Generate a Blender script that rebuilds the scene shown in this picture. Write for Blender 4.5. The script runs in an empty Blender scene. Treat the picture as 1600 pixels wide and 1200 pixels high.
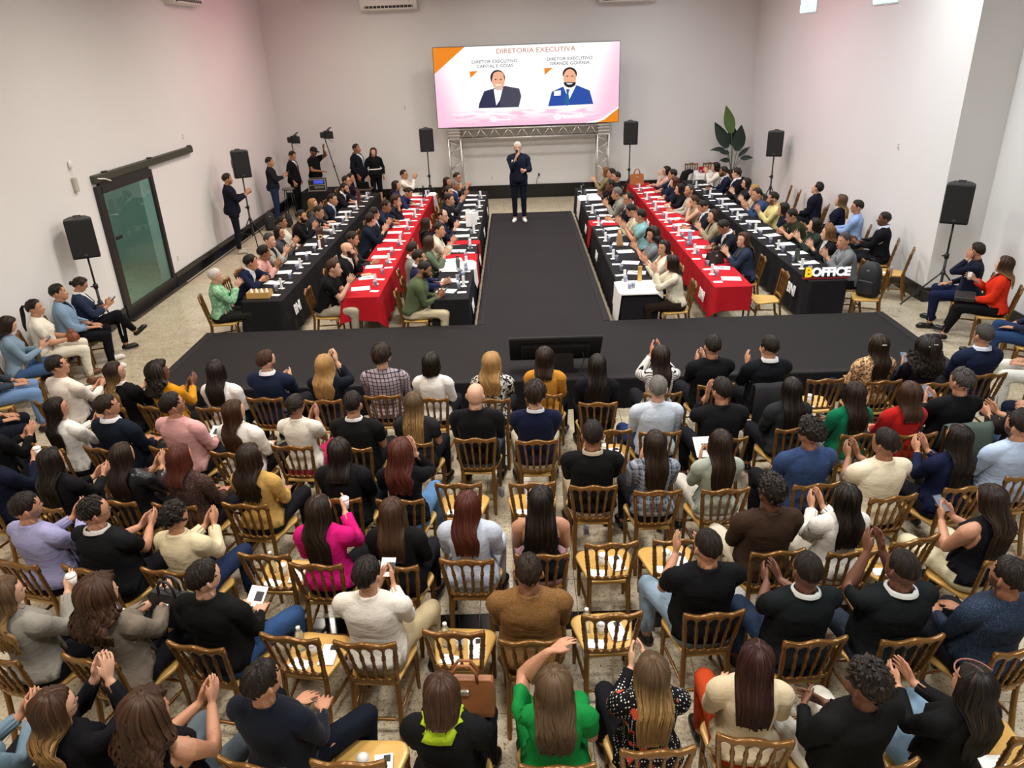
import bpy, bmesh, math, random
import numpy as np
from mathutils import Vector, Matrix
random.seed(7); RNG = np.random.default_rng(7)
SC = bpy.context.scene
COL = SC.collection
R = math.radians

# ------------------------------------------------------------------ camera
CAM_Z = 4.2
def cam_axes(p, r, y):
    cp, sp, cr, sr, cy, sy = math.cos(p), math.sin(p), math.cos(r), math.sin(r), math.cos(y), math.sin(y)
    f = np.array([0, cp, -sp]); rt = np.array([1, 0, 0.]); dn = np.array([0, -sp, -cp])
    rt2 = cr*rt + sr*dn; dn2 = -sr*rt + cr*dn
    Z = np.array([[cy, sy, 0], [-sy, cy, 0], [0, 0, 1]])
    return np.stack([Z@rt2, Z@dn2, Z@f])
RC = cam_axes(R(24.43), R(2.13), R(-0.941)); FPX = 1157.9
cd = bpy.data.cameras.new('camera'); cam = bpy.data.objects.new('camera', cd); COL.objects.link(cam)
cd.sensor_width = 36; cd.lens = FPX*36/1600; cd.clip_start = .05
cam.matrix_world = Matrix([[RC[0][i], -RC[1][i], -RC[2][i], (0, 0, CAM_Z)[i]] for i in range(3)] + [[0, 0, 0, 1]])
SC.camera = cam
def up(px, py, z=0.):
    """survey helper: the room point at height z that the photograph shows at (px, py)"""
    d = RC.T@np.array([(px-800)/FPX, (py-600)/FPX, 1.]); t = (z-CAM_Z)/d[2]
    return np.array([t*d[0], t*d[1], z])

# ------------------------------------------------------------------ light
W = bpy.data.worlds.new('world'); SC.world = W; W.use_nodes = True
W.node_tree.nodes['Background'].inputs[0].default_value = (.9, .93, 1, 1)
W.node_tree.nodes['Background'].inputs[1].default_value = .3
SC.view_settings.view_transform = 'Standard'; SC.view_settings.look = 'None'
SC.view_settings.gamma = 1; SC.view_settings.use_curve_mapping = False
SC.view_settings.exposure = 0.0
def area(name, loc, size, power, col, aim=None, spread=180):
    l = bpy.data.lights.new(name, 'AREA'); l.shape = 'RECTANGLE'; l.size, l.size_y = size; l.energy = power; l.color = col
    l.spread = R(spread)
    o = bpy.data.objects.new(name, l); COL.objects.link(o); o.location = loc
    if aim is not None:
        o.rotation_euler = (Vector(aim)-Vector(loc)).to_track_quat('-Z', 'Y').to_euler()
    return o
XL_ = -7.03
WARM, NEUT, COOL = (1, .91, .80), (1, .95, .89), (.93, .98, 1)
for y, pw in ((2.0, 138), (7.0, 142), (12.0, 140), (16.6, 125), (20.2, 62)):
    for x, c in ((-3.7, WARM), (0, NEUT), (3.7, COOL)):
        area('overhead_light', (x, y, 6.35), (.9, .9), pw*(1.12 if x > 1 and y < 9 else 1), c, (x, y, 0), 152)
# two added fill lamps, then two coloured wall washers
area('overhead_light', (5.5, 12.4, 6.35), (.9, .9), 90, COOL, (5.5, 12.4, 0), 165)  # extra cool light added to brighten the near right wall
area('side_room_fill', (XL_-1.8, 13.6, 2.9), (.6, .6), 60, (.85, 1, .95), (XL_-1.8, 13.6, 0))  # added out of view to lighten what shows through the door glass
area('pink_wash', (-2.0, 19.5, 6.2), (.25, .25), 27, (1, .30, .42), (-7, 19.5, 3.9), 110)
area('pink_wash', (2.0, 17.5, 6.2), (.25, .25), 27, (1, .30, .42), (6.9, 18, 3.9), 110)

# ------------------------------------------------------------------ materials
def lin(h):
    h = h.lstrip('#'); v = [int(h[i:i+2], 16)/255 for i in (0, 2, 4)]
    return tuple(x/12.92 if x <= .04045 else ((x+.055)/1.055)**2.4 for x in v)
def new_mat(name):
    m = bpy.data.materials.new(name); m.use_nodes = True
    nt = m.node_tree; b = nt.nodes['Principled BSDF']
    return m, nt, b
class G:
    """tiny expression builder for shader nodes"""
    def __init__(s, nt): s.nt = nt
    def m(s, op, a, b=None, c=None, clamp=False):
        n = s.nt.nodes.new('ShaderNodeMath'); n.operation = op; n.use_clamp = clamp
        for i, v in enumerate((a, b, c)):
            if v is None: continue
            if isinstance(v, (int, float)): n.inputs[i].default_value = v
            else: s.nt.links.new(v, n.inputs[i])
        return n.outputs[0]
    def attr(s, name, typ='GEOMETRY'):
        n = s.nt.nodes.new('ShaderNodeAttribute'); n.attribute_name = name; n.attribute_type = typ; return n
    def xyz(s, v):
        n = s.nt.nodes.new('ShaderNodeSeparateXYZ'); s.nt.links.new(v, n.inputs[0]); return n.outputs
    def comb(s, x, y, z):
        n = s.nt.nodes.new('ShaderNodeCombineXYZ')
        for i, v in enumerate((x, y, z)):
            if isinstance(v, (int, float)): n.inputs[i].default_value = v
            else: s.nt.links.new(v, n.inputs[i])
        return n.outputs[0]
    def ramp(s, f, lo, hi):
        n = s.nt.nodes.new('ShaderNodeMapRange'); n.clamp = True; n.interpolation_type = 'SMOOTHSTEP'
        s.nt.links.new(f, n.inputs[0]); n.inputs[1].default_value = lo; n.inputs[2].default_value = hi
        return n.outputs[0]
    def mix(s, f, a, b, mode='MIX'):
        n = s.nt.nodes.new('ShaderNodeMix'); n.data_type = 'RGBA'; n.blend_type = mode
        for sock, v in ((n.inputs[0], f), (n.inputs[6], a), (n.inputs[7], b)):
            if isinstance(v, (int, float)): sock.default_value = v
            elif isinstance(v, tuple): sock.default_value = (*v[:3], 1)
            else: s.nt.links.new(v, sock)
        return n.outputs[2]
    def noise(s, vec, scale, detail=2, rough=.5):
        n = s.nt.nodes.new('ShaderNodeTexNoise'); n.inputs['Scale'].default_value = scale
        n.inputs['Detail'].default_value = detail; n.inputs['Roughness'].default_value = rough
        if vec is not None: s.nt.links.new(vec, n.inputs['Vector'])
        return n.outputs[0]
    def voro(s, vec, scale, feat='F1'):
        n = s.nt.nodes.new('ShaderNodeTexVoronoi'); n.feature = feat; n.inputs['Scale'].default_value = scale
        if vec is not None: s.nt.links.new(vec, n.inputs['Vector'])
        return n
    def coord(s, which='Object'):
        return s.nt.nodes.new('ShaderNodeTexCoord').outputs[which]
    def geo(s): return s.nt.nodes.new('ShaderNodeNewGeometry').outputs['Position']
    def info(s): return s.nt.nodes.new('ShaderNodeObjectInfo').outputs
    def bump(s, h, strength, dist, b):
        n = s.nt.nodes.new('ShaderNodeBump'); n.inputs['Strength'].default_value = strength; n.inputs['Distance'].default_value = dist
        s.nt.links.new(h, n.inputs['Height']); s.nt.links.new(n.outputs[0], b.inputs['Normal'])
MATS = {}
def plain(name, hexcol, rough=.6, metal=0., grain=0., gscale=40., spec=.5, bump=0.):
    if name in MATS: return MATS[name]
    m, nt, b = new_mat(name); g = G(nt); c = lin(hexcol)
    b.inputs['Roughness'].default_value = rough; b.inputs['Metallic'].default_value = metal
    b.inputs['Specular IOR Level'].default_value = spec
    if grain:
        n = g.noise(g.coord(), gscale, 3)
        d = tuple(x*(1-grain) for x in c); u = tuple(min(1, x*(1+grain)) for x in c)
        nt.links.new(g.mix(n, d, u), b.inputs['Base Color'])
        if bump: g.bump(n, bump, .005, b)
    else: b.inputs['Base Color'].default_value = (*c, 1)
    MATS[name] = m; return m
def emis(name, hexcol, s=1.):
    if name in MATS: return MATS[name]
    m, nt, b = new_mat(name); c = lin(hexcol)
    b.inputs['Base Color'].default_value = (0, 0, 0, 1); b.inputs['Emission Color'].default_value = (*c, 1)
    b.inputs['Emission Strength'].default_value = s; b.inputs['Roughness'].default_value = .5
    MATS[name] = m; return m
def glassy(name, hexcol, alpha_rough=.05, trans=1., ior=1.3):
    if name in MATS: return MATS[name]
    m, nt, b = new_mat(name)
    b.inputs['Base Color'].default_value = (*lin(hexcol), 1); b.inputs['Transmission Weight'].default_value = trans
    b.inputs['Roughness'].default_value = alpha_rough; b.inputs['IOR'].default_value = ior
    MATS[name] = m; return m

def wall_mat():
    m, nt, b = new_mat('painted_wall'); g = G(nt); p = g.geo()
    n = g.noise(p, .6, 3); n2 = g.noise(p, 90, 2)
    nt.links.new(g.mix(n, lin('#dcdad8'), lin('#e3e1df')), b.inputs['Base Color'])
    b.inputs['Roughness'].default_value = .75; g.bump(n2, .15, .002, b); return m
def granite_mat():
    m, nt, b = new_mat('granite'); g = G(nt); p = g.geo()
    rnd = g.info()['Random']
    base = g.mix(g.noise(p, 3.2, 4, .6), lin('#a39376'), lin('#dccfb6'))
    base = g.mix(g.ramp(g.noise(p, 11, 3, .6), .5, .62), base, lin('#c9bda6'))
    base = g.mix(g.m('MULTIPLY', rnd, .28), base, lin('#8f846c'))
    rust = g.ramp(g.noise(p, 6, 4, .7), .58, .7)
    base = g.mix(g.m('MULTIPLY', rust, .7), base, lin('#7d6a4a'))
    base = g.mix(g.m('MULTIPLY', g.ramp(g.noise(p, 34, 4, .65), .55, .63), .75), base, lin('#6e6148'))
    base = g.mix(g.m('MULTIPLY', g.ramp(g.noise(p, 75, 3, .6), .60, .66), .92), base, lin('#26211b'))
    base = g.mix(g.m('MULTIPLY', g.ramp(g.noise(p, 160, 2, .5), .60, .67), .7), base, lin('#3a332a'))
    base = g.mix(g.m('MULTIPLY', g.ramp(g.noise(p, 48, 3, .6), .60, .70), .5), base, lin('#efe6d2'))
    nt.links.new(base, b.inputs['Base Color']); b.inputs['Roughness'].default_value = .22
    b.inputs['Specular IOR Level'].default_value = .45; return m
def carpet_mat():
    m, nt, b = new_mat('black_carpet'); g = G(nt); p = g.geo()
    n = g.noise(p, 2.2, 4, .6); n2 = g.noise(p, 240, 2)
    c = g.mix(n, lin('#1c1a1b'), lin('#242122'))
    nt.links.new(g.mix(g.m('MULTIPLY', n2, .5), c, lin('#332f30')), b.inputs['Base Color'])
    b.inputs['Roughness'].default_value = .85; g.bump(n2, .4, .004, b)
    b.inputs['Specular IOR Level'].default_value = .12; return m
M_WALL, M_GRAN, M_CARPET = wall_mat(), granite_mat(), carpet_mat()
M_BLACKGRAN = plain('black_granite', '#141313', .12, grain=.4, gscale=60)
M_JOINT = plain('tile_joint', '#6d6350', .8)
M_BLACKMETAL = plain('black_metal', '#17171a', .4, grain=.15)
M_BLACKPL = plain('black_plastic', '#141416', .5, grain=.2, gscale=80, bump=.2)
M_WHITEPL = plain('white_plastic', '#e9e6df', .45, grain=.03)
M_PAPER = plain('white_paper', '#f1f0ee', .8, grain=.03, gscale=8)
M_ALU = plain('aluminium', '#c9c6c0', .35, .75, grain=.12)

# ------------------------------------------------------------------ mesh helpers
def mesh_obj(name, verts, faces, mat=None, parent=None, smooth=False, loc=None, rot=None):
    me = bpy.data.meshes.new(name); me.from_pydata([tuple(v) for v in verts], [], faces); me.update()
    if smooth: me.polygons.foreach_set('use_smooth', [True]*len(me.polygons))
    if mat is not None: me.materials.append(mat)
    return link(name, me, parent, loc, rot)
def link(name, me, parent=None, loc=None, rot=None):
    o = bpy.data.objects.new(name, me); COL.objects.link(o)
    if parent is not None: o.parent = parent
    if loc is not None: o.location = loc
    if rot is not None: o.rotation_euler = rot
    return o
def tag(o, label, cat, group=None, kind=None):
    if label: o['label'] = label
    if cat: o['category'] = cat
    if group: o['group'] = group
    if kind: o['kind'] = kind
    return o
def empty(name, loc=(0, 0, 0), rz=0, label=None, cat=None, group=None):
    o = bpy.data.objects.new(name, None); COL.objects.link(o); o.location = loc; o.rotation_euler = (0, 0, rz)
    o.empty_display_size = .1
    return tag(o, label, cat, group)
class MB:
    """collects shapes into one mesh"""
    def __init__(s): s.v = []; s.f = []
    def add(s, vs, fs):
        k = len(s.v); s.v += [tuple(map(float, v)) for v in vs]; s.f += [tuple(i+k for i in f) for f in fs]; return s
    def box(s, c, d, M=None):
        x, y, z = [q/2 for q in d]
        vs = [(a*x, b*y, e*z) for e in (-1, 1) for b in (-1, 1) for a in (-1, 1)]
        if M is not None: vs = [M@Vector(v) for v in vs]
        vs = [(v[0]+c[0], v[1]+c[1], v[2]+c[2]) for v in vs]
        return s.add(vs, [(0, 2, 3, 1), (4, 5, 7, 6), (0, 1, 5, 4), (2, 6, 7, 3), (0, 4, 6, 2), (1, 3, 7, 5)])
    def cbox(s, c, d, b=.01, M=None):
        """box with chamfered edges"""
        x, y, z = [q/2 for q in d]; pts = []
        b = min(b, x*.9, y*.9, z*.9)
        prof = [(-z, b), (-z+b, 0), (z-b, 0), (z, b)]
        vs = []
        for zz, ins in prof:
            X, Y = x-ins, y-ins
            vs += [(X, -Y+b, zz), (X, Y-b, zz), (X-b, Y, zz), (-X+b, Y, zz), (-X, Y-b, zz), (-X, -Y+b, zz), (-X+b, -Y, zz), (X-b, -Y, zz)]
        fs = [tuple(range(7, -1, -1)), tuple(range(24, 32))]
        for k in range(3):
            for i in range(8):
                j = (i+1) % 8; fs.append((k*8+i, k*8+j, k*8+8+j, k*8+8+i))
        if M is not None: vs = [M@Vector(v) for v in vs]
        return s.add([(v[0]+c[0], v[1]+c[1], v[2]+c[2]) for v in vs], fs)
    def tube(s, pts, rad, n=8, cap=True, ref=(0, 0, 1), sx=1.):
        pts = [np.array(p, float) for p in pts]
        if isinstance(rad, (int, float)): rad = [rad]*len(pts)
        vs = []; fs = []; a = None
        for i, p in enumerate(pts):
            t = pts[min(i+1, len(pts)-1)]-pts[max(i-1, 0)]; t = t/(np.linalg.norm(t)+1e-9)
            if a is None:
                rf = np.array(ref, float)
                if abs(rf@t) > .95: rf = np.array([1., 0, 0])
                a = np.cross(rf, t)
            a = a-t*(a@t); a /= np.linalg.norm(a)+1e-9; b = np.cross(t, a)
            for k in range(n):
                q = 2*math.pi*k/n; vs.append(p+rad[i]*(sx*math.cos(q)*a+math.sin(q)*b))
        for i in range(len(pts)-1):
            for k in range(n):
                j = (k+1) % n; fs.append((i*n+k, i*n+j, i*n+n+j, i*n+n+k))
        if cap:
            fs.append(tuple(range(n-1, -1, -1))); fs.append(tuple((len(pts)-1)*n+k for k in range(n)))
        return s.add(vs, fs)
    def lathe(s, prof, n=12, c=(0, 0, 0), cap=True):
        vs = []; fs = []
        for r, z in prof:
            for k in range(n):
                q = 2*math.pi*k/n; vs.append((c[0]+r*math.cos(q), c[1]+r*math.sin(q), c[2]+z))
        for i in range(len(prof)-1):
            for k in range(n):
                j = (k+1) % n; fs.append((i*n+k, i*n+j, i*n+n+j, i*n+n+k))
        if cap:
            fs.append(tuple(range(n-1, -1, -1))); fs.append(tuple((len(prof)-1)*n+k for k in range(n)))
        return s.add(vs, fs)
    def prism(s, poly, y0, y1, M=None):
        """polygon in (x,z) extruded along y"""
        n = len(poly); vs = [(x, y0, z) for x, z in poly]+[(x, y1, z) for x, z in poly]
        fs = [tuple(range(n)), tuple(range(2*n-1, n-1, -1))]
        for i in range(n):
            j = (i+1) % n; fs.append((j, i, n+i, n+j))
        if M is not None: vs = [M@Vector(v) for v in vs]
        return s.add(vs, fs)
    def build(s, name, mat=None, parent=None, smooth=False, loc=None, rot=None):
        return mesh_obj(name, s.v, s.f, mat, parent, smooth, loc, rot)
    def mesh(s, name, mat, smooth=False):
        me = bpy.data.meshes.new(name); me.from_pydata(s.v, [], s.f); me.update()
        if smooth: me.polygons.foreach_set('use_smooth', [True]*len(me.polygons))
        me.materials.append(mat); return me
def text_mesh(name, body, size, mat, parent=None, depth=.002, loc=(0, 0, 0), rot=(0, 0, 0), align='CENTER', bold=0., sx=1., shear=0.):
    c = bpy.data.curves.new(name, 'FONT'); c.body = body; c.size = size; c.extrude = depth; c.align_x = align; c.align_y = 'CENTER'
    c.offset = bold; c.shear = shear; c.resolution_u = 3
    o = bpy.data.objects.new(name, c); COL.objects.link(o); bpy.context.view_layer.update()
    me = bpy.data.meshes.new_from_object(o.evaluated_get(bpy.context.evaluated_depsgraph_get()))
    bpy.data.objects.remove(o); bpy.data.curves.remove(c)
    me.name = name; me.materials.clear(); me.materials.append(mat)
    o = link(name, me, parent, loc, rot); o.scale = (sx, 1, 1); return o
# ------------------------------------------------------------------ people: template bodies
V3 = lambda *a: np.array(a, float)
def sstep(x, a, b): t = np.clip((x-a)/(b-a), 0, 1); return t*t*(3-2*t)
def joints(seated):
    J = {}
    dz = 0 if seated else .455
    J['pel'] = V3(0, 0, .50+dz); J['sp'] = V3(0, -.01, .64+dz); J['ch'] = V3(0, -.02, .86+dz); J['nk'] = V3(0, -.025, 1.05+dz); J['hd'] = V3(0, -.005, 1.13+dz); J['top'] = V3(0, .0, 1.33+dz)
    for s, k in ((1, 'r'), (-1, 'l')):
        J['sh'+k] = V3(s*.185, -.02, .995+dz); J['el'+k] = V3(s*.235, -.03, .72+dz); J['wr'+k] = V3(s*.225, .225, .715+dz); J['hn'+k] = V3(s*.22, .40, .715+dz)
        if seated:
            J['hip'+k] = V3(s*.092, .02, .535); J['kn'+k] = V3(s*.12, .46, .535); J['an'+k] = V3(s*.12, .43, .085); J['toe'+k] = V3(s*.135, .62, .03)
        else:
            J['hip'+k] = V3(s*.092, .0, .95); J['kn'+k] = V3(s*.105, .01, .50); J['an'+k] = V3(s*.11, -.02, .085); J['toe'+k] = V3(s*.125, .17, .03)
    return J
BONES = ['pel', 'sp', 'ch', 'nk', 'hd'] + [b+k for k in 'rl' for b in ('ua', 'fa', 'ha', 'th', 'sn', 'ft')]
BI = {b: i for i, b in enumerate(BONES)}
def bone_segs(J):
    S = {'pel': (J['pel'], J['sp'], .15), 'sp': (J['sp'], J['ch'], .15), 'ch': (J['ch'], J['nk']-V3(0, 0, .02), .15), 'nk': (J['nk']+V3(0, 0, .02), J['hd'], .06), 'hd': (J['hd']+V3(0, 0, .05), J['top'], .088)}
    for k in 'rl':
        S['ua'+k] = (J['sh'+k]+V3(.02*(1 if k == 'r' else -1), 0, -.02), J['el'+k], .055); S['fa'+k] = (J['el'+k], J['wr'+k], .045); S['ha'+k] = (J['wr'+k]+V3(0, .02, 0), J['hn'+k], .045)
        S['th'+k] = (J['hip'+k], J['kn'+k], .085); S['sn'+k] = (J['kn'+k], J['an'+k], .06); S['ft'+k] = (J['an'+k]-V3(0, .02, .03), J['toe'+k], .05)
    return S
def seg_dist(P, a, b):
    ab = b-a; t = np.clip(((P-a)@ab)/(ab@ab), 0, 1); return np.linalg.norm(P-(a+t[:, None]*ab), axis=1), t
def body_template(seated):
    J = joints(seated); dz = 0 if seated else .455
    mb = MB()
    def etube(rings, n=20):
        vs = []; fs = []
        for (cx, cy, cz, rx, ry) in rings:
            for k in range(n):
                q = 2*math.pi*k/n; c, s = math.cos(q), math.sin(q)
                vs.append((cx+rx*math.copysign(abs(c)**.85, c), cy+ry*math.copysign(abs(s)**.85, s), cz+dz))
        for i in range(len(rings)-1):
            for k in range(n):
                j = (k+1) % n; fs.append((i*n+k, i*n+j, i*n+n+j, i*n+n+k))
        fs.append(tuple(range(n-1, -1, -1))); fs.append(tuple((len(rings)-1)*n+k for k in range(n)))
        mb.add(vs, fs)
    def caps(pts, rad, n=12, sx=1., ref=(0, 0, 1)):
        pts = [np.array(p, float) for p in pts]
        d0 = pts[0]-pts[1]; d0 /= np.linalg.norm(d0); d1 = pts[-1]-pts[-2]; d1 /= np.linalg.norm(d1)
        P = [pts[0]+d0*rad[0]*.95, pts[0]+d0*rad[0]*.6]+pts+[pts[-1]+d1*rad[-1]*.6, pts[-1]+d1*rad[-1]*.95]
        Q = [rad[0]*.3, rad[0]*.8]+list(rad)+[rad[-1]*.8, rad[-1]*.3]
        mb.tube(P, Q, n, True, ref, sx)
    etube([(0, -.02, .458, .13, .11), (0, -.02, .475, .17, .14), (0, -.02, .52, .185, .15), (0, -.015, .60, .172, .132), (0, -.012, .69, .152, .112), (0, -.012, .80, .16, .114), (0, -.012, .90, .175, .12), (0, -.018, .97, .178, .11), (0, -.022, 1.02, .14, .085), (0, -.025, 1.05, .09, .065), (0, -.025, 1.075, .05, .05)])
    caps([(0, -.03, 1.02+dz), (0, -.02, 1.08+dz), (0, -.005, 1.15+dz)], [.062, .057, .056])
    etube([(0, .052, 1.100, .02, .018), (0, .046, 1.108, .036, .034), (0, .034, 1.124, .05, .056), (0, .018, 1.15, .061, .078), (0, .004, 1.18, .069, .094), (0, .0, 1.215, .0755, .1), (0, -.004, 1.25, .077, .1), (0, -.006, 1.285, .071, .092), (0, -.006, 1.31, .056, .074), (0, -.005, 1.325, .036, .048), (0, -.004, 1.333, .014, .02)], 24)
    caps([(0, .09, 1.212+dz), (0, .104, 1.188+dz), (0, .108, 1.178+dz)], [.007, .012, .0125])
    caps([(-.02, .084, 1.152+dz), (.02, .084, 1.152+dz)], [.011, .011])
    for s, k in ((1, 'r'), (-1, 'l')):
        caps([(s*.079, -.012, 1.225+dz), (s*.082, -.012, 1.2+dz), (s*.076, -.006, 1.175+dz)], [.016, .017, .012], 10, .55, (1, 0, 0))
        caps([(s*.03, -.032, 1.040+dz), (s*.10, -.028, 1.026+dz), (s*.165, -.022, 1.004+dz)], [.043, .045, .05])
        caps([J['sh'+k]-V3(s*.02, 0, .0), J['sh'+k]+V3(s*.008, 0, -.03), J['sh'+k]*.55+J['el'+k]*.45, J['el'+k]], [.058, .06, .05, .04])
        e, w = J['el'+k], J['wr'+k]
        caps([e, e*.7+w*.3, w], [.041, .043, .028])
        # hand: palm faces the midline, thumb up
        h = w+V3(0, .01, 0)
        for i in range(4):
            zo = (.034, .0115, -.0115, -.033)[i]; L = (.068, .077, .071, .054)[i]
            caps([h+V3(-s*.0, .0, zo*.5), h+V3(0, .09, zo)], [.0135, .0125], 8)
            k0 = h+V3(0, .09, zo*1.08)
            caps([k0, k0+V3(-s*.006, L*.5, zo*.10), k0+V3(-s*.020, L*.95, zo*.14)], [.0095, .009, .0072], 8)
        caps([h+V3(0, .03, .012), h+V3(0, .06, .0)], [.016, .016], 8)
        caps([h+V3(-s*.004, .015, .018), h+V3(-s*.012, .055, .05), h+V3(-s*.018, .095, .062)], [.0135, .0115, .0085], 8)
        hp, kn, an, toe = J['hip'+k], J['kn'+k], J['an'+k], J['toe'+k]
        caps([hp, hp*.55+kn*.45, kn], [.088, .078, .06])
        caps([kn, kn*.68+an*.32-V3(0, .012, 0), an], [.057, .056, .038])
        caps([an+V3(0, -.03, -.045), an+V3(s*.004, .05, -.048), an*.25+toe*.75+V3(0, -.01, .0), toe+V3(0, -.03, -.002)], [.036, .036, .036, .026], 10, 1.12)
    me = bpy.data.meshes.new('tmp'); me.from_pydata(mb.v, [], mb.f); me.update()
    o = bpy.data.objects.new('tmp', me); COL.objects.link(o)
    m = o.modifiers.new('r', 'REMESH'); m.mode = 'VOXEL'; m.voxel_size = .0062
    m = o.modifiers.new('s', 'SMOOTH'); m.factor = .5; m.iterations = 3
    bpy.context.view_layer.update()
    ev = bpy.data.meshes.new_from_object(o.evaluated_get(bpy.context.evaluated_depsgraph_get()))
    co = np.empty(len(ev.vertices)*3); ev.vertices.foreach_get('co', co); co = co.reshape(-1, 3)
    for s in (1, -1):   # eye sockets
        d2 = ((co[:, 0]-s*.031)/.02)**2+((co[:, 2]-1.214-dz)/.012)**2
        co[:, 1] -= np.where(co[:, 1] > .03, .007*np.exp(-d2), 0)
    ev.vertices.foreach_set('co', co.ravel()); ev.update()
    o.modifiers.clear(); o.data = ev
    m = o.modifiers.new('d', 'DECIMATE'); m.ratio = 5200/max(1, len(ev.polygons)*2)
    bpy.context.view_layer.update()
    ev2 = bpy.data.meshes.new_from_object(o.evaluated_get(bpy.context.evaluated_depsgraph_get()))
    bpy.data.objects.remove(o)
    bm = bmesh.new(); bm.from_mesh(ev2)
    S = bone_segs(J)
    def cut(pt, nrm, near, rad):
        near = Vector(near)
        fs = [f for f in bm.faces if (f.calc_center_median()-near).length < rad]
        vs = {v for f in fs for v in f.verts}; es = {e for f in fs for e in f.edges}
        bmesh.ops.bisect_plane(bm, geom=list(vs)+list(es)+fs, plane_co=Vector(pt), plane_no=Vector(nrm), dist=.001)
    for k in 'rl':
        sh, el, wr = J['sh'+k], J['el'+k], J['wr'+k]
        cut(sh*.38+el*.62, el-sh, sh*.38+el*.62, .085)
        cut(el*.08+wr*.92, wr-el, wr, .07)
        cut(J['kn'+k]*.1+J['an'+k]*.9, J['an'+k]-J['kn'+k], J['an'+k], .09)
        s = 1 if k == 'r' else -1
        cut((s*.012, 0, .70+dz), (s*1, 0, -.215), (s*.05, .09, .88+dz), .22)     # jacket opening
        cut((s*.135, 0, 1), (s*1, 0, .12), (s*.14, 0, .98+dz), .14)
    cut((0, 0, 1.082+dz), (0, .30, 1), (0, -.02, 1.085+dz), .13)
    if seated: cut((0, 0, .525), (0, .12, 1), (0, -.1, .53), .2)
    else: cut((0, 0, .84), (0, 0, 1), (0, 0, .84), .25); cut((0, 0, 1.0), (0, 0, 1), (0, 0, 1.0), .25)
    bmesh.ops.triangulate(bm, faces=bm.faces[:])
    bmesh.ops.dissolve_degenerate(bm, dist=.0005, edges=bm.edges[:])
    bmesh.ops.triangulate(bm, faces=bm.faces[:])
    bm.normal_update(); bm.verts.ensure_lookup_table(); bm.verts.index_update()
    P = np.array([v.co for v in bm.verts]); N = np.array([v.normal for v in bm.verts]); F = np.array([[v.index for v in f.verts] for f in bm.faces])
    bm.free()
    Wt = np.zeros((len(P), len(BONES)))
    for b in BONES:
        a, c, r = S[b]; d, t = seg_dist(P, a, c); Wt[:, BI[b]] = (r/(d+.004))**7
    Wt /= Wt.sum(1, keepdims=True); Wt[Wt < .02] = 0; Wt /= Wt.sum(1, keepdims=True)
    T = {'P': P, 'N': N, 'F': F, 'W': Wt, 'J': J, 'dz': dz, 'seated': seated}
    # limb parameters used to cut garments
    arm = np.full(len(P), -1.); leg = np.full(len(P), -1.)
    dom = Wt.argmax(1)
    for k in 'rl':
        for i, (b, a, c) in enumerate((('ua', 'sh', 'el'), ('fa', 'el', 'wr'), ('ha', 'wr', 'hn'))):
            q = dom == BI[b+k]; A, B = J[a+k], J[c+k]
            arm[q] = i+np.clip(((P[q]-A)@(B-A))/((B-A)@(B-A)), -.2 if i == 0 else 0, 1)
        for i, (b, a, c) in enumerate((('th', 'hip', 'kn'), ('sn', 'kn', 'an'))):
            q = dom == BI[b+k]; A, B = J[a+k], J[c+k]
            leg[q] = i+np.clip(((P[q]-A)@(B-A))/((B-A)@(B-A)), 0, 1)
        leg[dom == BI['ft'+k]] = 3
    T['arm'], T['leg'], T['dom'] = arm, leg, dom
    z = P[:, 2]-dz
    torso = np.isin(dom, [BI['pel'], BI['sp'], BI['ch'], BI['nk']])
    zneck = z+.35*P[:, 1]-.10*np.abs(P[:, 0])
    FV = lambda m: m[F].all(1)
    fc = P[F].mean(1); fz = fc[:, 2]-dz
    hem_s, hem_j = (.524, .50) if seated else (.54, .384)
    topbase = ((torso | (dom == BI['hd'])) & (z+.30*P[:, 1] < 1.0825) & (z > .3))
    def top_mask(arm_end, hem, vneck=False, tank=False):
        if seated: body = topbase & (z+.12*P[:, 1] > hem)
        else: body = ((topbase | ((leg >= 0) & (leg < .35))) & (z > hem))
        m = body | ((arm >= -.5) & (arm <= arm_end))
        f = FV(m)
        if tank: f &= ~((np.abs(fc[:, 0])+.12*(fz-1) > .135+.0) & (fz > .80)) & ~(arm[F] > .0).any(1) | (FV(body) & (np.abs(fc[:, 0]) < .13))
        if vneck: f &= ~((fc[:, 1] > 0) & (np.abs(fc[:, 0]) < .012+.215*(fz-.70)) & (fz > .70) & torso[F].all(1))
        return f
    GM = {}
    GM['long'] = shell(T, top_mask(1.925, hem_s), .010, 4, .013)
    GM['short'] = shell(T, top_mask(.625, hem_s), .012, 4, .012)
    GM['cowl'] = shell(T, FV(torso & (z > .985) & (np.hypot(P[:, 0], P[:, 1]+.02) < .115)), .034, 3)
    GM['under'] = shell(T, top_mask(.25, hem_s), .008, 3)
    GM['tank'] = shell(T, top_mask(-1, hem_s, tank=True), .008, 3, .014)
    GM['jacket'] = shell(T, top_mask(1.90, hem_j if not seated else .50, vneck=True), .021, 7, .008)
    GM['blouse'] = shell(T, top_mask(1.925, hem_s), .020, 8, .010)
    low = (torso & (z < .63)) if seated else (torso & (z < .56))
    GM['trousers'] = shell(T, FV(low | ((leg >= 0) & (leg <= 1.905))), .012, 5)
    GM['skirt'] = shell(T, FV(low | ((leg >= 0) & (leg <= 1.05))), .016, 6)
    for q, s_ in (('shoe_r', 1), ('shoe_l', -1)): GM[q] = shell(T, FV(((leg == 3) | (leg > 1.93)) & (P[:, 0]*s_ > 0)), .007, 1)
    T['G'] = GM
    return T
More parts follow.
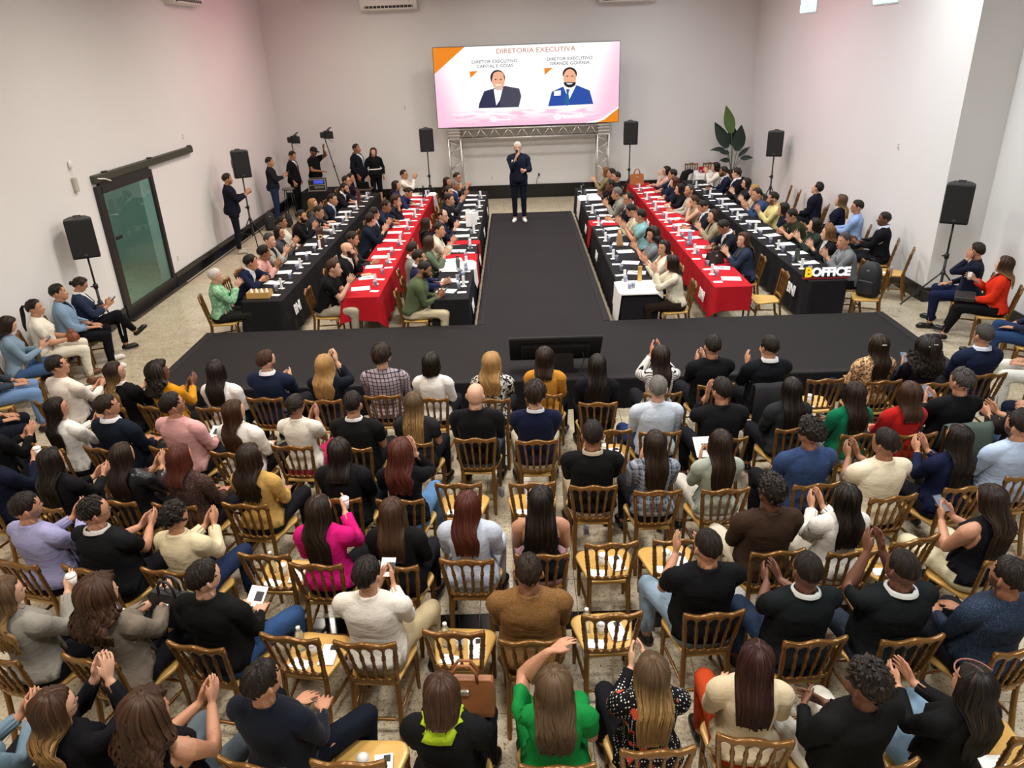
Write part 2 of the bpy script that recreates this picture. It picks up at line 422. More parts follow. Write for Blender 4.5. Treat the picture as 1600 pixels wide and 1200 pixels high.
def shell(T, fm, off, smooth, hem=0.):
    P, N, F = T['P'], T['N'], T['F']
    f = F[fm]; idx = np.unique(f); mp = np.full(len(P), -1); mp[idx] = np.arange(len(idx)); f = mp[f]
    p = P[idx]+N[idx]*off; n = len(idx)
    E = np.concatenate([f[:, [0, 1]], f[:, [1, 2]], f[:, [2, 0]]]); key = np.sort(E, 1)
    u, inv, cnt = np.unique(key, axis=0, return_inverse=True, return_counts=True)
    bnd = E[cnt[inv.ravel()] == 1]; onb = np.zeros(n, bool); onb[bnd.ravel()] = True
    for _ in range(smooth):
        acc = np.zeros_like(p); c = np.zeros(n)
        np.add.at(acc, u[:, 0], p[u[:, 1]]); np.add.at(acc, u[:, 1], p[u[:, 0]]); np.add.at(c, u[:, 0], 1); np.add.at(c, u[:, 1], 1)
        q = acc/np.maximum(c, 1)[:, None]; q[onb] = p[onb]; p = p*.45+q*.55
    d = ((p-P[idx])*N[idx]).sum(1); fix = np.maximum(0, off*.65-d); p = p+N[idx]*fix[:, None]
    if hem: zz = P[idx][:, 2]-T['dz']; p = p+N[idx]*(hem*(1-sstep(zz, .58, .70)))[:, None]
    b = np.unique(bnd); k = np.full(n, -1); k[b] = n+np.arange(len(b))
    p2 = np.concatenate([p, P[idx][b]-N[idx][b]*.004])
    e0, e1 = bnd[:, 0], bnd[:, 1]
    rim = np.concatenate([np.stack([e1, e0, k[e0]], 1), np.stack([e1, k[e0], k[e1]], 1)])
    src = np.concatenate([idx, idx[b]])
    inner = np.zeros(len(P), bool); inner[idx[~onb]] = True
    return {'P': p2, 'F': np.concatenate([f, rim]), 'src': src, 'inner': inner}

def rotm(ax, a):
    ax = np.array(ax, float); ax /= np.linalg.norm(ax); K = np.array([[0, -ax[2], ax[1]], [ax[2], 0, -ax[0]], [-ax[1], ax[0], 0]])
    return np.eye(3)+math.sin(a)*K+(1-math.cos(a))*K@K
def arc(a, b):
    a = a/np.linalg.norm(a); b = b/np.linalg.norm(b); c = np.cross(a, b); s = np.linalg.norm(c); d = a@b
    return np.eye(3) if s < 1e-6 else rotm(c, math.atan2(s, d))
class X:
    """rigid transform"""
    def __init__(s, Rm=None, t=None): s.R = np.eye(3) if Rm is None else Rm; s.t = np.zeros(3) if t is None else t
    def __call__(s, p): return p@s.R.T+s.t
    def __mul__(s, o): return X(s.R@o.R, s.R@o.t+s.t)
    @staticmethod
    def about(pv, Rm, to=None):
        to = pv if to is None else to; return X(Rm, to-Rm@pv)
def frame(d, palm):
    d = np.array(d, float); d /= np.linalg.norm(d); n = np.array(palm, float); n -= d*(n@d); n /= np.linalg.norm(n)
    return np.stack([n, d, np.cross(n, d)], 1)
# arm poses: per side (right first): wrist target (x outward), hand direction, palm normal (x outward)
POSE = {
 'clap': [((.050, .33, .86), (-.10, .66, .72), (-1, 0, 0)), ((.042, .33, .845), (-.10, .8, .56), (-1, .0, 0))],
 'clapt': [((.050, .29, .99), (-.10, .5, .86), (-1, 0, 0)), ((.042, .29, .975), (-.10, .62, .74), (-1, .0, 0))],
 'clapl': [((.055, .36, .78), (-.12, .9, .42), (-1, 0, .1)), ((.05, .355, .77), (-.1, .95, .25), (-1, 0, 0))],
 'claph': [((.055, .27, 1.10), (-.12, .35, .93), (-1, 0, 0)), ((.05, .27, 1.09), (-.1, .5, .85), (-1, 0, 0))],
 'clapo': [((.10, .31, .88), (-.05, .45, .9), (-1, .1, 0)), ((.09, .31, .85), (-.1, .6, .8), (-1, .1, 0))],
 'lap': [((.105, .26, .665), (-.35, .9, -.12), (-.1, .1, -1)), ((.095, .27, .665), (-.4, .88, -.1), (-.1, .1, -1))],
 'clasp': [((.075, .27, .70), (-.6, .78, .05), (-.7, -.5, -.2)), ((.07, .275, .715), (-.65, .75, .0), (-.7, -.5, -.3))],
 'fold': [((-.06, .17, .80), (-1, .1, .1), (0, -1, 0)), ((-.05, .20, .83), (-1, .0, .05), (0, -1, 0))],
 'table': [((.13, .33, .825), (-.35, .93, -.05), (-.2, 0, -1)), ((.12, .34, .835), (-.4, .9, -.05), (-.2, 0, -1))],
 'tclasp': [((.085, .34, .86), (-.55, .8, .15), (-.9, -.3, 0)), ((.075, .34, .865), (-.6, .8, .15), (-.9, -.3, 0))],
 'phone': [((.06, .31, .81), (-.25, .65, .5), (-.8, -.5, 0)), ((.06, .30, .80), (-.25, .62, .6), (-.8, -.5, 0))],
 'face': [((.085, .16, 1.075), (-.25, .25, .93), (-.6, -.75, 0)), ((.12, .34, .835), (-.4, .9, -.05), (-.2, 0, -1))],
 'ear': [((.12, .10, 1.10), (-.15, -.1, 1), (-1, 0, 0)), ((.10, .26, .665), (-.35, .9, -.12), (-.1, .1, -1))],
 'down': [((.25, .06, .53), (-.05, .15, -1), (-1, 0, 0)), ((.25, .06, .53), (-.05, .15, -1), (-1, 0, 0))],
 'mic': [((.04, .19, 1.0), (-.35, .25, .85), (-.8, -.4, .3)), ((.14, .25, .74), (-.3, .9, .1), (-.9, 0, -.3))],
 'hold': [((.10, .30, .86), (-.1, .8, .5), (-1, 0, 0)), ((.20, .10, .58), (-.05, .4, -.9), (-1, 0, 0))],
 'raise': [((.19, .24, 1.24), (-.1, .1, 1), (0, 1, 0)), ((.105, .26, .69), (-.35, .9, -.1), (-.1, .1, -1))],
 'crossup': [((.105, .26, .68), (-.35, .9, -.1), (-.1, .1, -1)), ((.02, .22, 1.22), (-.8, .35, .3), (.1, -.3, -1))],
 'cup': [((.07, .31, .93), (-.2, .8, .5), (-1, 0, 0)), ((.095, .27, .665), (-.4, .88, -.1), (-.1, .1, -1))],
}
def ik(sh, tgt, l1, l2, pole):
    d = tgt-sh; L = np.linalg.norm(d); L2 = min(L, (l1+l2)*.995); d = d/L; tgt = sh+d*L2
    a = (l1*l1-l2*l2+L2*L2)/(2*L2); h = math.sqrt(max(0, l1*l1-a*a))
    p = pole-d*(pole@d); p /= np.linalg.norm(p)+1e-9
    return sh+d*a+p*h, tgt
def pose(T, J, pose='lap', mirror=False, lean=0., twist=0., side=0., hy=0., hp=0., hr=0., spread=8., tuck=0., cross=0, wide=0.):
    B = {}; dz = T['dz']
    B['pel'] = X()
    Rs = rotm((0, 0, 1), R(-twist*.5))@rotm((0, 1, 0), R(side*.5))@rotm((1, 0, 0), R(-lean*.5))
    B['sp'] = X.about(J['pel']+V3(0, -.02, 0), Rs)
    B['ch'] = B['sp']*X.about(J['ch']-V3(0, 0, .08), Rs)
    ph = rotm((0, 0, 1), R(-hy*.35))@rotm((1, 0, 0), R(hp*.35+lean*.3))
    B['nk'] = B['ch']*X.about(J['nk'], ph)
    B['hd'] = B['nk']*X.about(J['hd'], rotm((0, 0, 1), R(-hy*.65))@rotm((0, 1, 0), R(hr))@rotm((1, 0, 0), R(hp*.65+lean*.5)))
    ps = POSE[pose]; hands = []
    for i, k in enumerate('rl'):
        s = 1 if k == 'r' else -1; w, hd_, pn = ps[i] if not mirror else ps[1-i]
        flip = lambda v: V3(v[0]*s, v[1], v[2])
        sh, el, wr = J['sh'+k], J['el'+k], J['wr'+k]
        tgt = flip(w)+V3(s*wide, 0, dz)
        sp2 = B['ch'](sh)
        if pose not in ('table', 'tclasp', 'lap', 'clasp'): tgt = B['sp'](tgt)
        l1, l2 = np.linalg.norm(el-sh), np.linalg.norm(wr-el)
        e2, w2 = ik(sp2, tgt, l1, l2, flip((.55, -.5, -.8) if pose not in ('table', 'tclasp') else (.95, -.15, -.1)))
        B['ua'+k] = X.about(sh, arc(el-sh, e2-sp2), sp2)
        B['fa'+k] = X.about(el, arc(wr-el, w2-e2), e2)
        rest = frame((0, 1, 0), (-s, 0, 0)); Q = frame(flip(hd_), flip(pn))@rest.T
        B['ha'+k] = X.about(wr, Q, w2); hands.append((w2+Q@V3(0, .09, 0), Q))
        hip, kn, an = J['hip'+k], J['kn'+k], J['an'+k]
        sp_ = spread if not cross else 2.
        if cross and ((cross > 0) == (s > 0)):
            th = X.about(hip, rotm((0, 0, 1), R(s*16))@rotm((1, 0, 0), R(16)))
            B['th'+k] = th; B['sn'+k] = th*X.about(kn, rotm((0, 1, 0), R(s*14))@rotm((1, 0, 0), R(18)))
        else:
            th = X.about(hip, rotm((0, 0, 1), R(-s*sp_)))
            B['th'+k] = th; B['sn'+k] = th*X.about(kn, rotm((1, 0, 0), R(-tuck)))
        B['ft'+k] = B['sn'+k]*X.about(an, rotm((1, 0, 0), R(tuck)))
    return B, hands
def lbs(P, W, B):
    out = np.zeros_like(P)
    for b in BONES:
        w = W[:, BI[b]]; q = w > 0
        if q.any(): out[q] += w[q, None]*B[b](P[q])
    return out
def morph(P, torso, headw, dz, fem, girth):
    P = P.copy(); z = P[:, 2]-dz; ax = np.abs(P[:, 0]); sg = np.sign(P[:, 0])
    up_ = sstep(z, .56, .66)
    if fem:
        P[:, 0] -= sg*.026*sstep(ax, .07, .17)*sstep(z, .60, .68)
        P[:, 0] *= 1-.10*torso*np.exp(-((z-.70)/.09)**2)
        P[:, 0] *= 1+.06*torso*np.exp(-((z-.52)/.07)**2)
        P[:, 1] += np.where(P[:, 1] > 0, .034*np.exp(-((ax-.07)/.05)**2-((z-.89)/.055)**2)*torso, 0)
        c = V3(0, -.005, 1.13+dz); P = P+(P-c)*(-.04)*headw[:, None]
    if girth != 1:
        g = girth-1
        P[:, 0] += torso*g*P[:, 0]; P[:, 1] += torso*g*1.3*(P[:, 1]+.01)+torso*g*.12*np.exp(-((z-.66)/.10)**2)*(P[:, 1] > 0)
        P[:, 0] += (1-torso)*(1-headw)*sg*g*.16*sstep(z, .6, .7)*sstep(ax, .1, .2)
    return P

# ------------------------------------------------------------------ hair
HC = V3(0, -.004, 1.232); HR = V3(.0795, .1055, .1045)
def hairline(az, fem, recede=0.):
    """lowest elevation (deg) covered by hair at azimuth az (deg, 0 = face)"""
    a = abs(az)
    pts = [(0, 38+recede), (35, 36+recede*1.3), (58, 20+recede*.5), (72, -4), (84, -6), (95, 2), (112, -12), (135, -34), (180, -38)]
    return np.interp(a, [p[0] for p in pts], [p[1] for p in pts])
def scalp(az, el, off=0.):
    a, e = math.radians(az), math.radians(el)
    d = V3(math.sin(a)*math.cos(e), math.cos(a)*math.cos(e), math.sin(e))
    p = HC+HR*d
    if el < 0: p[0] *= 1-.10*min(1, -el/40); p[1] += .012*min(1, -el/40)*(1 if a else 1)
    return p+d*off
def ribbon(out, pts, nrm, width, seg_uv, bulge=.35):
    k = len(out['v']); n = len(pts)
    for i, p in enumerate(pts):
        t = pts[min(i+1, n-1)]-pts[max(i-1, 0)]; t = t/(np.linalg.norm(t)+1e-9)
        b = np.cross(t, nrm[i]); b /= np.linalg.norm(b)+1e-9
        w = width*(1 if i < n*.7 else 1-.7*(i-n*.7)/(n*.3)); w *= (.5 if i == 0 else 1)
        out['v'] += [p-b*w*.5-nrm[i]*.004, p+nrm[i]*w*bulge, p+b*w*.5-nrm[i]*.004]
        v = i/(n-1); out['uv'] += [(seg_uv, v), (seg_uv+.05, v), (seg_uv+.1, v)]
    for i in range(n-1):
        a = k+3*i
        out['f'] += [(a, a+1, a+4), (a, a+4, a+3), (a+1, a+2, a+5), (a+1, a+5, a+4)]
def make_hair(kind, rng, near=True):
    out = {'v': [], 'f': [], 'uv': []}
    fem = kind in ('long', 'wavy', 'bob', 'curly', 'bun', 'pony', 'med')
    rec = {'bald': 60, 'thin': 14, 'grey_thin': 14}.get(kind, 0)
    na, nl = 36, 9
    length = {'long': .40, 'wavy': .36, 'bob': .13, 'curly': .26, 'pony': 0, 'med': .22}.get(kind, 0)*rng.uniform(.88, 1.12)
    thick = {'short': .0095, 'buzz': .008, 'bald': .005, 'thin': .009, 'curlyshort': .02, 'afro': .045, 'long': .015, 'wavy': .02, 'bob': .018, 'curly': .046, 'bun': .009, 'pony': .009, 'med': .017, 'shaggy': .024}[kind]
    ph = rng.uniform(0, 6, 8); lumps = {'curly': .018, 'curlyshort': .006, 'afro': .008, 'wavy': .005, 'shaggy': .007}.get(kind, .0022)
    def depth(az): return 1.12
    def path(az, off, wob=0., wf=0., wph=0., n_fall=11, Lk=1.):
        e0 = hairline(az, fem, rec); a = abs(az); pts = []
        falls = length > 0 and a >= 70
        e1 = -8 if falls else e0
        for i in range(nl):
            t = i/(nl-1); el = 90+(e1-90)*t
            taper = 1. if falls or t < .75 else 1-(t-.75)/.25*.95
            top = 1+.35*math.sin(math.radians(max(0, el)))*(kind in ('short', 'shaggy', 'curlyshort'))
            pts.append(scalp(az, el, off*taper*top))
        if falls:
            p0 = pts[-1]; L = length*Lk
            if a < 84: L *= .85
            back = -.150-.012*math.cos(math.radians(az+180))*0-.02*(a-70)/110
            for i in range(1, n_fall+1):
                t = i/n_fall; z = p0[2]-L*t
                q = float(sstep(np.array(1.15-z), 0, .12)) if kind != 'bob' else float(sstep(np.array(1.13-z), 0, .12))*.6
                x = p0[0]*(1-.08*t+(.42 if kind in ('curly',) else .10)*math.sin(t*3.0)); y = p0[1]*(1-q)+min(p0[1], back)*q
                wv = wob*math.sin(wf*t*L/.4+wph)*min(1, t*3)
                pts.append(V3(x+wv, y+wv*.4, z))
        return pts
    # base cap + curtain
    azs = [-180+360*i/na for i in range(na)]
    nfull = nl+(11 if length > 0 else 0)
    grid = []
    for az in azs:
        o = thick*(1+.0)
        pts = path(az, o)
        if len(pts) < nfull: pts += [pts[-1]]*(nfull-len(pts))
        row = []
        for i, p in enumerate(pts):
            c = V3(HC[0], HC[1], max(p[2], HC[2]-.05)) if i < nl else V3(0, -.03, p[2])
            d = p-c; d /= np.linalg.norm(d)+1e-9
            r = lumps*(math.sin(az*.21+ph[0]+i*.9)+math.sin(az*.47+ph[1]-i*.55)+.7*math.sin(az*.9+ph[2]+i*.3))*.5
            if i >= nl and kind in ('curly', 'wavy'): r *= 1.6
            ed = 0. if i == 0 else 1.
            row.append(p+d*r*ed)
        grid.append(row)
    k0 = len(out['v'])
    for a_, row in zip(azs, grid):
        for i, p in enumerate(row): out['v'].append(p); out['uv'].append((a_/60., i/(nfull-1)))
    for i in range(na):
        j = (i+1) % na
        for l in range(nfull-1):
            a, b, c, d = k0+i*nfull+l, k0+j*nfull+l, k0+j*nfull+l+1, k0+i*nfull+l+1
            if l >= nl-1:
                # only rows that fall; close the front between the two side curtains
                fa, fb = abs(azs[i]) >= 70, abs(azs[j]) >= 70
                if not (fa and fb): continue
            out['f'] += [(a, d, c), (a, c, b)] if l else [(k0, d, c)]
    if length > 0:
        ia = [i for i in range(na) if abs(azs[i]) >= 70]; il = max(i for i in ia if azs[i] < 0); ir = min(i for i in ia if azs[i] > 0)
        for l in range(nl-1, nfull-1):
            a, b = k0+il*nfull+l, k0+ir*nfull+l
            out['f'] += [(a, b, b+1), (a, b+1, a+1)]
        # bottom fan
        bot = [k0+i*nfull+nfull-1 for i in list(range(ir, na))+list(range(0, il+1))]
        cpt = np.mean([out['v'][b] for b in bot], 0)+V3(0, 0, -.012); out['v'].append(cpt); out['uv'].append((0, 1)); ci = len(out['v'])-1
        for a, b in zip(bot, bot[1:]+bot[:1]): out['f'].append((a, b, ci))
    # locks
    if kind in ('bald', 'buzz'): nk = 0
    elif length > 0: nk = {'curly': 90, 'wavy': 60}.get(kind, 52)
    else: nk = {'afro': 90, 'curlyshort': 110, 'shaggy': 90}.get(kind, 60)
    if not near: nk //= 3
    for q in range(nk):
        if length > 0:
            az = rng.uniform(72, 180)*rng.choice((-1, 1)) if q % 4 else rng.uniform(-180, 180)
            wob, wf = {'curly': (.020, 26), 'wavy': (.012, 13), 'long': (.002, 4), 'med': (.003, 5), 'bob': (.003, 6)}[kind]
            pts = path(az, thick+rng.uniform(-.004, .006), wob*rng.uniform(.6, 1.3), wf*rng.uniform(.8, 1.25), rng.uniform(0, 6), 16 if kind in ('curly', 'wavy') else 8, rng.uniform(.78, 1.07))[1:]
            if abs(az) < 70: continue
            nr = []
            for p in pts:
                d = p-V3(0, -.02, max(min(p[2], HC[2]), p[2])) if p[2] < HC[2] else p-HC
                d = d/(np.linalg.norm(d)+1e-9); nr.append(d)
            j = rng.uniform(0, .010) if kind == 'curly' else rng.uniform(0, .003)
            pts = [p+d*(j-.012*max(0, 1-i_/4)) for i_, (p, d) in enumerate(zip(pts, nr))]
            ribbon(out, pts, nr, {'curly': .026, 'wavy': .026}.get(kind, .022)*rng.uniform(.6, 1.2), rng.uniform(0, 6))
        elif kind in ('bun', 'pony'):
            az = rng.uniform(-180, 180); e0 = hairline(az, True); pts = []; nr = []
            tgt = scalp(180, 12, .012); st = scalp(az, e0+4, thick)
            for t in np.linspace(0, 1, 7):
                m = st*(1-t)+tgt*t; d = (m-HC)/HR; d /= np.linalg.norm(d); pts.append(HC+HR*d+d*(thick+.004)); nr.append(d)
            ribbon(out, pts, nr, .02*rng.uniform(.6, 1.2), rng.uniform(0, 6), .25)
        else:
            az = rng.uniform(-180, 180); e0 = hairline(az, False, rec)
            es = e0+rng.uniform(.0, 1)**.8*(88-e0); pts = []; nr = []
            ln = {'short': 26, 'thin': 22, 'shaggy': 32, 'curlyshort': 15, 'afro': 12}.get(kind, 22)
            dirr = rng.uniform(-25, 25)
            for t in np.linspace(0, 1, 4):
                e = max(e0-2, es-ln*t); top = 1+.35*math.sin(math.radians(max(0, e)))
                tp = 1 if e > e0+18 else .35+.65*(e-e0)/18
                curl = .007*math.sin(t*5+q) if kind in ('afro', 'curlyshort') else 0
                p = scalp(az+dirr*t, e, (thick*top+(.003 if kind != 'short' else .001)+.003*math.sin(t*3)*(kind != 'short'))*tp+curl)
                d = (p-HC)/HR; pts.append(p); nr.append(d/np.linalg.norm(d))
            ribbon(out, pts, nr, (.016 if kind not in ('afro', 'curlyshort') else .02)*rng.uniform(.7, 1.3), rng.uniform(0, 6), .4 if kind != 'short' else .2)
    if kind == 'bun':
        mb = MB(); mb.lathe([(.006, -.034), (.024, -.028), (.036, -.012), (.038, .006), (.03, .024), (.014, .033), (.004, .036)], 12)
        k = len(out['v']); c = scalp(180, -8, .03)
        out['v'] += [V3(v[0], v[2]*.9, v[1])+c for v in mb.v]; out['uv'] += [(v[0]*40, v[2]*20) for v in mb.v]
        for f in mb.f: out['f'] += [(f[0]+k, f[i]+k, f[i+1]+k) for i in range(1, len(f)-1)]
    if kind == 'pony':
        mb = MB(); c = scalp(180, 10, .01); pts = [c, c+V3(0, -.035, .0), c+V3(0, -.06, -.04), c+V3(0, -.066, -.12), c+V3(0, -.06, -.2), c+V3(.005, -.055, -.28), c+V3(.006, -.05, -.36)]
        mb.tube(pts, [.014, .02, .028, .032, .03, .022, .006], 10)
        k = len(out['v']); out['v'] += [np.array(v) for v in mb.v]; out['uv'] += [(i % 10/3., .3+.1*(i//10)) for i in range(len(mb.v))]
        for f in mb.f: out['f'] += [(f[0]+k, f[i]+k, f[i+1]+k) for i in range(1, len(f)-1)]
        for q in range(24):
            a = rng.uniform(0, 6.28); pp = [p+V3(math.cos(a)*r_, -abs(math.sin(a))*r_*.8, 0) for p, r_ in zip(pts[1:], [.02, .028, .033, .031, .024, .012])]
            nn = [V3(math.cos(a), -abs(math.sin(a))-.1, 0)/math.hypot(math.cos(a), abs(math.sin(a))+.1)]*6
            ribbon(out, pp, nn, .014, rng.uniform(0, 6))
    v = np.array(out['v']); z = v[:, 2]
    hw = np.clip(1-sstep(1.135-z, 0., .16), 0, 1)      # follows the head above, the back below
    uvw = np.c_[np.array(out['uv']), np.ones(len(v))]
    if kind in ('long', 'med', 'wavy', 'bob'):
        g_ = slice(k0, k0+na*nfull); q = (v[g_, 2] > HC[2]+.06) & (v[g_, 1] > -.045); uvw[g_, 2] = np.where(q, np.abs(v[g_, 0]-.012*ph[0]/6), 1.)
    return v, np.array(out['f']), uvw, hw
# ------------------------------------------------------------------ people: materials
def skin_mat():
    m, nt, b = new_mat('skin'); g = G(nt); inf = g.info()
    p = g.attr('rest').outputs['Vector']; x, y, z = g.xyz(p); ax = g.m('ABSOLUTE', x)
    col = inf['Color']; beard = inf['Alpha']
    n = g.noise(p, 60, 3)
    col = g.mix(g.m('MULTIPLY', n, .25), col, lin('#8a4a36'), 'MULTIPLY')
    front = g.ramp(y, .03, .05)
    def ell(cx, cz, rx, rz, soft=.25):
        u = g.m('DIVIDE', g.m('SUBTRACT', ax, cx), rx); v = g.m('DIVIDE', g.m('SUBTRACT', z, cz), rz)
        d = g.m('ADD', g.m('MULTIPLY', u, u), g.m('MULTIPLY', v, v)); return g.m('MULTIPLY', g.ramp(d, 1+soft, 1-soft), front)
    # lips, beard, brows, eyes
    col = g.mix(g.m('MULTIPLY', ell(0, 1.1515, .026, .0085), .75), col, lin('#8e3b38'))
    bm_ = g.m('MULTIPLY', g.ramp(z, 1.172, 1.160), g.ramp(y, -.02, .01))
    bm_ = g.m('MULTIPLY', bm_, g.m('SUBTRACT', 1., ell(0, 1.1515, .022, .006)))
    bm_ = g.m('MULTIPLY', bm_, g.ramp(z, 1.085, 1.10))
    side = g.m('MULTIPLY', g.ramp(ax, .052, .062), g.m('MULTIPLY', g.ramp(z, 1.21, 1.19), g.ramp(y, -.005, .01)))
    bm_ = g.m('MAXIMUM', bm_, g.m('MULTIPLY', side, g.ramp(z, 1.085, 1.10)))
    col = g.mix(g.m('MULTIPLY', bm_, beard), col, lin('#1c130f'))
    br = ell(.032, 1.2345, .019, .0042)
    col = g.mix(g.m('MULTIPLY', br, .85), col, lin('#1d1410'))
    col = g.mix(g.m('MULTIPLY', ell(.031, 1.2135, .0155, .0068), 1.), col, lin('#e4dcd4'))
    col = g.mix(ell(.031, 1.2138, .0066, .0066), col, lin('#17100c'))
    lash = ell(.031, 1.2195, .0165, .0026); col = g.mix(g.m('MULTIPLY', lash, .9), col, lin('#1a1210'))
    nt.links.new(col, b.inputs['Base Color']); b.inputs['Roughness'].default_value = .5
    b.inputs['Subsurface Weight'].default_value = 0.; b.inputs['Specular IOR Level'].default_value = .4
    return m
def fabric_mat(name, pat=None, rough=.85, c2='#ffffff', sheen=0., fold=1.):
    m, nt, b = new_mat(name); g = G(nt); col = g.info()['Color']
    p = g.attr('rest').outputs['Vector']; x, y, z = g.xyz(p)
    if pat == 'plaid':
        def band(v, per, w):
            q = g.m('ABSOLUTE', g.m('SUBTRACT', g.m('FRACT', g.m('DIVIDE', v, per)), .5)); return g.ramp(q, w+.03, w-.03)
        u = g.m('ADD', x, g.m('MULTIPLY', y, .35))
        a = g.m('ADD', band(u, .052, .12), band(z, .052, .12))
        col = g.mix(g.m('MULTIPLY', a, .48), col, lin(c2))
        a2 = g.m('MAXIMUM', band(g.m('ADD', u, .02), .052, .05), band(g.m('ADD', z, .02), .052, .05)); col = g.mix(g.m('MULTIPLY', a2, .35), col, lin('#e8e4e0'))
    elif pat == 'grid':
        def band(v, per, w):
            q = g.m('ABSOLUTE', g.m('SUBTRACT', g.m('FRACT', g.m('DIVIDE', v, per)), .5)); return g.ramp(q, w+.04, w-.02)
        u = g.m('ADD', x, g.m('MULTIPLY', y, .35))
        a = g.m('MAXIMUM', band(u, .04, .08), band(z, .04, .08)); col = g.mix(a, col, lin(c2))
    elif pat == 'stripe':
        q = g.m('ABSOLUTE', g.m('SUBTRACT', g.m('FRACT', g.m('DIVIDE', z, .026)), .5)); col = g.mix(g.ramp(q, .19, .13), col, lin(c2))
    elif pat == 'leopard':
        v = g.voro(p, 34); d = v.outputs['Distance']
        ring = g.m('MULTIPLY', g.ramp(d, .30, .36), g.ramp(d, .56, .5)); ring = g.m('MULTIPLY', ring, g.ramp(g.noise(p, 45, 2), .38, .48))
        col = g.mix(ring, g.mix(g.ramp(d, .34, .26), col, lin('#a6713f')), lin(c2))
    elif pat == 'blotch':
        col = g.mix(g.ramp(g.noise(p, 24, 3, .6), .47, .53), col, lin(c2))
    elif pat == 'tweed':
        col = g.mix(g.m('MULTIPLY', g.ramp(g.noise(p, 190, 2), .5, .66), (.14 if 'denim' in name else .7)), col, lin(c2))
    elif pat == 'dots':
        v = g.voro(p, 52); v.inputs['Randomness'].default_value = .12
        col = g.mix(g.ramp(v.outputs['Distance'], .30, .22), col, lin(c2))
        w = g.voro(p, 9); fl = g.ramp(g.m('ADD', w.outputs['Distance'], g.m('MULTIPLY', g.noise(p, 30, 2), .25)), .44, .38)
        col = g.mix(g.m('MULTIPLY', fl, g.ramp(g.noise(p, 5, 1), .45, .5)), col, lin('#d4553f'))
    n = g.noise(p, 420, 2); col = g.mix(g.m('MULTIPLY', n, .16), col, (0, 0, 0))
    nt.links.new(col, b.inputs['Base Color']); b.inputs['Roughness'].default_value = rough
    b.inputs['Sheen Weight'].default_value = sheen; b.inputs['Specular IOR Level'].default_value = .10 if rough > .5 else .4
    # soft cloth folds
    st = g.comb(g.m('MULTIPLY', x, 9), g.m('MULTIPLY', y, 9), g.m('MULTIPLY', z, 17))
    f1 = g.noise(st, 1.1, 3, .55); g.bump(f1, .30*fold, .04, b)
    return m
def hair_mat(name, tip=None):
    m, nt, b = new_mat(name); g = G(nt); col = g.info()['Color']
    u, v, pt = g.xyz(g.attr('strand').outputs['Vector'])
    st = g.noise(g.comb(g.m('MULTIPLY', u, 26), g.m('MULTIPLY', v, 2.2), 0.), 1., 3, .6)
    fd = g.ramp(v, .01, .10); st = g.m('ADD', g.m('MULTIPLY', st, fd), g.m('MULTIPLY', g.m('SUBTRACT', 1., fd), .5))
    if tip: col = g.mix(g.m('MULTIPLY', g.ramp(v, .35, .8), g.ramp(st, .35, .55)), col, lin(tip))
    col = g.mix(g.ramp(st, .45, .75), col, g.mix(.09, col, lin('#b98d62')))
    col = g.mix(g.ramp(st, .5, .25), col, g.mix(.55, col, (0, 0, 0)))
    col = g.mix(g.m('MULTIPLY', g.ramp(pt, .004, .0015), .55), col, lin('#a9795c'))
    nt.links.new(col, b.inputs['Base Color']); b.inputs['Roughness'].default_value = .42; b.inputs['Specular IOR Level'].default_value = .25
    g.bump(st, .8, .01, b); return m
M_SKIN = skin_mat()
FAB = {'': fabric_mat('cloth'), 'plaid': fabric_mat('cloth_plaid', 'plaid', c2='#14141c'), 'grid': fabric_mat('cloth_check', 'grid', c2='#2a2430'), 'stripe': fabric_mat('cloth_stripe', 'stripe', c2='#1a1a1e'),
       'leopard': fabric_mat('cloth_leopard', 'leopard', c2='#1b120c'), 'soft': fabric_mat('cloth_soft_print', 'blotch', c2='#9cc4a0'), 'blotch': fabric_mat('cloth_print', 'blotch', c2='#d8d4cc'), 'tweed': fabric_mat('cloth_tweed', 'tweed', c2='#8a7468'),
       'dots': fabric_mat('cloth_dots', 'dots', c2='#e6e0d8'), 'leather': fabric_mat('cloth_leather', None, .35), 'denim': fabric_mat('cloth_denim', 'tweed', c2='#8fa0b4', fold=.8), 'knit': fabric_mat('cloth_knit', None, .95, sheen=.05, fold=.5)}
HAIRM = {'': hair_mat('hair'), 'o': hair_mat('hair_light_ends', '#a8834f')}
M_SHOE = fabric_mat('shoe_leather', None, .4, fold=.2)

# ------------------------------------------------------------------ people: assembly
TS = {True: body_template(True), False: body_template(False)}
for T in TS.values():
    T['torso'] = T['W'][:, [BI['pel'], BI['sp'], BI['ch']]].sum(1); T['headw'] = T['W'][:, [BI['hd']]].sum(1)+.6*T['W'][:, BI['nk']]
def np_mesh(name, P, F, mat, attrs=()):
    me = bpy.data.meshes.new(name); n = len(F)
    me.vertices.add(len(P)); me.vertices.foreach_set('co', P.astype(np.float32).ravel())
    me.loops.add(n*3); me.loops.foreach_set('vertex_index', F.astype(np.int32).ravel())
    me.polygons.add(n); me.polygons.foreach_set('loop_start', np.arange(0, n*3, 3, dtype=np.int32))
    me.polygons.foreach_set('use_smooth', np.ones(n, bool))
    for nm, arr in attrs:
        a = me.attributes.new(nm, 'FLOAT_VECTOR', 'POINT'); a.data.foreach_set('vector', arr.astype(np.float32).ravel())
    me.materials.append(mat); me.update(calc_edges=True); me.validate(); return me
SKIN = {'a': '#d2a488', 'b': '#c08c6e', 'c': '#9c6c50', 'd': '#704938', 'e': '#54352a'}
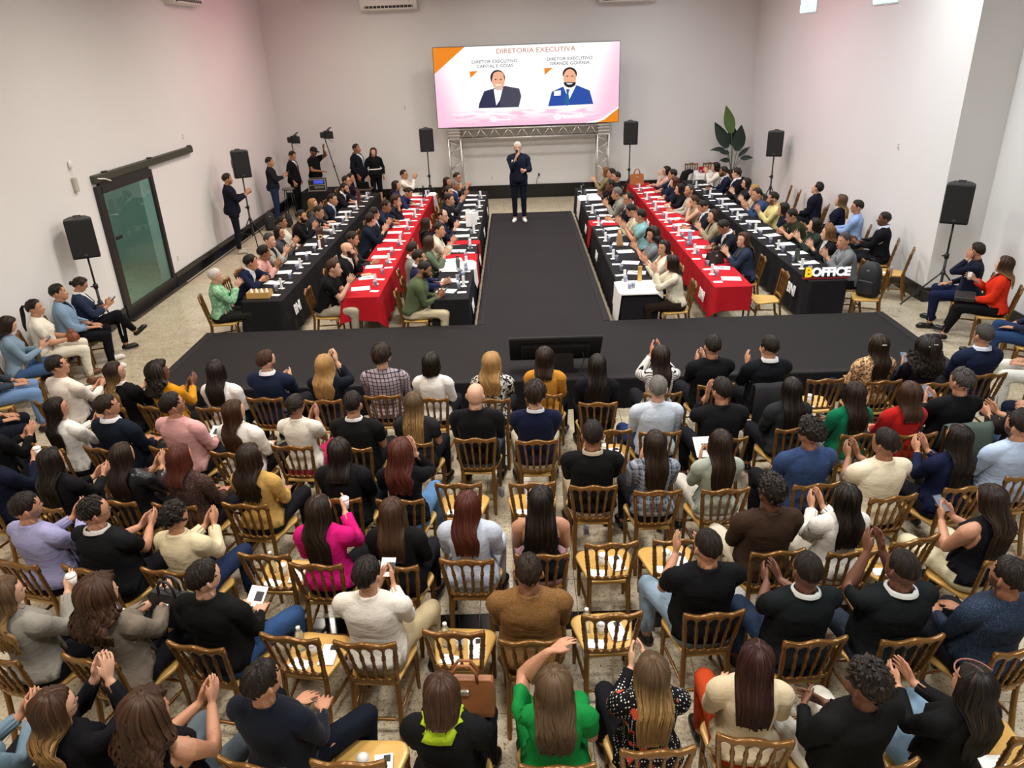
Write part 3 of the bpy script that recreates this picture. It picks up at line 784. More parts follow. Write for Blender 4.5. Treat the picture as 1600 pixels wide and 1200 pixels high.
HCOL = {'k': '#120d0b', 'd': '#21150f', 'b': '#3a2417', 'r': '#4a1f16', 'w': '#2c0f10', 'l': '#6b4a2c', 'y': '#a07a4a', 'g': '#6c6864', 's': '#c9c4bc', 'm': '#54402c', 'G': '#3d3a38'}
def rgba(h, a=1.): return (*lin(h), a)
PEOPLE = []
def person(label, at, yaw=0., seated=True, fem=False, girth=1., scale=None, skin='b', hair='short', hcol='k', tip='', beard=0., top=('long', '', '#222222'), jacket=None, collar=None, bottom='#1b1b20', bottom_kind='trousers', bpat='',
           shoes='#15120f', glasses=False, tie=None, tagged=None, zhead=None, zfloor=0., chair=True, near=True, at_xy=None, cap=None, edge=None, clampx=None, cowl=False, probe=False, **pk):
    T = TS[seated]; dz = T['dz']; rng = np.random.default_rng(abs(hash(label)) % 10**6 if False else sum(ord(c)*(i+7) for i, c in enumerate(label)))
    sc = scale or ((.955 if fem else 1.0)*rng.uniform(.985, 1.02))
    z0 = .455 if seated else 0.
    girth = girth*(1.045 if fem else 1.075)
    mo = lambda P, t, h: morph(P, t, h, dz, fem, girth)
    Jk = list(T['J']); Jp = np.array([T['J'][k] for k in Jk])
    jt = np.array([1. if k in ('pel', 'sp', 'ch', 'nk') else 0. for k in Jk]); jh = np.array([1. if k in ('hd', 'top') else 0. for k in Jk])
    Jm = dict(zip(Jk, mo(Jp, jt, jh)))
    S = lambda P: (P-V3(0, 0, z0))*sc+V3(0, 0, z0)
    yr = R(-yaw)
    Rz = rotm((0, 0, 1), yr)
    for more in range(7):           # guests at a table lean in from the table's edge
        B, hands = pose(T, Jm, **pk)
        hc = S(B['hd'](V3(0, 0, 1.225+dz)[None])[0])
        if at_xy is None:
            tgt = up(at[0], at[1], hc[2]+zfloor); off = Rz@hc; loc = (tgt[0]-off[0], tgt[1]-off[1], zfloor)
        else: loc = (at_xy[0], at_xy[1], zfloor)
        if edge is None or (edge-loc[0])*(1 if yaw > 0 else -1) >= .235: break
        pk['lean'] = pk.get('lean', 0)+3.5
    if clampx is not None: loc = (max(clampx[0], min(clampx[1], loc[0])), loc[1], loc[2])
    if probe: return loc, pk.get('lean', 0)
    worn = [top[0], bottom_kind, 'shoe_r', 'shoe_l']+(['jacket'] if jacket else [])
    cover = np.any([T['G'][k]['inner'] for k in worn], 0)
    P = mo(T['P']-T['N']*(.013*cover)[:, None], T['torso'], T['headw'])     # skin sits back under cloth
    rest = T['P']-V3(0, 0, dz)
    body = link('person', np_mesh('person_body', S(lbs(P, T['W'], B)), T['F'], M_SKIN, [('rest', rest)]))
    body.location = loc; body.rotation_euler = (0, 0, yr); body.color = rgba(SKIN[skin], beard); tag(body, label, 'person')
    def wear(kind, name, mat, col):
        g = T['G'][kind]; s = g['src']
        Q = mo(g['P'], T['torso'][s], T['headw'][s]); o = link(name, np_mesh(name, S(lbs(Q, T['W'][s], B)), g['F'], mat, [('rest', g['P']-V3(0, 0, dz))]), body)
        o.color = rgba(col); return o
    kind, pat, col = top
    names = {'long': 'shirt', 'short': 'short_sleeved_shirt', 'tank': 'sleeveless_top', 'blouse': 'blouse', 'jacket': 'jacket', 'under': 'shirt'}
    wear(kind, names[kind], FAB[pat], col)
    if jacket: wear('jacket', 'jacket', FAB[jacket[0]], jacket[1])
    if collar and cowl: wear('cowl', 'collar', FAB[''], collar)
    elif collar:
        n_ = 28; up_ = .014 if jacket else .0; of = .010 if jacket else .003; Q = []
        for rr, ad in ((.078+of, -.020), (.073+of, -.002), (.069+of*.7, .008+up_), (.064, .009+up_), (.060, -.012)):
            for i_ in range(n_):
                a_ = 2*math.pi*i_/n_; y_ = -.022+rr*math.sin(a_); Q.append((rr*math.cos(a_), y_, 1.081-.30*y_+ad+dz))
        Q = np.array(Q); ni = T.setdefault('nb', ((T['P'][:, None, :]-Q[None, :, :])**2).sum(2).argmin(0) if 'nb' not in T else None)
        Fq = []
        for k_ in range(4):
            for i_ in range(n_):
                j_ = (i_+1) % n_; a_, b_, c_, d_ = k_*n_+i_, k_*n_+j_, k_*n_+n_+j_, k_*n_+n_+i_; Fq += [(a_, b_, c_), (a_, c_, d_)]
        o = link('collar', np_mesh('collar', S(lbs(mo(Q, T['torso'][ni], T['headw'][ni]*.5), T['W'][ni], B)), np.array(Fq), FAB[''], [('rest', Q-V3(0, 0, dz))]), body); o.color = rgba(collar)
    wear(bottom_kind, bottom_kind, FAB[bpat], bottom)
    for q in ('shoe_r', 'shoe_l'): wear(q, 'shoe', M_SHOE, shoes)
    hs = .96 if fem else 1.
    def headpt(v): return S(B['hd']((np.atleast_2d(v)-V3(0, 0, 1.13))*hs+V3(0, 0, 1.13+dz)))
    if hair:
        v, f, uv, hw = make_hair(hair, rng, near)
        v = (v-V3(0, 0, 1.13))*hs+V3(0, 0, 1.13+dz)
        if girth > 1: v[:, 1] -= (1-hw)*(girth-1)*.17
        if jacket: v[:, 1] -= (1-hw)*.012
        p = hw[:, None]*B['hd'](v)+(1-hw)[:, None]*B['ch'](v)
        o = link('hair', np_mesh('hair', S(p), f, HAIRM[tip], [('strand', uv)]), body); o.color = rgba(HCOL[hcol] if len(hcol) == 1 else hcol)
    def front(xx, zz):
        q = np.abs(T['P'][:, 0]-xx)+np.abs(T['P'][:, 2]-dz-zz)*1.2-T['P'][:, 1]*.6+(T['torso'] < .5)*9; return int(q.argmin())
    if tie:
        mb = MB(); W_ = []; zz = [1.04, 1.02, .95, .88, .80, .72, .68]; ww = [.018, .014, .02, .026, .032, .036, .004]
        for z_, w_ in zip(zz, ww):
            i = front(0, z_); y_ = T['P'][i, 1]+.018
            for q in (-1, 1): mb.v.append((q*w_, y_, z_+dz)); W_.append(i)
            mb.v.append((0, y_+.008, z_+dz)); W_.append(i)
        for i in range(len(zz)-1):
            a = 3*i; mb.f += [(a, a+3, a+5), (a, a+5, a+2), (a+2, a+5, a+4), (a+2, a+4, a+1)]
        Q = np.array(mb.v); W_ = np.array(W_); o = link('tie', np_mesh('tie', S(lbs(mo(Q, T['torso'][W_], T['headw'][W_]), T['W'][W_], B)), np.array(mb.f), FAB[''], [('rest', Q)]), body); o.color = rgba(tie)
    if tagged:
        xx = .09*tagged; i = front(xx, .93); c = T['P'][i]+T['N'][i]*.026; n_ = T['N'][i]; u = np.cross((0, 0, 1), n_); u /= np.linalg.norm(u); w = np.cross(n_, u)
        Q = np.array([c+u*a*.036+w*b_*.026+n_*e for e in (0, -.004) for a, b_ in ((-1, -1), (1, -1), (1, 1), (-1, 1))]); W_ = np.full(8, i)
        Fq = np.array([(0, 1, 2), (0, 2, 3), (4, 6, 5), (4, 7, 6), (0, 4, 5), (0, 5, 1), (1, 5, 6), (1, 6, 2), (2, 6, 7), (2, 7, 3), (3, 7, 4), (3, 4, 0)])
        me = np_mesh('name_tag', S(lbs(mo(Q, T['torso'][W_], T['headw'][W_]), T['W'][W_], B)), Fq, M_PAPER); me.polygons.foreach_set('use_smooth', [False]*12)
        link('name_tag', me, body)
    if glasses:
        mb = MB()
        for s in (1, -1):
            mb.tube([(s*.031+.021*math.cos(a), .099-.004*abs(math.cos(a)), 1.213+.016*math.sin(a)) for a in np.linspace(0, 6.283, 11)], .0022, 5, False)
            mb.tube([(s*.053, .095, 1.218), (s*.08, .05, 1.22), (s*.085, -.01, 1.218)], .002, 5)
        mb.tube([(-.01, .104, 1.217), (.01, .104, 1.217)], .002, 5)
        mesh_obj('glasses', headpt(np.array(mb.v)), mb.f, M_BLACKPL, body, True)
    if cap:
        mb = MB(); v = []; n = 20
        mb.lathe([(.088, 0), (.09, .02), (.086, .05), (.07, .08), (.045, .1), (.012, .108)], 20, (0, -.004, 1.245))
        mb.v = [(x, (y+.004)*1.22-.004, z) for x, y, z in mb.v]
        k = [(x*.08, .085+y_*.095*(1-.35*x*x), 1.25-.012*y_) for y_ in (0, .5, 1) for x in np.linspace(-1, 1, 7)]
        mb.add(k, [(r*7+i, r*7+i+1, r*7+8+i, r*7+7+i) for r in range(2) for i in range(6)])
        mesh_obj('cap', headpt(np.array(mb.v)), mb.f, plain('cap_cloth', cap, .9), body, True)
    hw_ = [Matrix.Translation(Vector(loc))@Matrix(Rz.tolist()).to_4x4()@Vector(S(h[0][None])[0]) for h in hands]
    rec = {'o': body, 'loc': loc, 'yaw': yaw, 'label': label, 'hands': hw_, 'seat': seated, 'head': hc}
    if chair and seated: CHAIRS.append((loc, yaw, 'gold banquet chair under the '+label, 'occupied gold chairs'))
    PEOPLE.append(rec); return rec
CHAIRS = []
# ------------------------------------------------------------------ room shell
XL, XR, XRN, YB, YF, ZC, YP = -7.03, 6.88, 7.62, 23.0, -2.5, 6.5, 12.15
def struct(o, label=None): o['kind'] = 'structure'; 
floor_ = MB().box(((XL+XRN)/2, (YB+YF)/2, -.06), (XRN-XL+.4, YB-YF+.4, .08)).build('floor', M_JOINT); struct(floor_)
TILE = .8
tile_me = {}
def tile_mesh(w, d, mat=None):
    k = (round(w, 3), round(d, 3), mat)
    if k not in tile_me: tile_me[k] = MB().cbox((0, 0, -.01), (w-.004, d-.004, .02), .0015).mesh('tile', mat or M_GRAN)
    return tile_me[k]
xs = [XL]+[.39+TILE*k for k in range(-9, 9) if XL+.1 < .39+TILE*k < XRN-.1]+[XRN]
ys = [1.33, 2.13, 2.93, 3.73, 4.53, 4.73]+[5.13+TILE*k for k in range(0, 23) if 5.13+TILE*k < YB-.1]+[YB]
far = MB()
for j in range(len(ys)-1):
    for i in range(len(xs)-1):
        x0, x1, y0, y1 = xs[i], xs[i+1], ys[j], ys[j+1]
        if x0 > -4.7 and x1 < 5.35 and y0 > 8.5 and y1 < 10.5: continue
        if y0 > YP-.5 and x0 > XR+.3: continue
        if y1 > 13.0: far.cbox(((x0+x1)/2, (y0+y1)/2, -.01), (x1-x0-.004, y1-y0-.004, .02), .0015); continue
        me = tile_mesh(x1-x0, y1-y0, M_BLACKGRAN if abs(y0-4.53) < .01 else None)
        link('tile', me, floor_, ((x0+x1)/2, (y0+y1)/2, 0))
ft = far.build('tile_field', M_GRAN, floor_); ft['kind'] = 'stuff'
MB().box(((XL+XRN)/2, (YF+1.33)/2, -.01), (XRN-XL, 1.33-YF, .02)).build('floor_slab', M_GRAN, floor_)
def wall(name, c, d): o = MB().box(c, d).build(name, M_WALL); struct(o); return o
DY0, DY1, DZ = 12.66, 14.5, 2.3        # door opening
wl = MB()
for y0, y1, z0, z1 in ((YF, DY0, 0, ZC), (DY1, YB, 0, ZC), (DY0, DY1, DZ, ZC)): wl.box((XL-.1, (y0+y1)/2, (z0+z1)/2), (.2, y1-y0, z1-z0))
o = wl.build('wall_left', M_WALL); struct(o)
wall('wall_back', ((XL+XRN)/2, YB+.1, ZC/2), (XRN-XL+.6, .2, ZC)); wall('wall_front', ((XL+XRN)/2, YF-.1, ZC/2), (XRN-XL+.6, .2, ZC))
wall('wall_right', (XRN+.1, (YF+YP)/2, ZC/2), (.2, YP-YF, ZC)); wall('wall_right_far', ((XR+XRN+.2)/2, (YP+YB)/2, ZC/2), (XRN+.2-XR, YB-YP, ZC))
wall('ceiling', ((XL+XRN)/2, (YB+YF)/2, ZC+.1), (XRN-XL+.6, YB-YF+.6, .2))
for nm, c, d in (('baseboard_left', (XL+.02, (YF+12.5)/2, .12), (.04, 12.5-YF, .24)), ('baseboard_left', (XL+.02, (14.66+YB)/2, .12), (.04, YB-14.66, .24)),
                 ('baseboard_back', ((XL+XR)/2, YB-.02, .2), (XR-XL, .04, .4)), ('baseboard_right', (XRN-.02, (YF+YP)/2, .125), (.04, YP-YF, .25)),
                 ('baseboard_right', (XR-.02, (YP+YB)/2, .125), (.04, YB-YP, .25)), ('baseboard_right', ((XR+XRN)/2-.02, YP-.02, .125), (XRN-XR+.04, .04, .25))):
    o = MB().cbox(c, d, .008).build(nm, M_BLACKGRAN); struct(o)
# low black granite ledge under the wall, with a pale metal lip
o = MB().cbox((XL+.10, (12.4+22.9)/2, .03), (.20, 10.5, .06), .01).build('trim_1', M_BLACKGRAN); struct(o)
MB().box((XL+.205, 17.3, .045), (.012, 5.2, .02)).build('metal_lip', M_ALU, o)
# sliding glass door
def tint_glass(name, c, rough=0.):
    m = bpy.data.materials.new(name); m.use_nodes = True; nt = m.node_tree; nt.nodes.clear()
    t = nt.nodes.new('ShaderNodeBsdfTransparent'); t.inputs[0].default_value = (*lin(c), 1)
    gl = nt.nodes.new('ShaderNodeBsdfGlossy'); gl.inputs['Roughness'].default_value = .02; gl.inputs[0].default_value = (.8, .9, .88, 1)
    fr = nt.nodes.new('ShaderNodeFresnel'); fr.inputs[0].default_value = 1.55
    mx = nt.nodes.new('ShaderNodeMixShader'); ou = nt.nodes.new('ShaderNodeOutputMaterial')
    nt.links.new(fr.outputs[0], mx.inputs[0]); nt.links.new(t.outputs[0], mx.inputs[1]); nt.links.new(gl.outputs[0], mx.inputs[2]); nt.links.new(mx.outputs[0], ou.inputs[0]); return m
M_TINT = tint_glass('tinted_glass', '#a9c6be')
M_FRAME = plain('dark_bronze_frame', '#221d1b', .45, grain=.1)
d = empty('door_1'); d['kind'] = 'structure'
xd = XL+.03
for nm, c, dd in (('stile', (xd, 12.60, 1.16), (.06, .18, 2.32)), ('stile', (xd, 14.53, 1.16), (.06, .10, 2.32)), ('head_rail', (xd, 13.57, 2.28), (.06, 1.84, .2)), ('sill_rail', (xd, 13.58, .10), (.06, 1.8, .2))):
    MB().cbox(c, dd, .008).build(nm, M_FRAME, d)
mesh_obj('pane', [(xd-.015, 12.67, .19), (xd-.015, 14.49, .19), (xd-.015, 14.49, 2.19), (xd-.015, 12.67, 2.19)], [(0, 1, 2, 3)], M_TINT, d)
MB().cbox((xd+.05, 12.80, 1.42), (.03, .20, .06), .008).build('handle', M_BLACKMETAL, d)
MB().cbox((xd+.01, 14.55, 2.44), (.09, 4.1, .13), .012).build('sliding_rail', plain('rail_olive', '#3b3a2c', .5), d)
for y in (12.9, 14.6, 16.5): MB().cbox((xd+.02, y, 2.515), (.06, .12, .03), .006).build('rail_bracket', M_BLACKMETAL, d)
MB().tube([(xd+.07, 12.56, 2.45), (xd+.08, 12.75, 2.42), (xd+.07, 12.95, 2.36)], .012, 6).build('loose_cord', M_WHITEPL, d)
# room beyond the glass
m_side = plain('side_room_paint', '#aeb8b2', .8)
for nm, c, dd, mt in (('wall_side_room', (XL-3.4, 13.6, 1.5), (.1, 6, 3), m_side), ('wall_side_room', (XL-1.75, 10.6, 1.5), (3.3, .1, 3), m_side), ('wall_side_room', (XL-1.75, 16.6, 1.5), (3.3, .1, 3), m_side),
                      ('floor_side_room', (XL-1.75, 13.6, -.03), (3.3, 6, .06), M_GRAN), ('ceiling_side_room', (XL-1.75, 13.6, 3.05), (3.3, 6, .1), m_side), ('baseboard_side_room', (XL-3.33, 13.6, .07), (.04, 6, .14), M_WHITEPL)):
    o = MB().box(c, dd).build(nm, mt); struct(o)
# wall sockets, conduit box
def socket(loc, ax, label, dim=(.07, .115)):
    t = empty('wall_socket', loc, 0 if ax == 'y' else math.pi/2*ax, label, 'socket', 'wall plates')
    MB().cbox((0, -.006, 0), (dim[0], .012, dim[1]), .004).build('plate', M_WHITEPL, t)
    for s in (-1, 1): MB().cbox((0, -.014, s*.025), (.03, .006, .025), .003).build('outlet', plain('socket_grey', '#8d8880', .5), t)
socket((XL, 14.95, .48), 1, 'small socket plate low on the wall beside the glass door')
socket((-3.2, YB, 2.72), 'y', 'small switch plate beside the big screen')
socket((-.75, YB, .62), 'y', 'low socket plate on the back wall behind the speaker on stage')
socket((XL, 16.4, 2.72), 1, 'small plate on the wall above the sliding door rail')
socket((XR, 13.9, 2.35), -1, 'blank plate high on the wall above the seated guests')
t = empty('junction_box', (XL, 12.0, 2.5), math.pi/2, 'grey box with dangling lamp socket on wall near the glass door', 'junction box')
MB().cbox((0, -.03, -.05), (.09, .06, .22), .01).build('box', plain('box_grey', '#b7b1a6', .6), t); MB().tube([(0, -.02, .06), (.01, -.03, .14), (0, -.02, .2)], .006, 6).build('cable', M_WHITEPL, t)
MB().lathe([(.02, 0), (.03, .02), (.03, .09), (.015, .12)], 10, (0, -.03, .2)).build('lamp_socket', M_WHITEPL, t, True)
# wall plug with a thin cable by the stage end
t = empty('cable_plug', (.6, YB-.04, .4), 0, 'thin black cable rising to a plug above the back baseboard', 'cable')
MB().tube([(0, -.02, 0), (0, -.03, .12), (.03, -.03, .2), (.07, -.02, .26)], .008, 6).build('cord', M_BLACKPL, t); MB().cbox((.07, 0, .28), (.05, .05, .07), .008).build('plug', M_BLACKPL, t)
# glass block windows, daylight put into the blocks as their own glow
def block_mat():
    m, nt, b = new_mat('glass_block'); g = G(nt); p = g.coord(); n = g.noise(p, 30, 3)
    c = g.mix(n, lin('#8fb9bd'), lin('#f2ffff')); nt.links.new(c, b.inputs['Emission Color']); b.inputs['Emission Strength'].default_value = .9
    nt.links.new(c, b.inputs['Base Color']); b.inputs['Roughness'].default_value = .1; return m
M_BLOCK = block_mat(); bl_me = MB().cbox((0, 0, 0), (.05, .19, .19), .02).mesh('glass_block', M_BLOCK)
for w, (y0, n) in enumerate(((18.72, 5), (14.8, 5))):
    wn = MB().box((XR-.004, y0+n*.1, 4.70+.4), (.02, n*.2+.04, .84)).build('window_%d' % (w+1), plain('grout_white', '#d8dcda', .8)); struct(wn)
    for i in range(n):
        for k in range(4): link('glass_block', bl_me, wn, (XR-.02, y0+.1+i*.2, 4.80+k*.2))
# split air conditioners
def ac(loc, rz, label):
    t = empty('air_conditioner', loc, rz, label, 'air conditioner', 'split air conditioners')
    L = 1.55
    prof = [(0, 0), (0, .36), (-.17, .36), (-.24, .30), (-.25, .14), (-.20, .03), (-.1, 0)]
    mb = MB(); n = len(prof); vs = [(x, y, z) for x in (-L/2, L/2) for y, z in prof]
    mb.add(vs, [tuple(range(n)), tuple(range(2*n-1, n-1, -1))]+[((i+1) % n, i, n+i, n+(i+1) % n) for i in range(n)]); mb.build('body', M_WHITEPL, t)
    MB().box((0, -.228, .085), (L*.86, .02, .085)).build('outlet', plain('vent_dark', '#33302e', .7), t)
    for k in range(13): MB().box((-L*.41+k*L*.82/12, -.236, .085), (.012, .02, .085)).build('vane', M_WHITEPL, t)
    MB().cbox((0, -.245, .035), (L*.86, .02, .03), .006).build('flap', M_WHITEPL, t)
    MB().box((L*.38, -.25, .22), (.06, .006, .02)).build('badge', M_ALU, t)
ac((-3.38, YB, 5.24), 0, 'white split air conditioner above the big screen, vents open'); ac((3.2, YB, 5.22), 0, 'white split air conditioner cut off above the speaker with the red table')
ac((XL, 17.6, 5.24), math.pi/2, 'white split air conditioner high on the wall over the glass door')
# ------------------------------------------------------------------ stage
SX0, SX1, SY0, SY1, RX0, RX1, RY1, SZ = -4.78, 5.42, 8.42, 10.57, -.66, 1.34, 18.75, .4
st = empty('stage', (0, 0, 0), 0, 'low T-shaped black carpeted stage with a long runway', 'stage')
def deck(name, x0, x1, y0, y1):
    nx, ny = max(2, int((x1-x0)/.35)), max(2, int((y1-y0)/.35)); vs = []; fs = []
    for j in range(ny+1):
        for i in range(nx+1):
            x = x0+(x1-x0)*i/nx; y = y0+(y1-y0)*j/ny
            ed = 0 if i in (0, nx) or j in (0, ny) else 1
            vs.append((x, y, SZ+ed*(.003*math.sin(x*2.3+y*1.1)+.0025*math.sin(y*3.7-x*.7))))
    for j in range(ny):
        for i in range(nx): a = j*(nx+1)+i; fs.append((a, a+1, a+nx+2, a+nx+1))
    return mesh_obj(name, vs, fs, M_CARPET, st, True)
deck('carpet', SX0, SX1, SY0, SY1); deck('runway_carpet', RX0, RX1, SY1, RY1)
M_SKIRT = plain('black_skirt', '#131214', .9, spec=.1, grain=.3, gscale=30, bump=.3)
def skirt(p0, p1):
    L = math.dist(p0, p1); n = max(2, int(L/.07)); nx, ny = (p1[1]-p0[1])/L, -(p1[0]-p0[0])/L; vs = []; fs = []
    for i in range(n+1):
        x, y = p0[0]+(p1[0]-p0[0])*i/n, p0[1]+(p1[1]-p0[1])*i/n
        for z in (SZ, SZ-.02, 0): w = (0 if z == SZ else .012+.012*math.sin(i*1.7)*(SZ-z)/SZ); vs.append((x+nx*w, y+ny*w, z))
    for i in range(n):
        for k in range(2): a = i*3+k; fs.append((a, a+1, a+4, a+3))
    mesh_obj('skirt', vs, fs, M_SKIRT, st, True)
for a, b in (((SX0, SY0), (SX1, SY0)), ((SX1, SY0), (SX1, SY1)), ((SX1, SY1), (RX1, SY1)), ((RX1, SY1), (RX1, RY1)), ((RX1, RY1), (RX0, RY1)), ((RX0, RY1), (RX0, SY1)), ((RX0, SY1), (SX0, SY1)), ((SX0, SY1), (SX0, SY0))): skirt(a, b)
M_HEM = plain('carpet_hem', '#2b2829', .9, spec=.12, grain=.3, gscale=25)
for c, dd in (((RX0+.05, (SY1+RY1)/2), (.10, RY1-SY1)), ((RX1-.05, (SY1+RY1)/2), (.10, RY1-SY1)), (((RX0+RX1)/2, RY1-.05), (RX1-RX0, .1)), (((SX0+SX1)/2, SY0+.06), (SX1-SX0, .10)), ((SX0+.06, (SY0+SY1)/2), (.12, SY1-SY0)), ((SX1-.06, (SY0+SY1)/2), (.12, SY1-SY0))):
    MB().cbox((c[0], c[1], SZ+.003), (dd[0], dd[1], .010), .003).build('hem_strip', M_HEM, st)
# speaker's return monitor, seen from behind
mo_ = empty('stage_monitor', (.42, 8.72, SZ-.0), 0, 'large flat monitor tilted back on a dark stand at the stage edge', 'monitor')
Mt = Matrix.Rotation(R(40), 3, 'X')
MB().cbox((0, -.03, .33), (1.16, .035, .56), .012, Mt).build('panel', M_BLACKPL, mo_)
MB().cbox((0, -.055, .302), (.86, .04, .32), .02, Mt).build('rear_housing', plain('monitor_rear', '#1d1c1f', .45), mo_)
MB().cbox((.1, .05, .18), (.26, .2, .36), .01).build('stand', plain('monitor_stand', '#211b1a', .7), mo_)
MB().tube([(.33, -.02, .32), (.36, -.1, .2), (.3, -.16, .06), (.37, -.22, .012), (.45, -.26, .012)], .008, 6).build('cable', M_BLACKPL, mo_)
# thin black floor strip beside the stage
o = MB().cbox(((SX1+XRN)/2+.1, 9.36, .006), (XRN-SX1-.2, .06, .012), .004).build('cable_cover', M_BLACKPL); tag(o, 'thin black cable cover running from stage corner to wall', 'cable cover')
# ------------------------------------------------------------------ truss + LED screen
TY = 22.45
tr = empty('screen_truss', (0, 0, 0), 0, 'silver aluminium box truss goalpost under the big screen', 'truss')
def tube_o(nm, a, b, r, par): return MB().tube([a, b], r, 8).build(nm, M_ALU, par, True)
for x0, x1 in ((-1.93, -1.58), (2.35, 2.68)):
    up_ = MB()
    for x in (x0, x1):
        for y in (TY-.17, TY+.17): up_.tube([(x, y, 0), (x, y, 1.85)], .025, 8)
    up_.box(((x0+x1)/2, TY, .006), (.5, .5, .012))
    U = up_.build('upright', M_ALU, tr, True)
    z = .1; s = 0
    while z < 1.75:
        z2 = min(z+.22, 1.78); a, b = (x0, x1) if s % 2 == 0 else (x1, x0)
        tube_o('brace', (a, TY-.17, z), (b, TY-.17, z2), .012, U); tube_o('brace', (a, TY+.17, z), (b, TY+.17, z2), .012, U)
        tube_o('brace', (x0 if s % 2 else x1, TY-.17, z), (x0 if s % 2 else x1, TY+.17, z2), .012, U); z = z2; s += 1
    cb = MB()
    for zz in (1.84, 1.93, 2.02, 2.1): cb.cbox(((x0+x1)/2, TY, zz), (x1-x0+.03, .37, .05), .012)
    cb.box(((x0+x1)/2, TY, 1.96), (x1-x0-.05, .30, .24)); cb.build('corner_block', M_ALU, tr)
bm_ = MB()
for z in (1.84, 2.10):
    for y in (TY-.17, TY+.17): bm_.tube([(-1.58, y, z), (2.35, y, z)], .025, 8)
Bm = bm_.build('cross_beam', M_ALU, tr, True)
n = 20
for i in range(n):
    xa, xb = -1.58+3.93*i/n, -1.58+3.93*(i+1)/n; za, zb = (1.84, 2.10) if i % 2 == 0 else (2.10, 1.84)
    for y in (TY-.17, TY+.17): tube_o('brace', (xa, y, za), (xb, y, zb), .013, Bm)
sx0, sx1, sz0, sz1 = -2.2, 2.93, 2.17, 4.25; sw, sh = sx1-sx0, sz1-sz0; SYF = 22.28
sc = empty('led_screen', ((sx0+sx1)/2, SYF, (sz0+sz1)/2), 0, 'wide LED screen with two portraits under orange heading text', 'screen')
MB().cbox((0, .06, 0), (sw+.03, .12, sh+.03), .008).build('cabinet', M_BLACKMETAL, sc)
def screen_mat():
    m, nt, b = new_mat('screen_image'); g = G(nt); x, y, z = g.xyz(g.coord())
    u = g.m('DIVIDE', x, sw/2); v = g.m('DIVIDE', z, sh/2)
    side = g.ramp(g.m('ADD', g.m('ABSOLUTE', g.m('ADD', u, .03)), g.m('MULTIPLY', v, -.14)), .66, 1.02)
    low = g.ramp(v, -.58, -.98); wv = g.noise(g.comb(g.m('MULTIPLY', x, 1.4), 0., g.m('MULTIPLY', z, 9)), 1.5, 3)
    band = g.m('MULTIPLY', g.ramp(v, -.55, -.66), g.ramp(wv, .40, .62))
    f = g.m('MAXIMUM', g.m('MULTIPLY', side, .75), g.m('MULTIPLY', g.m('MAXIMUM', band, low), .8), clamp=True)
    c = g.mix(f, lin('#ffffff'), g.mix(g.noise(g.coord(), 1.3, 2), lin('#eea4dc'), lin('#f3b0c0')))
    nt.links.new(c, b.inputs['Emission Color']); b.inputs['Emission Strength'].default_value = 1.05
    b.inputs['Base Color'].default_value = (.02, .02, .02, 1); return m
MB().box((0, -.004, 0), (sw, .008, sh)).build('display', screen_mat(), sc)
def flat(name, poly, mat, lay=1):
    """flat print on the display; poly in metres from the screen centre"""
    y = -.008-.0012*lay
    return mesh_obj(name, [(x, y, z) for x, z in poly], [tuple(range(len(poly)))], mat, sc)
def S2(px, py):
    """1600x1000 crop of the screen -> metres"""
    return ((px-808)/1440*sw+(py-350)*0*0, -(py-(360-(px-808)*.026))/608*sh)
def SP(pts): return [S2(*p) for p in pts]
def ell(cx, cy, rx, ry, a0=0, a1=360, n=20): return [S2(cx+rx*math.cos(R(a0+(a1-a0)*i/n)), cy-ry*math.sin(R(a0+(a1-a0)*i/n))) for i in range(n+(a1-a0 < 360))]
OR_ = emis('screen_orange', '#f58a12', .95)
flat('orange_corner', [(-sw/2, sh/2), (-sw/2, sh/2-.66), (-sw/2+.88, sh/2)], OR_); flat('orange_corner', [(sw/2, -sh/2), (sw/2, -sh/2+.36), (sw/2-.12, -sh/2+.28), (sw/2-.38, -sh/2+.08), (sw/2-.62, -sh/2)], OR_)
flat('white_swoosh', [(sw/2-.62, -sh/2), (sw/2-.38, -sh/2+.08), (sw/2-.12, -sh/2+.28), (sw/2, -sh/2+.36), (sw/2, -sh/2+.41), (sw/2-.2, -sh/2+.27), (sw/2-.5, -sh/2+.09), (sw/2-.95, -sh/2)], emis('screen_white', '#ffffff', 1.1))
flat('orange_wedge', SP([(362, 250), (428, 247), (368, 298)]), OR_); flat('orange_wedge', SP([(944, 230), (1010, 228), (946, 282)]), OR_)
def stext(s, px, py, size, mat, sxx=1., bold=0.):
    x, z = S2(px, py); text_mesh('lettering', s, size, mat, sc, .0008, (x, -.012, z), (R(90), 0, 0), sx=sxx, bold=bold)
TB, TO = emis('screen_text_dark', '#3a3f4c', .8), emis('screen_text_orange', '#d07c50', .9)
stext('DIRETORIA EXECUTIVA', 880, 97, .175, TO, 1.18); stext('DIRETOR EXECUTIVO', 560, 178, .115, TB, 1.12); stext('CAPITAL E GOIÁS', 562, 212, .115, TB, 1.12)
stext('DIRETOR EXECUTIVO', 1141, 161, .115, TB, 1.12); stext('GRANDE GOIÂNIA', 1141, 195, .115, TB, 1.12); stext('@renanadv', 1135, 597, .17, emis('screen_white', '#ffffff', 1.1), 1.1, .006); stext('@renanadv'[:1]+'..........', 590, 612, .14, emis('screen_white', '#ffffff', 1.1), 1.3, .006)
SKN, SKN2, NAVY, BLUE, BEARD = emis('print_skin', '#f2b592', 1.), emis('print_skin_dark', '#b06a48', .85), emis('print_navy', '#2c2e58', .8), emis('print_blue', '#1c50b4', .85), emis('print_dark', '#24191a', .6)
WH, GREY, TIE = emis('screen_white', '#ffffff', 1.1), emis('print_grey', '#4a4a5e', .8), emis('print_tie', '#1f6fa8', .8)
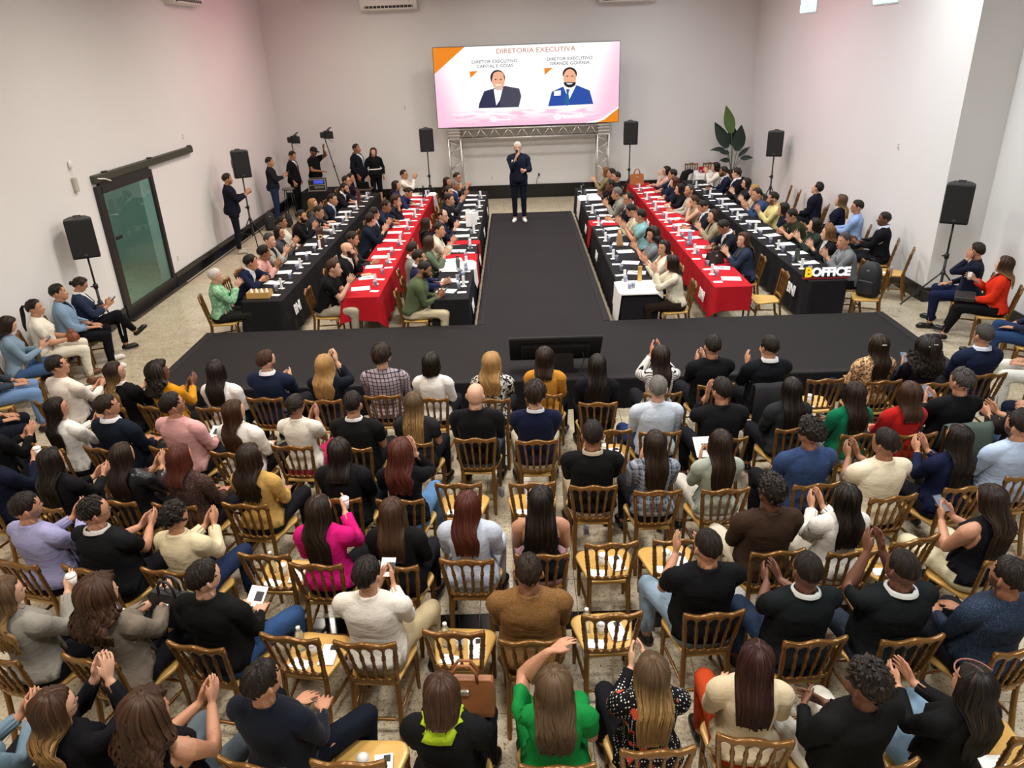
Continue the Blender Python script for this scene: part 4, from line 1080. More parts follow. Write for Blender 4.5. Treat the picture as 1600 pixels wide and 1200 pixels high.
# first portrait: man in a dark jacket leaning on folded arms
flat('print_jacket', SP([(418, 530), (428, 490), (470, 400), (545, 380), (640, 362), (745, 382), (760, 440), (738, 524)]), NAVY); flat('print_jacket', SP([(600, 400), (650, 364), (745, 382), (760, 440), (738, 524), (590, 518)]), GREY, 2)
flat('print_shirt', SP([(545, 385), (615, 385), (590, 470), (560, 510)]), WH, 3); flat('print_hand', SP(ell(505, 516, 38, 14)), SKN, 3)
flat('print_hair', SP([]) or ell(580, 300, 58, 60), BEARD, 3); flat('print_face', ell(584, 322, 50, 68), SKN, 4); flat('print_forehead', ell(586, 280, 42, 28), SKN, 5); flat('print_mouth', ell(582, 350, 24, 8, 180, 360), WH, 6); flat('print_beard', ell(588, 380, 32, 14), emis('print_pale', '#e8c8b8', .9), 5)
for s in (-1, 1): flat('print_eye', ell(584+s*20, 312, 9, 4), BEARD, 6)
# second portrait: bearded man in a blue suit with a tie
flat('print_jacket', SP([(970, 520), (1000, 410), (1085, 372), (1200, 362), (1298, 402), (1328, 505)]), BLUE); flat('print_shirt', SP([(1092, 372), (1190, 366), (1135, 475)]), WH, 2)
flat('print_tie', SP([(1112, 390), (1142, 390), (1132, 420), (1142, 500), (1122, 520), (1096, 485), (1118, 420)]), TIE, 3); flat('print_badge', SP([(1018, 405), (1072, 398), (1070, 438), (1018, 440)]), WH, 3)
flat('print_hair', ell(1142, 275, 56, 50), BEARD, 3); flat('print_face', ell(1142, 305, 50, 66), SKN, 4); flat('print_beard', ell(1142, 338, 48, 40, 180, 360), BEARD, 5); flat('print_mouth', ell(1140, 345, 24, 10, 180, 360), WH, 6)
for s in (-1, 1): flat('print_eye', ell(1142+s*20, 292, 10, 4), BEARD, 6)
# ------------------------------------------------------------------ gold banquet chairs
M_GOLD = plain('gilt_wood', '#7b562a', .28, .45, grain=.22, gscale=18)
M_GSEAT = plain('gilt_seat', '#cfa45a', .30, .1, grain=.06, gscale=6)
def tilt(z): return -.195-.085*max(0., (z-.45))/.42          # back posts lean
def chair_meshes():
    m = {}
    def prism_rail(top, bot, th=.026):
        """rail from sampled (x, ztop, zbot) following the lean"""
        mb = MB(); n = len(top); vs = []; fs = []
        for (x, zt), (_, zb) in zip(top, bot):
            for z, dy in ((zb+.004, th/2), (zt-.006, th/2), (zt, th/5), (zt, -th/5), (zt-.006, -th/2), (zb+.004, -th/2), (zb, -th/5), (zb, th/5)):
                cv = -.02*(1-(x/.19)**2); vs.append((x, tilt(z)+dy+cv, z))
        for i in range(n-1):
            for k in range(8): j = (k+1) % 8; fs.append((i*8+k, i*8+8+k, i*8+8+j, i*8+j))
        fs += [tuple(range(8)), tuple((n-1)*8+k for k in range(7, -1, -1))]
        return mb.add(vs, fs)
    X = np.linspace(-.198, .198, 31)
    wave = lambda x: .870+.010*math.cos(x/.198*math.pi*2)+.004*math.cos(x/.198*math.pi)
    sc5 = lambda x: abs(math.cos((x+.19)/.38*math.pi*5+math.pi/2))
    m['top_rail'] = prism_rail([(x, wave(x)) for x in X], [(x, .792+.038*sc5(x) if abs(x) < .185 else .792) for x in X], .030).mesh('top_rail', M_GOLD, True)
    X2 = np.linspace(-.145, .145, 31); sc = lambda x: abs(math.sin((x+.145)/.29*math.pi*5))
    m['lower_rail'] = prism_rail([(x, .532-.024*sc(x)) for x in X2], [(x, .480) for x in X2]).mesh('lower_rail', M_GOLD, True)
    def rings(zs, base, bumps, r1=1.45):
        return [base*(r1 if any(abs(z-b) < .006 for b in bumps) else 1) for z in zs]
    zs = np.linspace(.518, .825, 25); 
    for i, q in enumerate((-.6, -.2, .2, .6)):
        x0, x1 = q*.142, q*.19; pts = []; rad = []
        for z in zs:
            t = (z-.518)/.307; x = x0+(x1-x0)*t; pts.append((x, tilt(z)-.02*(1-(x/.19)**2), z))
            r = .0075+.004*math.sin(math.pi*min(1, t*1.0))
            if min(abs(t-c) for c in (.08, .30, .36, .64, .70, .92)) < .022: r += .0045
            rad.append(r)
        m['spindle%d' % i] = MB().tube(pts, rad, 8).mesh('spindle', M_GOLD, True)
    for k, s in (('post_r', 1), ('post_l', -1)):
        pts = []; rad = []
        for z in np.linspace(0, .845, 44):
            if z < .45: y = -.195-.075*((.45-z)/.45)**1.6; x = .158-.010*(z/.45)
            else: y = tilt(z); x = .148+.043*(z-.45)/.42
            r = .019 if z < .5 else .0155
            if .60 < z < .76 and (z*100) % 4 < 2: r += .004
            if z < .05: r = .015
            pts.append((s*x, y, z)); rad.append(r)
        m[k] = MB().tube(pts, rad, 8).mesh('back_post', M_GOLD, True)
        pr = [(.013, 0), (.015, .06), (.018, .30), (.024, .325), (.018, .34), (.024, .355), (.019, .37), (.022, .435)]
        mb = MB().lathe(pr, 10); mb.v = [(x+s*.185, y+.165+.02*(1-z/.44), z) for x, y, z in mb.v]; m['front_'+k[-1]] = mb.mesh('front_leg', M_GOLD, True)
        def st(a, b, z):
            P = [np.array(a)+(np.array(b)-np.array(a))*t for t in (0, .12, .16, .45, .5, .55, .84, .88, 1)]; return MB().tube(P, [.009, .009, .013, .011, .015, .011, .013, .009, .009], 8)
        mb = st((s*.153, -.215, .20), (s*.186, .175, .20), 0); m['side_'+k[-1]] = mb.mesh('stretcher', M_GOLD, True)
    m['st_f'] = st((-.185, .17, .26), (.185, .17, .26), 0).mesh('stretcher', M_GOLD, True)
    m['st_b'] = st((-.154, -.235, .16), (.154, -.235, .16), 0).mesh('stretcher', M_GOLD, True)
    # seat: rounded trapezoid with a soft edge
    out = []; 
    cs = [(-.158, -.205, .025), (.158, -.205, .025), (.222, .20, .085), (-.222, .20, .085)]
    for i, (x, y, r) in enumerate(cs):
        cx, cy = x-math.copysign(r, x), y-math.copysign(r, y); a0 = (180, 270, 0, 90)[i]
        for k in range(5): a = R(a0+22.5*k); out.append((cx+r*math.cos(a), cy+r*math.sin(a)))
    mb = MB(); n = len(out); lv = [(.418, .94), (.424, .985), (.438, 1.), (.446, .985), (.4505, .94), (.449, .80)]
    vs = [(x*s, y*s, z) for z, s in lv for x, y in out]; fs = [tuple(range(n-1, -1, -1)), tuple((len(lv)-1)*n+k for k in range(n))]
    for l in range(len(lv)-1):
        for k in range(n): j = (k+1) % n; fs.append((l*n+k, l*n+j, l*n+n+j, l*n+n+k))
    mb.add(vs, fs); m['seat'] = mb.mesh('seat', M_GSEAT, True)
    return m
CM = chair_meshes(); CNAME = {'top_rail': 'top_rail', 'lower_rail': 'lower_rail', 'post_r': 'back_post', 'post_l': 'back_post', 'front_r': 'front_leg', 'front_l': 'front_leg', 'side_r': 'stretcher', 'side_l': 'stretcher', 'st_f': 'stretcher', 'st_b': 'stretcher', 'seat': 'seat'}
def chair(loc, yaw, label, group):
    t = empty('banquet_chair', (loc[0], loc[1], 0), R(-yaw), label, 'chair', group)
    for k, me in CM.items(): link(CNAME.get(k, 'spindle'), me, t)
    return t
def rail_chair(px, py, yaw, label, group='empty gold chairs'):
    """chair whose top rail centre stands at the surveyed point"""
    p = up(px, py, .86); o = rotm((0, 0, 1), R(-yaw))@V3(0, -.29, 0); loc = (p[0]-o[0], p[1]-o[1]); chair(loc, yaw, label, group); return loc
# ------------------------------------------------------------------ tables and cloths
def cloth_mat(name, c, c2, rough=.8):
    m, nt, b = new_mat(name); g = G(nt); p = g.geo(); n = g.noise(p, 3, 3); n2 = g.noise(p, 350, 2)
    c_ = g.mix(n, lin(c), lin(c2)); nt.links.new(c_, b.inputs['Base Color']); b.inputs['Roughness'].default_value = rough; b.inputs['Specular IOR Level'].default_value = .12
    g.bump(n2, .2, .002, b); return m
CL = {'k': cloth_mat('black_cloth', '#1a191b', '#211f22'), 'r': cloth_mat('red_cloth', '#a3151f', '#b01c27'), 'w': cloth_mat('white_cloth', '#e4e1dc', '#efece8')}
M_TABTOP = plain('table_laminate', '#5c4a38', .5, grain=.1)
TZ = .75
def tablecloth(x0, x1, y0, y1, mat, label, drop=.62, group='tablecloths', ends=(1, 1), z=TZ+.006, flare=.10, sides=(1, 1), par=None, amp=.038, lift=.004):
    pts = []; st_ = .055
    def edge(a, b, n, hang):
        L = math.dist(a, b); k = max(2, int(L/st_))
        for i in range(k): t = i/k; pts.append((a[0]+(b[0]-a[0])*t, a[1]+(b[1]-a[1])*t, n, hang, min(t, 1-t)*L))
    edge((x0, y0), (x1, y0), (0, -1), ends[0]); edge((x1, y0), (x1, y1), (1, 0), sides[1]); edge((x1, y1), (x0, y1), (0, 1), ends[1]); edge((x0, y1), (x0, y0), (-1, 0), sides[0])
    n = len(pts); lv = [0, .006, .03, .25, .55, .85, 1.]; vs = []; fs = []
    rs = RNG.uniform(0, 6, 3); cx, cy = (x0+x1)/2, (y0+y1)/2
    for li, l in enumerate(lv):
        for i, (x, y, nn, hang, ed) in enumerate(pts):
            w = .5+.5*math.sin(i*.95+rs[0]+.6*math.sin(i*.23+rs[1])); dr = drop*hang*(1+.015*math.sin(i*.4+rs[2]))
            out = (lift if l > .001 else 0)+(l**1.2)*(.012+amp*w)*(1 if hang > .3 else .1)+(flare*l*math.exp(-ed/.10) if hang > .3 else 0)
            ox, oy = nn[0]*out, nn[1]*out
            if ed < .10 and hang > .3: ox += math.copysign(1, x-cx)*flare*.35*l*(1-ed/.10)*(abs(nn[1])); oy += math.copysign(1, y-cy)*flare*.35*l*(1-ed/.10)*abs(nn[0])*(ends[0] if y < cy else ends[1])
            if l == 0: ox = oy = 0
            vs.append((x+ox, y+oy, z-max(.012*l, dr*l)))
    for li in range(len(lv)-1):
        for i in range(n): j = (i+1) % n; fs.append((li*n+i, li*n+n+i, li*n+n+j, li*n+j))
    fs.append(tuple(range(n)))
    o = mesh_obj('tablecloth', vs, fs, mat, par, True)
    o.data.polygons[len(fs)-1].use_smooth = False
    if label: tag(o, label, 'tablecloth', group)
    return o
def table(x0, x1, y0, y1, label, group='folding tables'):
    t = empty('folding_table', ((x0+x1)/2, (y0+y1)/2, 0), 0, label, 'table', group); w, d = x1-x0, y1-y0
    MB().cbox((0, 0, TZ-.018), (w-.012, d-.012, .036), .008).build('tabletop', M_TABTOP, t)
    for sx in (-1, 1):
        for sy in (-1, 1): MB().tube([(sx*(w/2-.06), sy*(d/2-.14), 0), (sx*(w/2-.06), sy*(d/2-.14), TZ-.036)], .016, 8).build('leg', M_BLACKMETAL, t, True)
    return t
TX = {'L3': (-4.32, -3.69), 'L2': (-2.78, -2.19), 'L1': (-1.36, -.79), 'R1': (1.53, 2.11), 'R2': (2.98, 3.55), 'R3': (4.47, 5.05)}
TDESC = {'L3': 'black table by the glass door', 'L2': 'red laptop table', 'L1': 'black table with two red runners', 'R1': 'black table with white end cloth', 'R2': 'red handbag table', 'R3': 'black letter sign table'}
TY0, TY1 = {'L3': 10.95, 'L2': 11.0, 'L1': 10.74, 'R1': 10.74, 'R2': 10.93, 'R3': 11.08}, {'L3': 20.3, 'L2': 20.0, 'L1': 20.0, 'R1': 20.0, 'R2': 20.4, 'R3': 20.6}
SEATSIDE = {k: (.17, 1) if k[0] == 'L' else (1, .17) for k in TX}      # the cloth stops above the laps on the seated side
M_BNI = plain('white_print', '#efeeea', .7)
ORD = ('first', 'second', 'third', 'fourth')
for k, (x0, x1) in TX.items():
    y0, y1 = TY0[k], TY1[k]; nt_ = 4; L = (y1-y0)/nt_
    for i in range(nt_):
        a, b = y0+L*i, y0+L*(i+1)
        table(x0, x1, a, b, 'folding table inside the %s, %s from the stage' % (TDESC[k], ORD[i]))
        c = tablecloth(x0, x1, a+(.0 if i == 0 else .002), b, CL['r' if k in ('L2', 'R2') else 'k'], '%s cloth on the %s, %s from the stage' % ('red' if k in ('L2', 'R2') else 'black', TDESC[k], ORD[i]),
                       drop=.66 if k not in ('R2', 'L2') else (.52 if i == 0 else .64), ends=((.72 if k in ('R2', 'L2') else 1) if i == 0 else .03, 1 if i == nt_-1 else .03), sides=SEATSIDE[k], amp=.012 if k in ('L1', 'R1') else .038, flare=.015 if k in ('L1', 'R1') else .10)
        side = x1 if k[0] == 'L' else x0; s = 1 if k[0] == 'L' else -1
        rz = R(90) if s > 0 else R(-90)
        if k not in ('L2',): text_mesh('lettering', 'BNI', .22, M_BNI, c, .003, (side+s*(.062 if k not in ('L1', 'R1') else .036), a+(.55 if i == 0 else L*.45), .46), (R(84), 0, rz), bold=.008)
# runners laid over the black tables
def runner(k, ya, yb, mat, label, zoff=.006, drop=.5, side=1):
    x0, x1 = TX[k]; o = tablecloth(x0-.002, x1+.002, ya, yb, mat, label, drop=drop, ends=(.015, .015), z=TZ+.006+zoff, flare=0., sides=SEATSIDE[k], amp=.008, lift=.030 if k != 'L2' else .058); o.name = 'table_runner'; o['category'] = 'runner'; o['group'] = 'table runners'
runner('L1', 12.82, 13.42, CL['r'], 'red runner across the black runway table behind the white runner'); runner('L1', 12.38, 12.86, CL['w'], 'white runner across the black runway table beside the steel bottle', .010, .36)
runner('L1', 14.2, 14.46, CL['r'], 'narrow dark red runner on the black runway table past the green blazer')
runner('R1', 15.42, 15.92, CL['r'], 'red runner across the black runway table beside the man in glasses'); runner('R1', 18.2, 18.8, CL['w'], 'white runner across the far end of the black runway table')
o = tablecloth(TX['R1'][0]-.01, TX['R1'][1]+.012, 10.73, 11.36, CL['w'], 'white cloth over the stage end of the black runway table', drop=.60, ends=(.03, .02), z=TZ+.014, flare=0., sides=SEATSIDE['R1'], amp=.008, lift=.030)
runner('L2', 19.6, 19.98, CL['w'], 'white runner hanging at the far end of the red laptop table', .008, .55)
# ------------------------------------------------------------------ things on tables
M_CUP = glassy('clear_cup', '#e4e8f4', .12, .72, 1.25); M_CUPP = plain('cup_print', '#5a6698', .5); M_LID = plain('cup_lid', '#e6e3de', .4)
cup_me = MB().lathe([(.024, 0), (.026, .002), (.033, .088), (.035, .09), (.033, .092), (.031, .088), (.024, .006)], 14, cap=True).mesh('cup_wall', M_CUP, True)
cupb_me = MB().lathe([(.0268, .018), (.0305, .062)], 14, cap=False).mesh('print_band', M_CUPP, True)
pap_me = MB().cbox((0, 0, .001), (.21, .297, .002), .0005).mesh('paper', M_PAPER); card_me = MB().cbox((0, 0, .0015), (.085, .14, .003), .0005).mesh('card', M_PAPER)
stand_me = MB().cbox((0, 0, .004), (.09, .07, .008), .002).mesh('base', M_WHITEPL); post_me = MB().cbox((0, 0, .09), (.045, .018, .17), .003).mesh('upright_card', M_PAPER)
lid_me = MB().lathe([(.036, .085), (.037, .095), (.030, .098), (.029, .104), (.004, .105)], 14).mesh('lid', M_LID, True); pcup_me = MB().lathe([(.026, 0), (.035, .09), (.033, .09), (.024, .006)], 14).mesh('cup_wall', M_WHITEPL, True)
pen_me = MB().tube([(-.07, 0, .006), (.07, 0, .006)], .0045, 6).mesh('pen', M_BLACKPL, True)
def cup(loc, label, group, lid=False):
    t = empty('water_cup' if not lid else 'paper_cup', loc, random.uniform(0, 6), label, 'cup', group)
    if lid: link('cup_wall', pcup_me, t); link('lid', lid_me, t)
    else: link('cup_wall', cup_me, t); link('print_band', cupb_me, t)
def put(name, me, loc, rz, label, cat, group):
    o = link(name, me, None, loc, (0, 0, rz)); return tag(o, label, cat, group)
ZT = TZ+.0075
for k, (x0, x1) in TX.items():
    y = TY0[k]+.42; s = 1 if k[0] == 'L' else -1          # people sit at the low-x edge on L rows, high-x edge on R rows
    xi = x0 if s > 0 else x1; D = TDESC[k]; i = 0
    while y < TY1[k]-.2:
        j = lambda a: random.uniform(-a, a)
        zz = ZT+(.012 if (k == 'R1' and y < 11.3) or (k == 'L1' and 12.3 < y < 13.5) else .007 if (k == 'R1' and (15.3 < y < 16 or 18.1 < y < 18.9)) else .0)
        put('paper_sheet', pap_me, (xi+s*(.20+j(.02)), y+j(.05), zz), R(90)*s+j(.3), 'white paper sheet lying on the '+D, 'paper', 'paper sheets on the '+D)
        cup((xi+s*(.42+j(.03)), y+.12+j(.06), zz), 'clear printed water cup on the '+D, 'water cups on the '+D)
        put('name_card', card_me, (xi+s*(.47+j(.02)), y-.12+j(.04), zz), R(90)+j(.2), 'small white card lying on the '+D, 'card', 'small cards on the '+D)
        if i % 2 == 0:
            t = empty('card_stand', (xi+s*(.45+j(.02)), y+.26+j(.04), zz), j(.5), 'upright white card stand on the '+D, 'card stand', 'card stands on the '+D); link('base', stand_me, t); link('upright_card', post_me, t)
        if i % 3 == 1: put('pen', pen_me, (xi+s*(.22), y+j(.05), zz+.003), j(1.5), 'black pen resting on a sheet of the '+D, 'pen', 'pens on the '+D)
        y += .64+j(.05); i += 1
M_KRAFT = plain('kraft_paper', '#a9825a', .8, grain=.1, gscale=8)
def on_table(k, fx, y, z=ZT): x0, x1 = TX[k]; return (x0+(x1-x0)*fx, y, z)
def bag(loc, rz, w, d, h, mat, label, handle=True, name='handbag'):
    t = empty(name, loc, rz, label, 'bag'); mb = MB(); vs = [(a*w/2*q, b*d/2*r_, z) for z, q, r_ in ((0, .94, 1), (h*.12, 1, 1), (h*.9, .98, .5), (h, .95, .42)) for a, b in ((-1, -1), (1, -1), (1, 1), (-1, 1))]
    fs = [(3, 2, 1, 0), (12, 13, 14, 15)]+[(l*4+i, l*4+(i+1) % 4, l*4+4+(i+1) % 4, l*4+4+i) for l in range(3) for i in range(4)]
    mb.add(vs, fs).build('body', mat, t)
    MB().cbox((0, 0, h+.004), (w*.92, d*.42, .012), .004).build('top_band', mat, t)
    if handle:
        for q in (-1, 1): MB().tube([(-w*.22, q*d*.18, h*.95), (-w*.2, q*d*.18, h*1.25), (-w*.1, q*d*.18, h*1.48), (w*.1, q*d*.18, h*1.48), (w*.2, q*d*.18, h*1.25), (w*.22, q*d*.18, h*.95)], .010, 6).build('handle', mat, t, True)
    MB().cbox((0, -d*.36, h*.72), (w*.14, .02, h*.16), .005).build('clasp', M_ALU, t)
    return t
bag(on_table('R2', .35, 20.15), .15, .36, .14, .27, plain('tan_leather', '#a5622f', .5, grain=.1), 'tan leather handbag standing on the red table')
bag(on_table('R2', .55, 12.25), .4, .30, .14, .20, plain('dark_leather', '#2b201d', .45, grain=.2), 'dark brown handbag on the red table by the denim jacket')
bag(on_table('R1', .62, 13.75), 1.5, .30, .12, .24, M_KRAFT, 'folded brown kraft paper bag on the black runway table', False, 'paper_bag')
def bottle(loc, r, h, mat, capm, label, neck=.5, name='bottle'):
    t = empty(name, loc, 0, label, 'bottle'); MB().lathe([(r*.9, 0), (r, .006), (r, h*.72), (r*.92, h*.8), (r*neck, h*.88), (r*neck, h*.93)], 14).build('body', mat, t, True)
    MB().lathe([(r*neck*1.1, h*.92), (r*neck*1.15, h*.99), (r*neck*.8, h)], 14).build('cap', capm, t, True)
M_STEEL = plain('brushed_steel', '#9a9a98', .3, .9)
bottle(on_table('R2', .30, 13.55), .042, .27, plain('pale_blue_enamel', '#8fa4c8', .4), plain('pale_blue_cap', '#b9c6dc', .4), 'pale blue tumbler standing on the red table', .85)
bottle(on_table('R1', .62, 11.34), .036, .25, plain('gold_bottle', '#c9a45c', .35, .4), plain('gold_cap', '#b58d45', .35, .4), 'gold bottle at the seam of the white end cloth', .9)
bottle(on_table('L1', .55, 12.32), .036, .26, M_STEEL, M_BLACKPL, 'steel bottle with dark cap beside the white runner', .55)
bottle(on_table('R3', .35, 12.25), .042, .20, plain('olive_enamel', '#3e4a3c', .5), M_BLACKPL, 'dark green thermos on the black sign table', .9)
bottle(on_table('R1', .22, 18.95), .035, .30, plain('dark_bottle', '#16161c', .2), M_BLACKPL, 'dark bottle at the far end of the runway table', .4)
bottle(on_table('L2', .62, 19.4), .035, .30, plain('dark_bottle', '#16161c', .2), M_BLACKPL, 'dark wine bottle near the open laptop', .4)
for i, (fx, y) in enumerate(((.75, 11.9), (.62, 12.1), (.8, 12.22), (.6, 11.75))): cup(on_table('L1', fx, y), 'clear cup clustered near the steel bottle', 'cups clustered near the steel bottle')
for fx, y in ((.25, 10.95), (.36, 10.99)): cup(on_table('R1', fx, y, ZT+.012), 'clear cup on the white end cloth', 'cups on the white end cloth')
# kraft gift box of small bottles
t = empty('gift_box', on_table('L3', .36, 11.18), 0, 'shallow kraft box of little white jars at the table end', 'box')
for c, dd in (((0, -.105, .05), (.34, .01, .10)), ((0, .105, .05), (.34, .01, .10)), ((-.17, 0, .05), (.01, .22, .10)), ((.17, 0, .05), (.01, .22, .10)), ((0, 0, .006), (.34, .22, .01))): MB().cbox(c, dd, .003).build('panel', plain('kraft_box', '#c49a55', .7, grain=.06), t)
for i in range(4): MB().lathe([(.024, 0), (.026, .09), (.014, .1), (.013, .125), (.004, .128)], 10, (-.12+i*.08, 0, .01)).build('jar', M_WHITEPL, t, True)
# wine gift bag
t = empty('gift_bag', on_table('L3', .70, 14.35), R(25), 'maroon bottle bag with a pale letter standing on the black table', 'gift bag')
mw = plain('maroon_card', '#4a2320', .6, grain=.08); MB().cbox((0, 0, .18), (.13, .09, .36), .004).build('body', mw, t); 
MB().tube([(-.03, 0, .355), (-.03, 0, .40), (.03, 0, .40), (.03, 0, .355)], .006, 6).build('handle', mw, t)
for q, rz in ((-1, 0), (1, 180)): text_mesh('lettering', 'P', .22, plain('cream_print', '#d9c49a', .7), t, .001, (0, q*.047, .17), (R(90), 0, R(rz)))
o = empty('gift_bag', on_table('L3', .62, 18.6), R(10), 'narrow maroon bottle bag farther along the black table', 'gift bag'); MB().cbox((0, 0, .17), (.10, .08, .34), .004).build('body', mw, o); MB().tube([(-.02, 0, .335), (-.02, 0, .38), (.02, 0, .38), (.02, 0, .335)], .005, 6).build('handle', mw, o)
# laptop on the red table
t = empty('laptop', on_table('L2', .55, 19.82), R(100), 'thin open laptop at the far end of the red table', 'laptop')
MB().cbox((0, 0, .009), (.32, .22, .016), .004).build('base', plain('laptop_grey', '#4a4a4c', .4, .5), t); MB().cbox((0, .13, .12), (.32, .008, .22), .003, Matrix.Rotation(R(-18), 3, 'X')).build('lid', plain('laptop_grey', '#4a4a4c', .4, .5), t)
MB().box((0, -.0, .0178), (.28, .10, .001)).build('keyboard', M_BLACKPL, t)
# paper gift carriers on the first runway table
for i, (fx, y, h) in enumerate(((.55, 15.75, .30), (.72, 15.9, .26))):
    t = empty('gift_carrier', on_table('L1', fx, y), R(20*i), ('tall' if i == 0 else 'short')+' white paper gift carrier on the runway table', 'gift bag'); MB().cbox((0, 0, h/2), (.12, .09, h), .004).build('body', M_PAPER, t)
    MB().tube([(-.03, 0, h-.01), (-.03, 0, h+.07), (.03, 0, h+.07), (.03, 0, h-.01)], .004, 6).build('handle', M_WHITEPL, t)
# glowing letter sign
t = empty('letter_sign', (4.76, 11.16, ZT), 0, 'glowing sign with one yellow and six white letters on the table end', 'sign')
MB().cbox((0, .03, .01), (.72, .08, .02), .004).build('base', plain('sign_red', '#7d1420', .5), t); MB().cbox((0, .04, .09), (.70, .012, .15), .003).build('backing', plain('sign_dark', '#1c1013', .4), t)
text_mesh('letter', 'B', .21, emis('sign_yellow', '#f2c81e', 1.1), t, .012, (-.285, .01, .105), (R(90), 0, 0), bold=.006); text_mesh('lettering', 'OFFICE', .185, emis('sign_white', '#f2f0f4', 1.1), t, .012, (.06, .01, .105), (R(90), 0, 0), bold=.007, sx=1.0)
# small round-ish far table with a white cloth
tf = (5.48, 21.75); table(tf[0]-.45, tf[0]+.45, tf[1]-.45, tf[1]+.45, 'square side table under the white cloth near the plant'); tablecloth(tf[0]-.45, tf[0]+.45, tf[1]-.45, tf[1]+.45, CL['w'], 'white cloth on the side table near the plant', .55)
t = empty('red_box', (5.33, 21.8, ZT), .3, 'small red box on the white side table', 'box'); MB().cbox((0, 0, .07), (.22, .16, .14), .006).build('body', CL['r'], t); MB().cbox((0, 0, .145), (.23, .17, .02), .005).build('lid', CL['r'], t)
for dx, dy in ((-.25, -.1), (-.15, -.25), (.1, -.2), (.2, .05)): cup((tf[0]+dx, tf[1]+dy, ZT), 'clear cup on the white side table', 'cups on the white side table')
chair((5.22, 22.56), 180, 'gold chair behind the white side table by the wall', 'empty gold chairs'); chair((5.74, 22.56), 184, 'gold chair between the white side table and the plant', 'empty gold chairs')
t = empty('draped_chair', (4.80, 21.7, 0), 0, 'black folded cloth slung over a low frame beside the white table', 'cloth'); MB().tube([(0, .15, .0), (-.05, .1, .5), (.0, 0, .76), (.12, -.02, .82), (.22, -.02, .81)], [.12, .13, .11, .07, .045], 10).build('cloth', CL['k'], t, True)
# ------------------------------------------------------------------ loudspeakers
M_GRILL = plain('speaker_grille', '#131315', .6, grain=.5, gscale=220, bump=.4)
def speaker(x, y, zc, face, label, slabel, foot=.55, w=.38, h=.60):
    s = empty('speaker_stand', (x, y, 0), R(-face), slabel, 'speaker stand', 'tripod speaker stands')
    MB().tube([(0, 0, .30), (0, 0, 1.0)], .022, 10).build('lower_pole', M_BLACKMETAL, s, True); MB().tube([(0, 0, .95), (0, 0, zc-h/2)], .016, 10).build('upper_pole', M_BLACKMETAL, s, True)
    MB().lathe([(.03, 0), (.036, .01), (.036, .07), (.026, .08)], 10, (0, 0, .94)).build('collar', M_BLACKMETAL, s, True); MB().tube([(.03, 0, .98), (.07, 0, .98)], .012, 8).build('knob', M_BLACKPL, s, True)
    MB().lathe([(.034, 0), (.04, .02), (.034, .06)], 10, (0, 0, .68)).build('hub', M_BLACKMETAL, s, True)
    for i in range(3):
        a = R(90+120*i); dx, dy = math.cos(a), math.sin(a)
        lg = MB().tube([(dx*.03, dy*.03, .70), (dx*foot, dy*foot, .015)], .013, 8).build('leg', M_BLACKMETAL, s, True)
        MB().tube([(dx*.02, dy*.02, .34), (dx*foot*.55, dy*foot*.55, .345)], .008, 6).build('brace', M_BLACKMETAL, lg, True)
    b = empty('loudspeaker', (x, y, zc-h/2), R(-face), label, 'speaker', 'loudspeakers on tripods')
    prof = [(-w/2, .16), (w/2, .16), (w/2, .04), (w*.28, -.17), (-w*.28, -.17), (-w/2, .04)]
    n = 6; vs = [(px*q, py*q, z) for z, q in ((0, .95), (.02, 1), (h-.02, 1), (h, .95)) for px, py in prof]
    MB().add(vs, [tuple(range(n)), tuple(range(4*n-1, 3*n-1, -1))]+[(l*n+(i+1) % n, l*n+i, l*n+n+i, l*n+n+(i+1) % n) for l in range(3) for i in range(n)]).build('cabinet', M_BLACKPL, b)
    gr = MB().cbox((0, .165, h/2), (w*.93, .02, h*.94), .008).build('grille', M_GRILL, b); MB().cbox((0, .177, h*.1), (.05, .004, .03), .001).build('badge', plain('badge_grey', '#55555a', .4, .5), gr)
    MB().tube([(-.05, -.06, h-.005), (-.05, -.06, h+.02), (.05, -.06, h+.02), (.05, -.06, h-.005)], .010, 6).build('top_handle', M_BLACKPL, b)
    for q in (-1, 1): MB().cbox((q*w*.44, -.06, h*.5), (.03, .05, h*.3), .01).build('side_grip', M_BLACKPL, b)
speaker(-6.72, 11.32, 1.76, 152, 'black loudspeaker over the guests seated at the glass door wall', 'tripod stand behind the guests seated at the glass door wall', .24)
speaker(-6.35, 17.6, 1.97, 150, 'black loudspeaker beside the man clapping by the wall', 'tripod stand beside the man clapping by the wall', .42)
speaker(-2.46, 21.4, 1.95, 172, 'black loudspeaker next to the truss on the laptop side', 'tall stand next to the truss on the laptop side', .4)
speaker(3.14, 21.3, 1.96, 182, 'black loudspeaker behind the tan handbag', 'tall stand behind the tan handbag', .4)
speaker(6.48, 19.35, 1.79, 200, 'black loudspeaker in front of the pink lit wall', 'tripod stand among chairs at the pink lit wall', .32)
speaker(6.72, 11.45, 1.81, 212, 'black loudspeaker beside the wall corner over navy sweater man', 'tripod stand beside the wall corner and navy sweater man', .62)
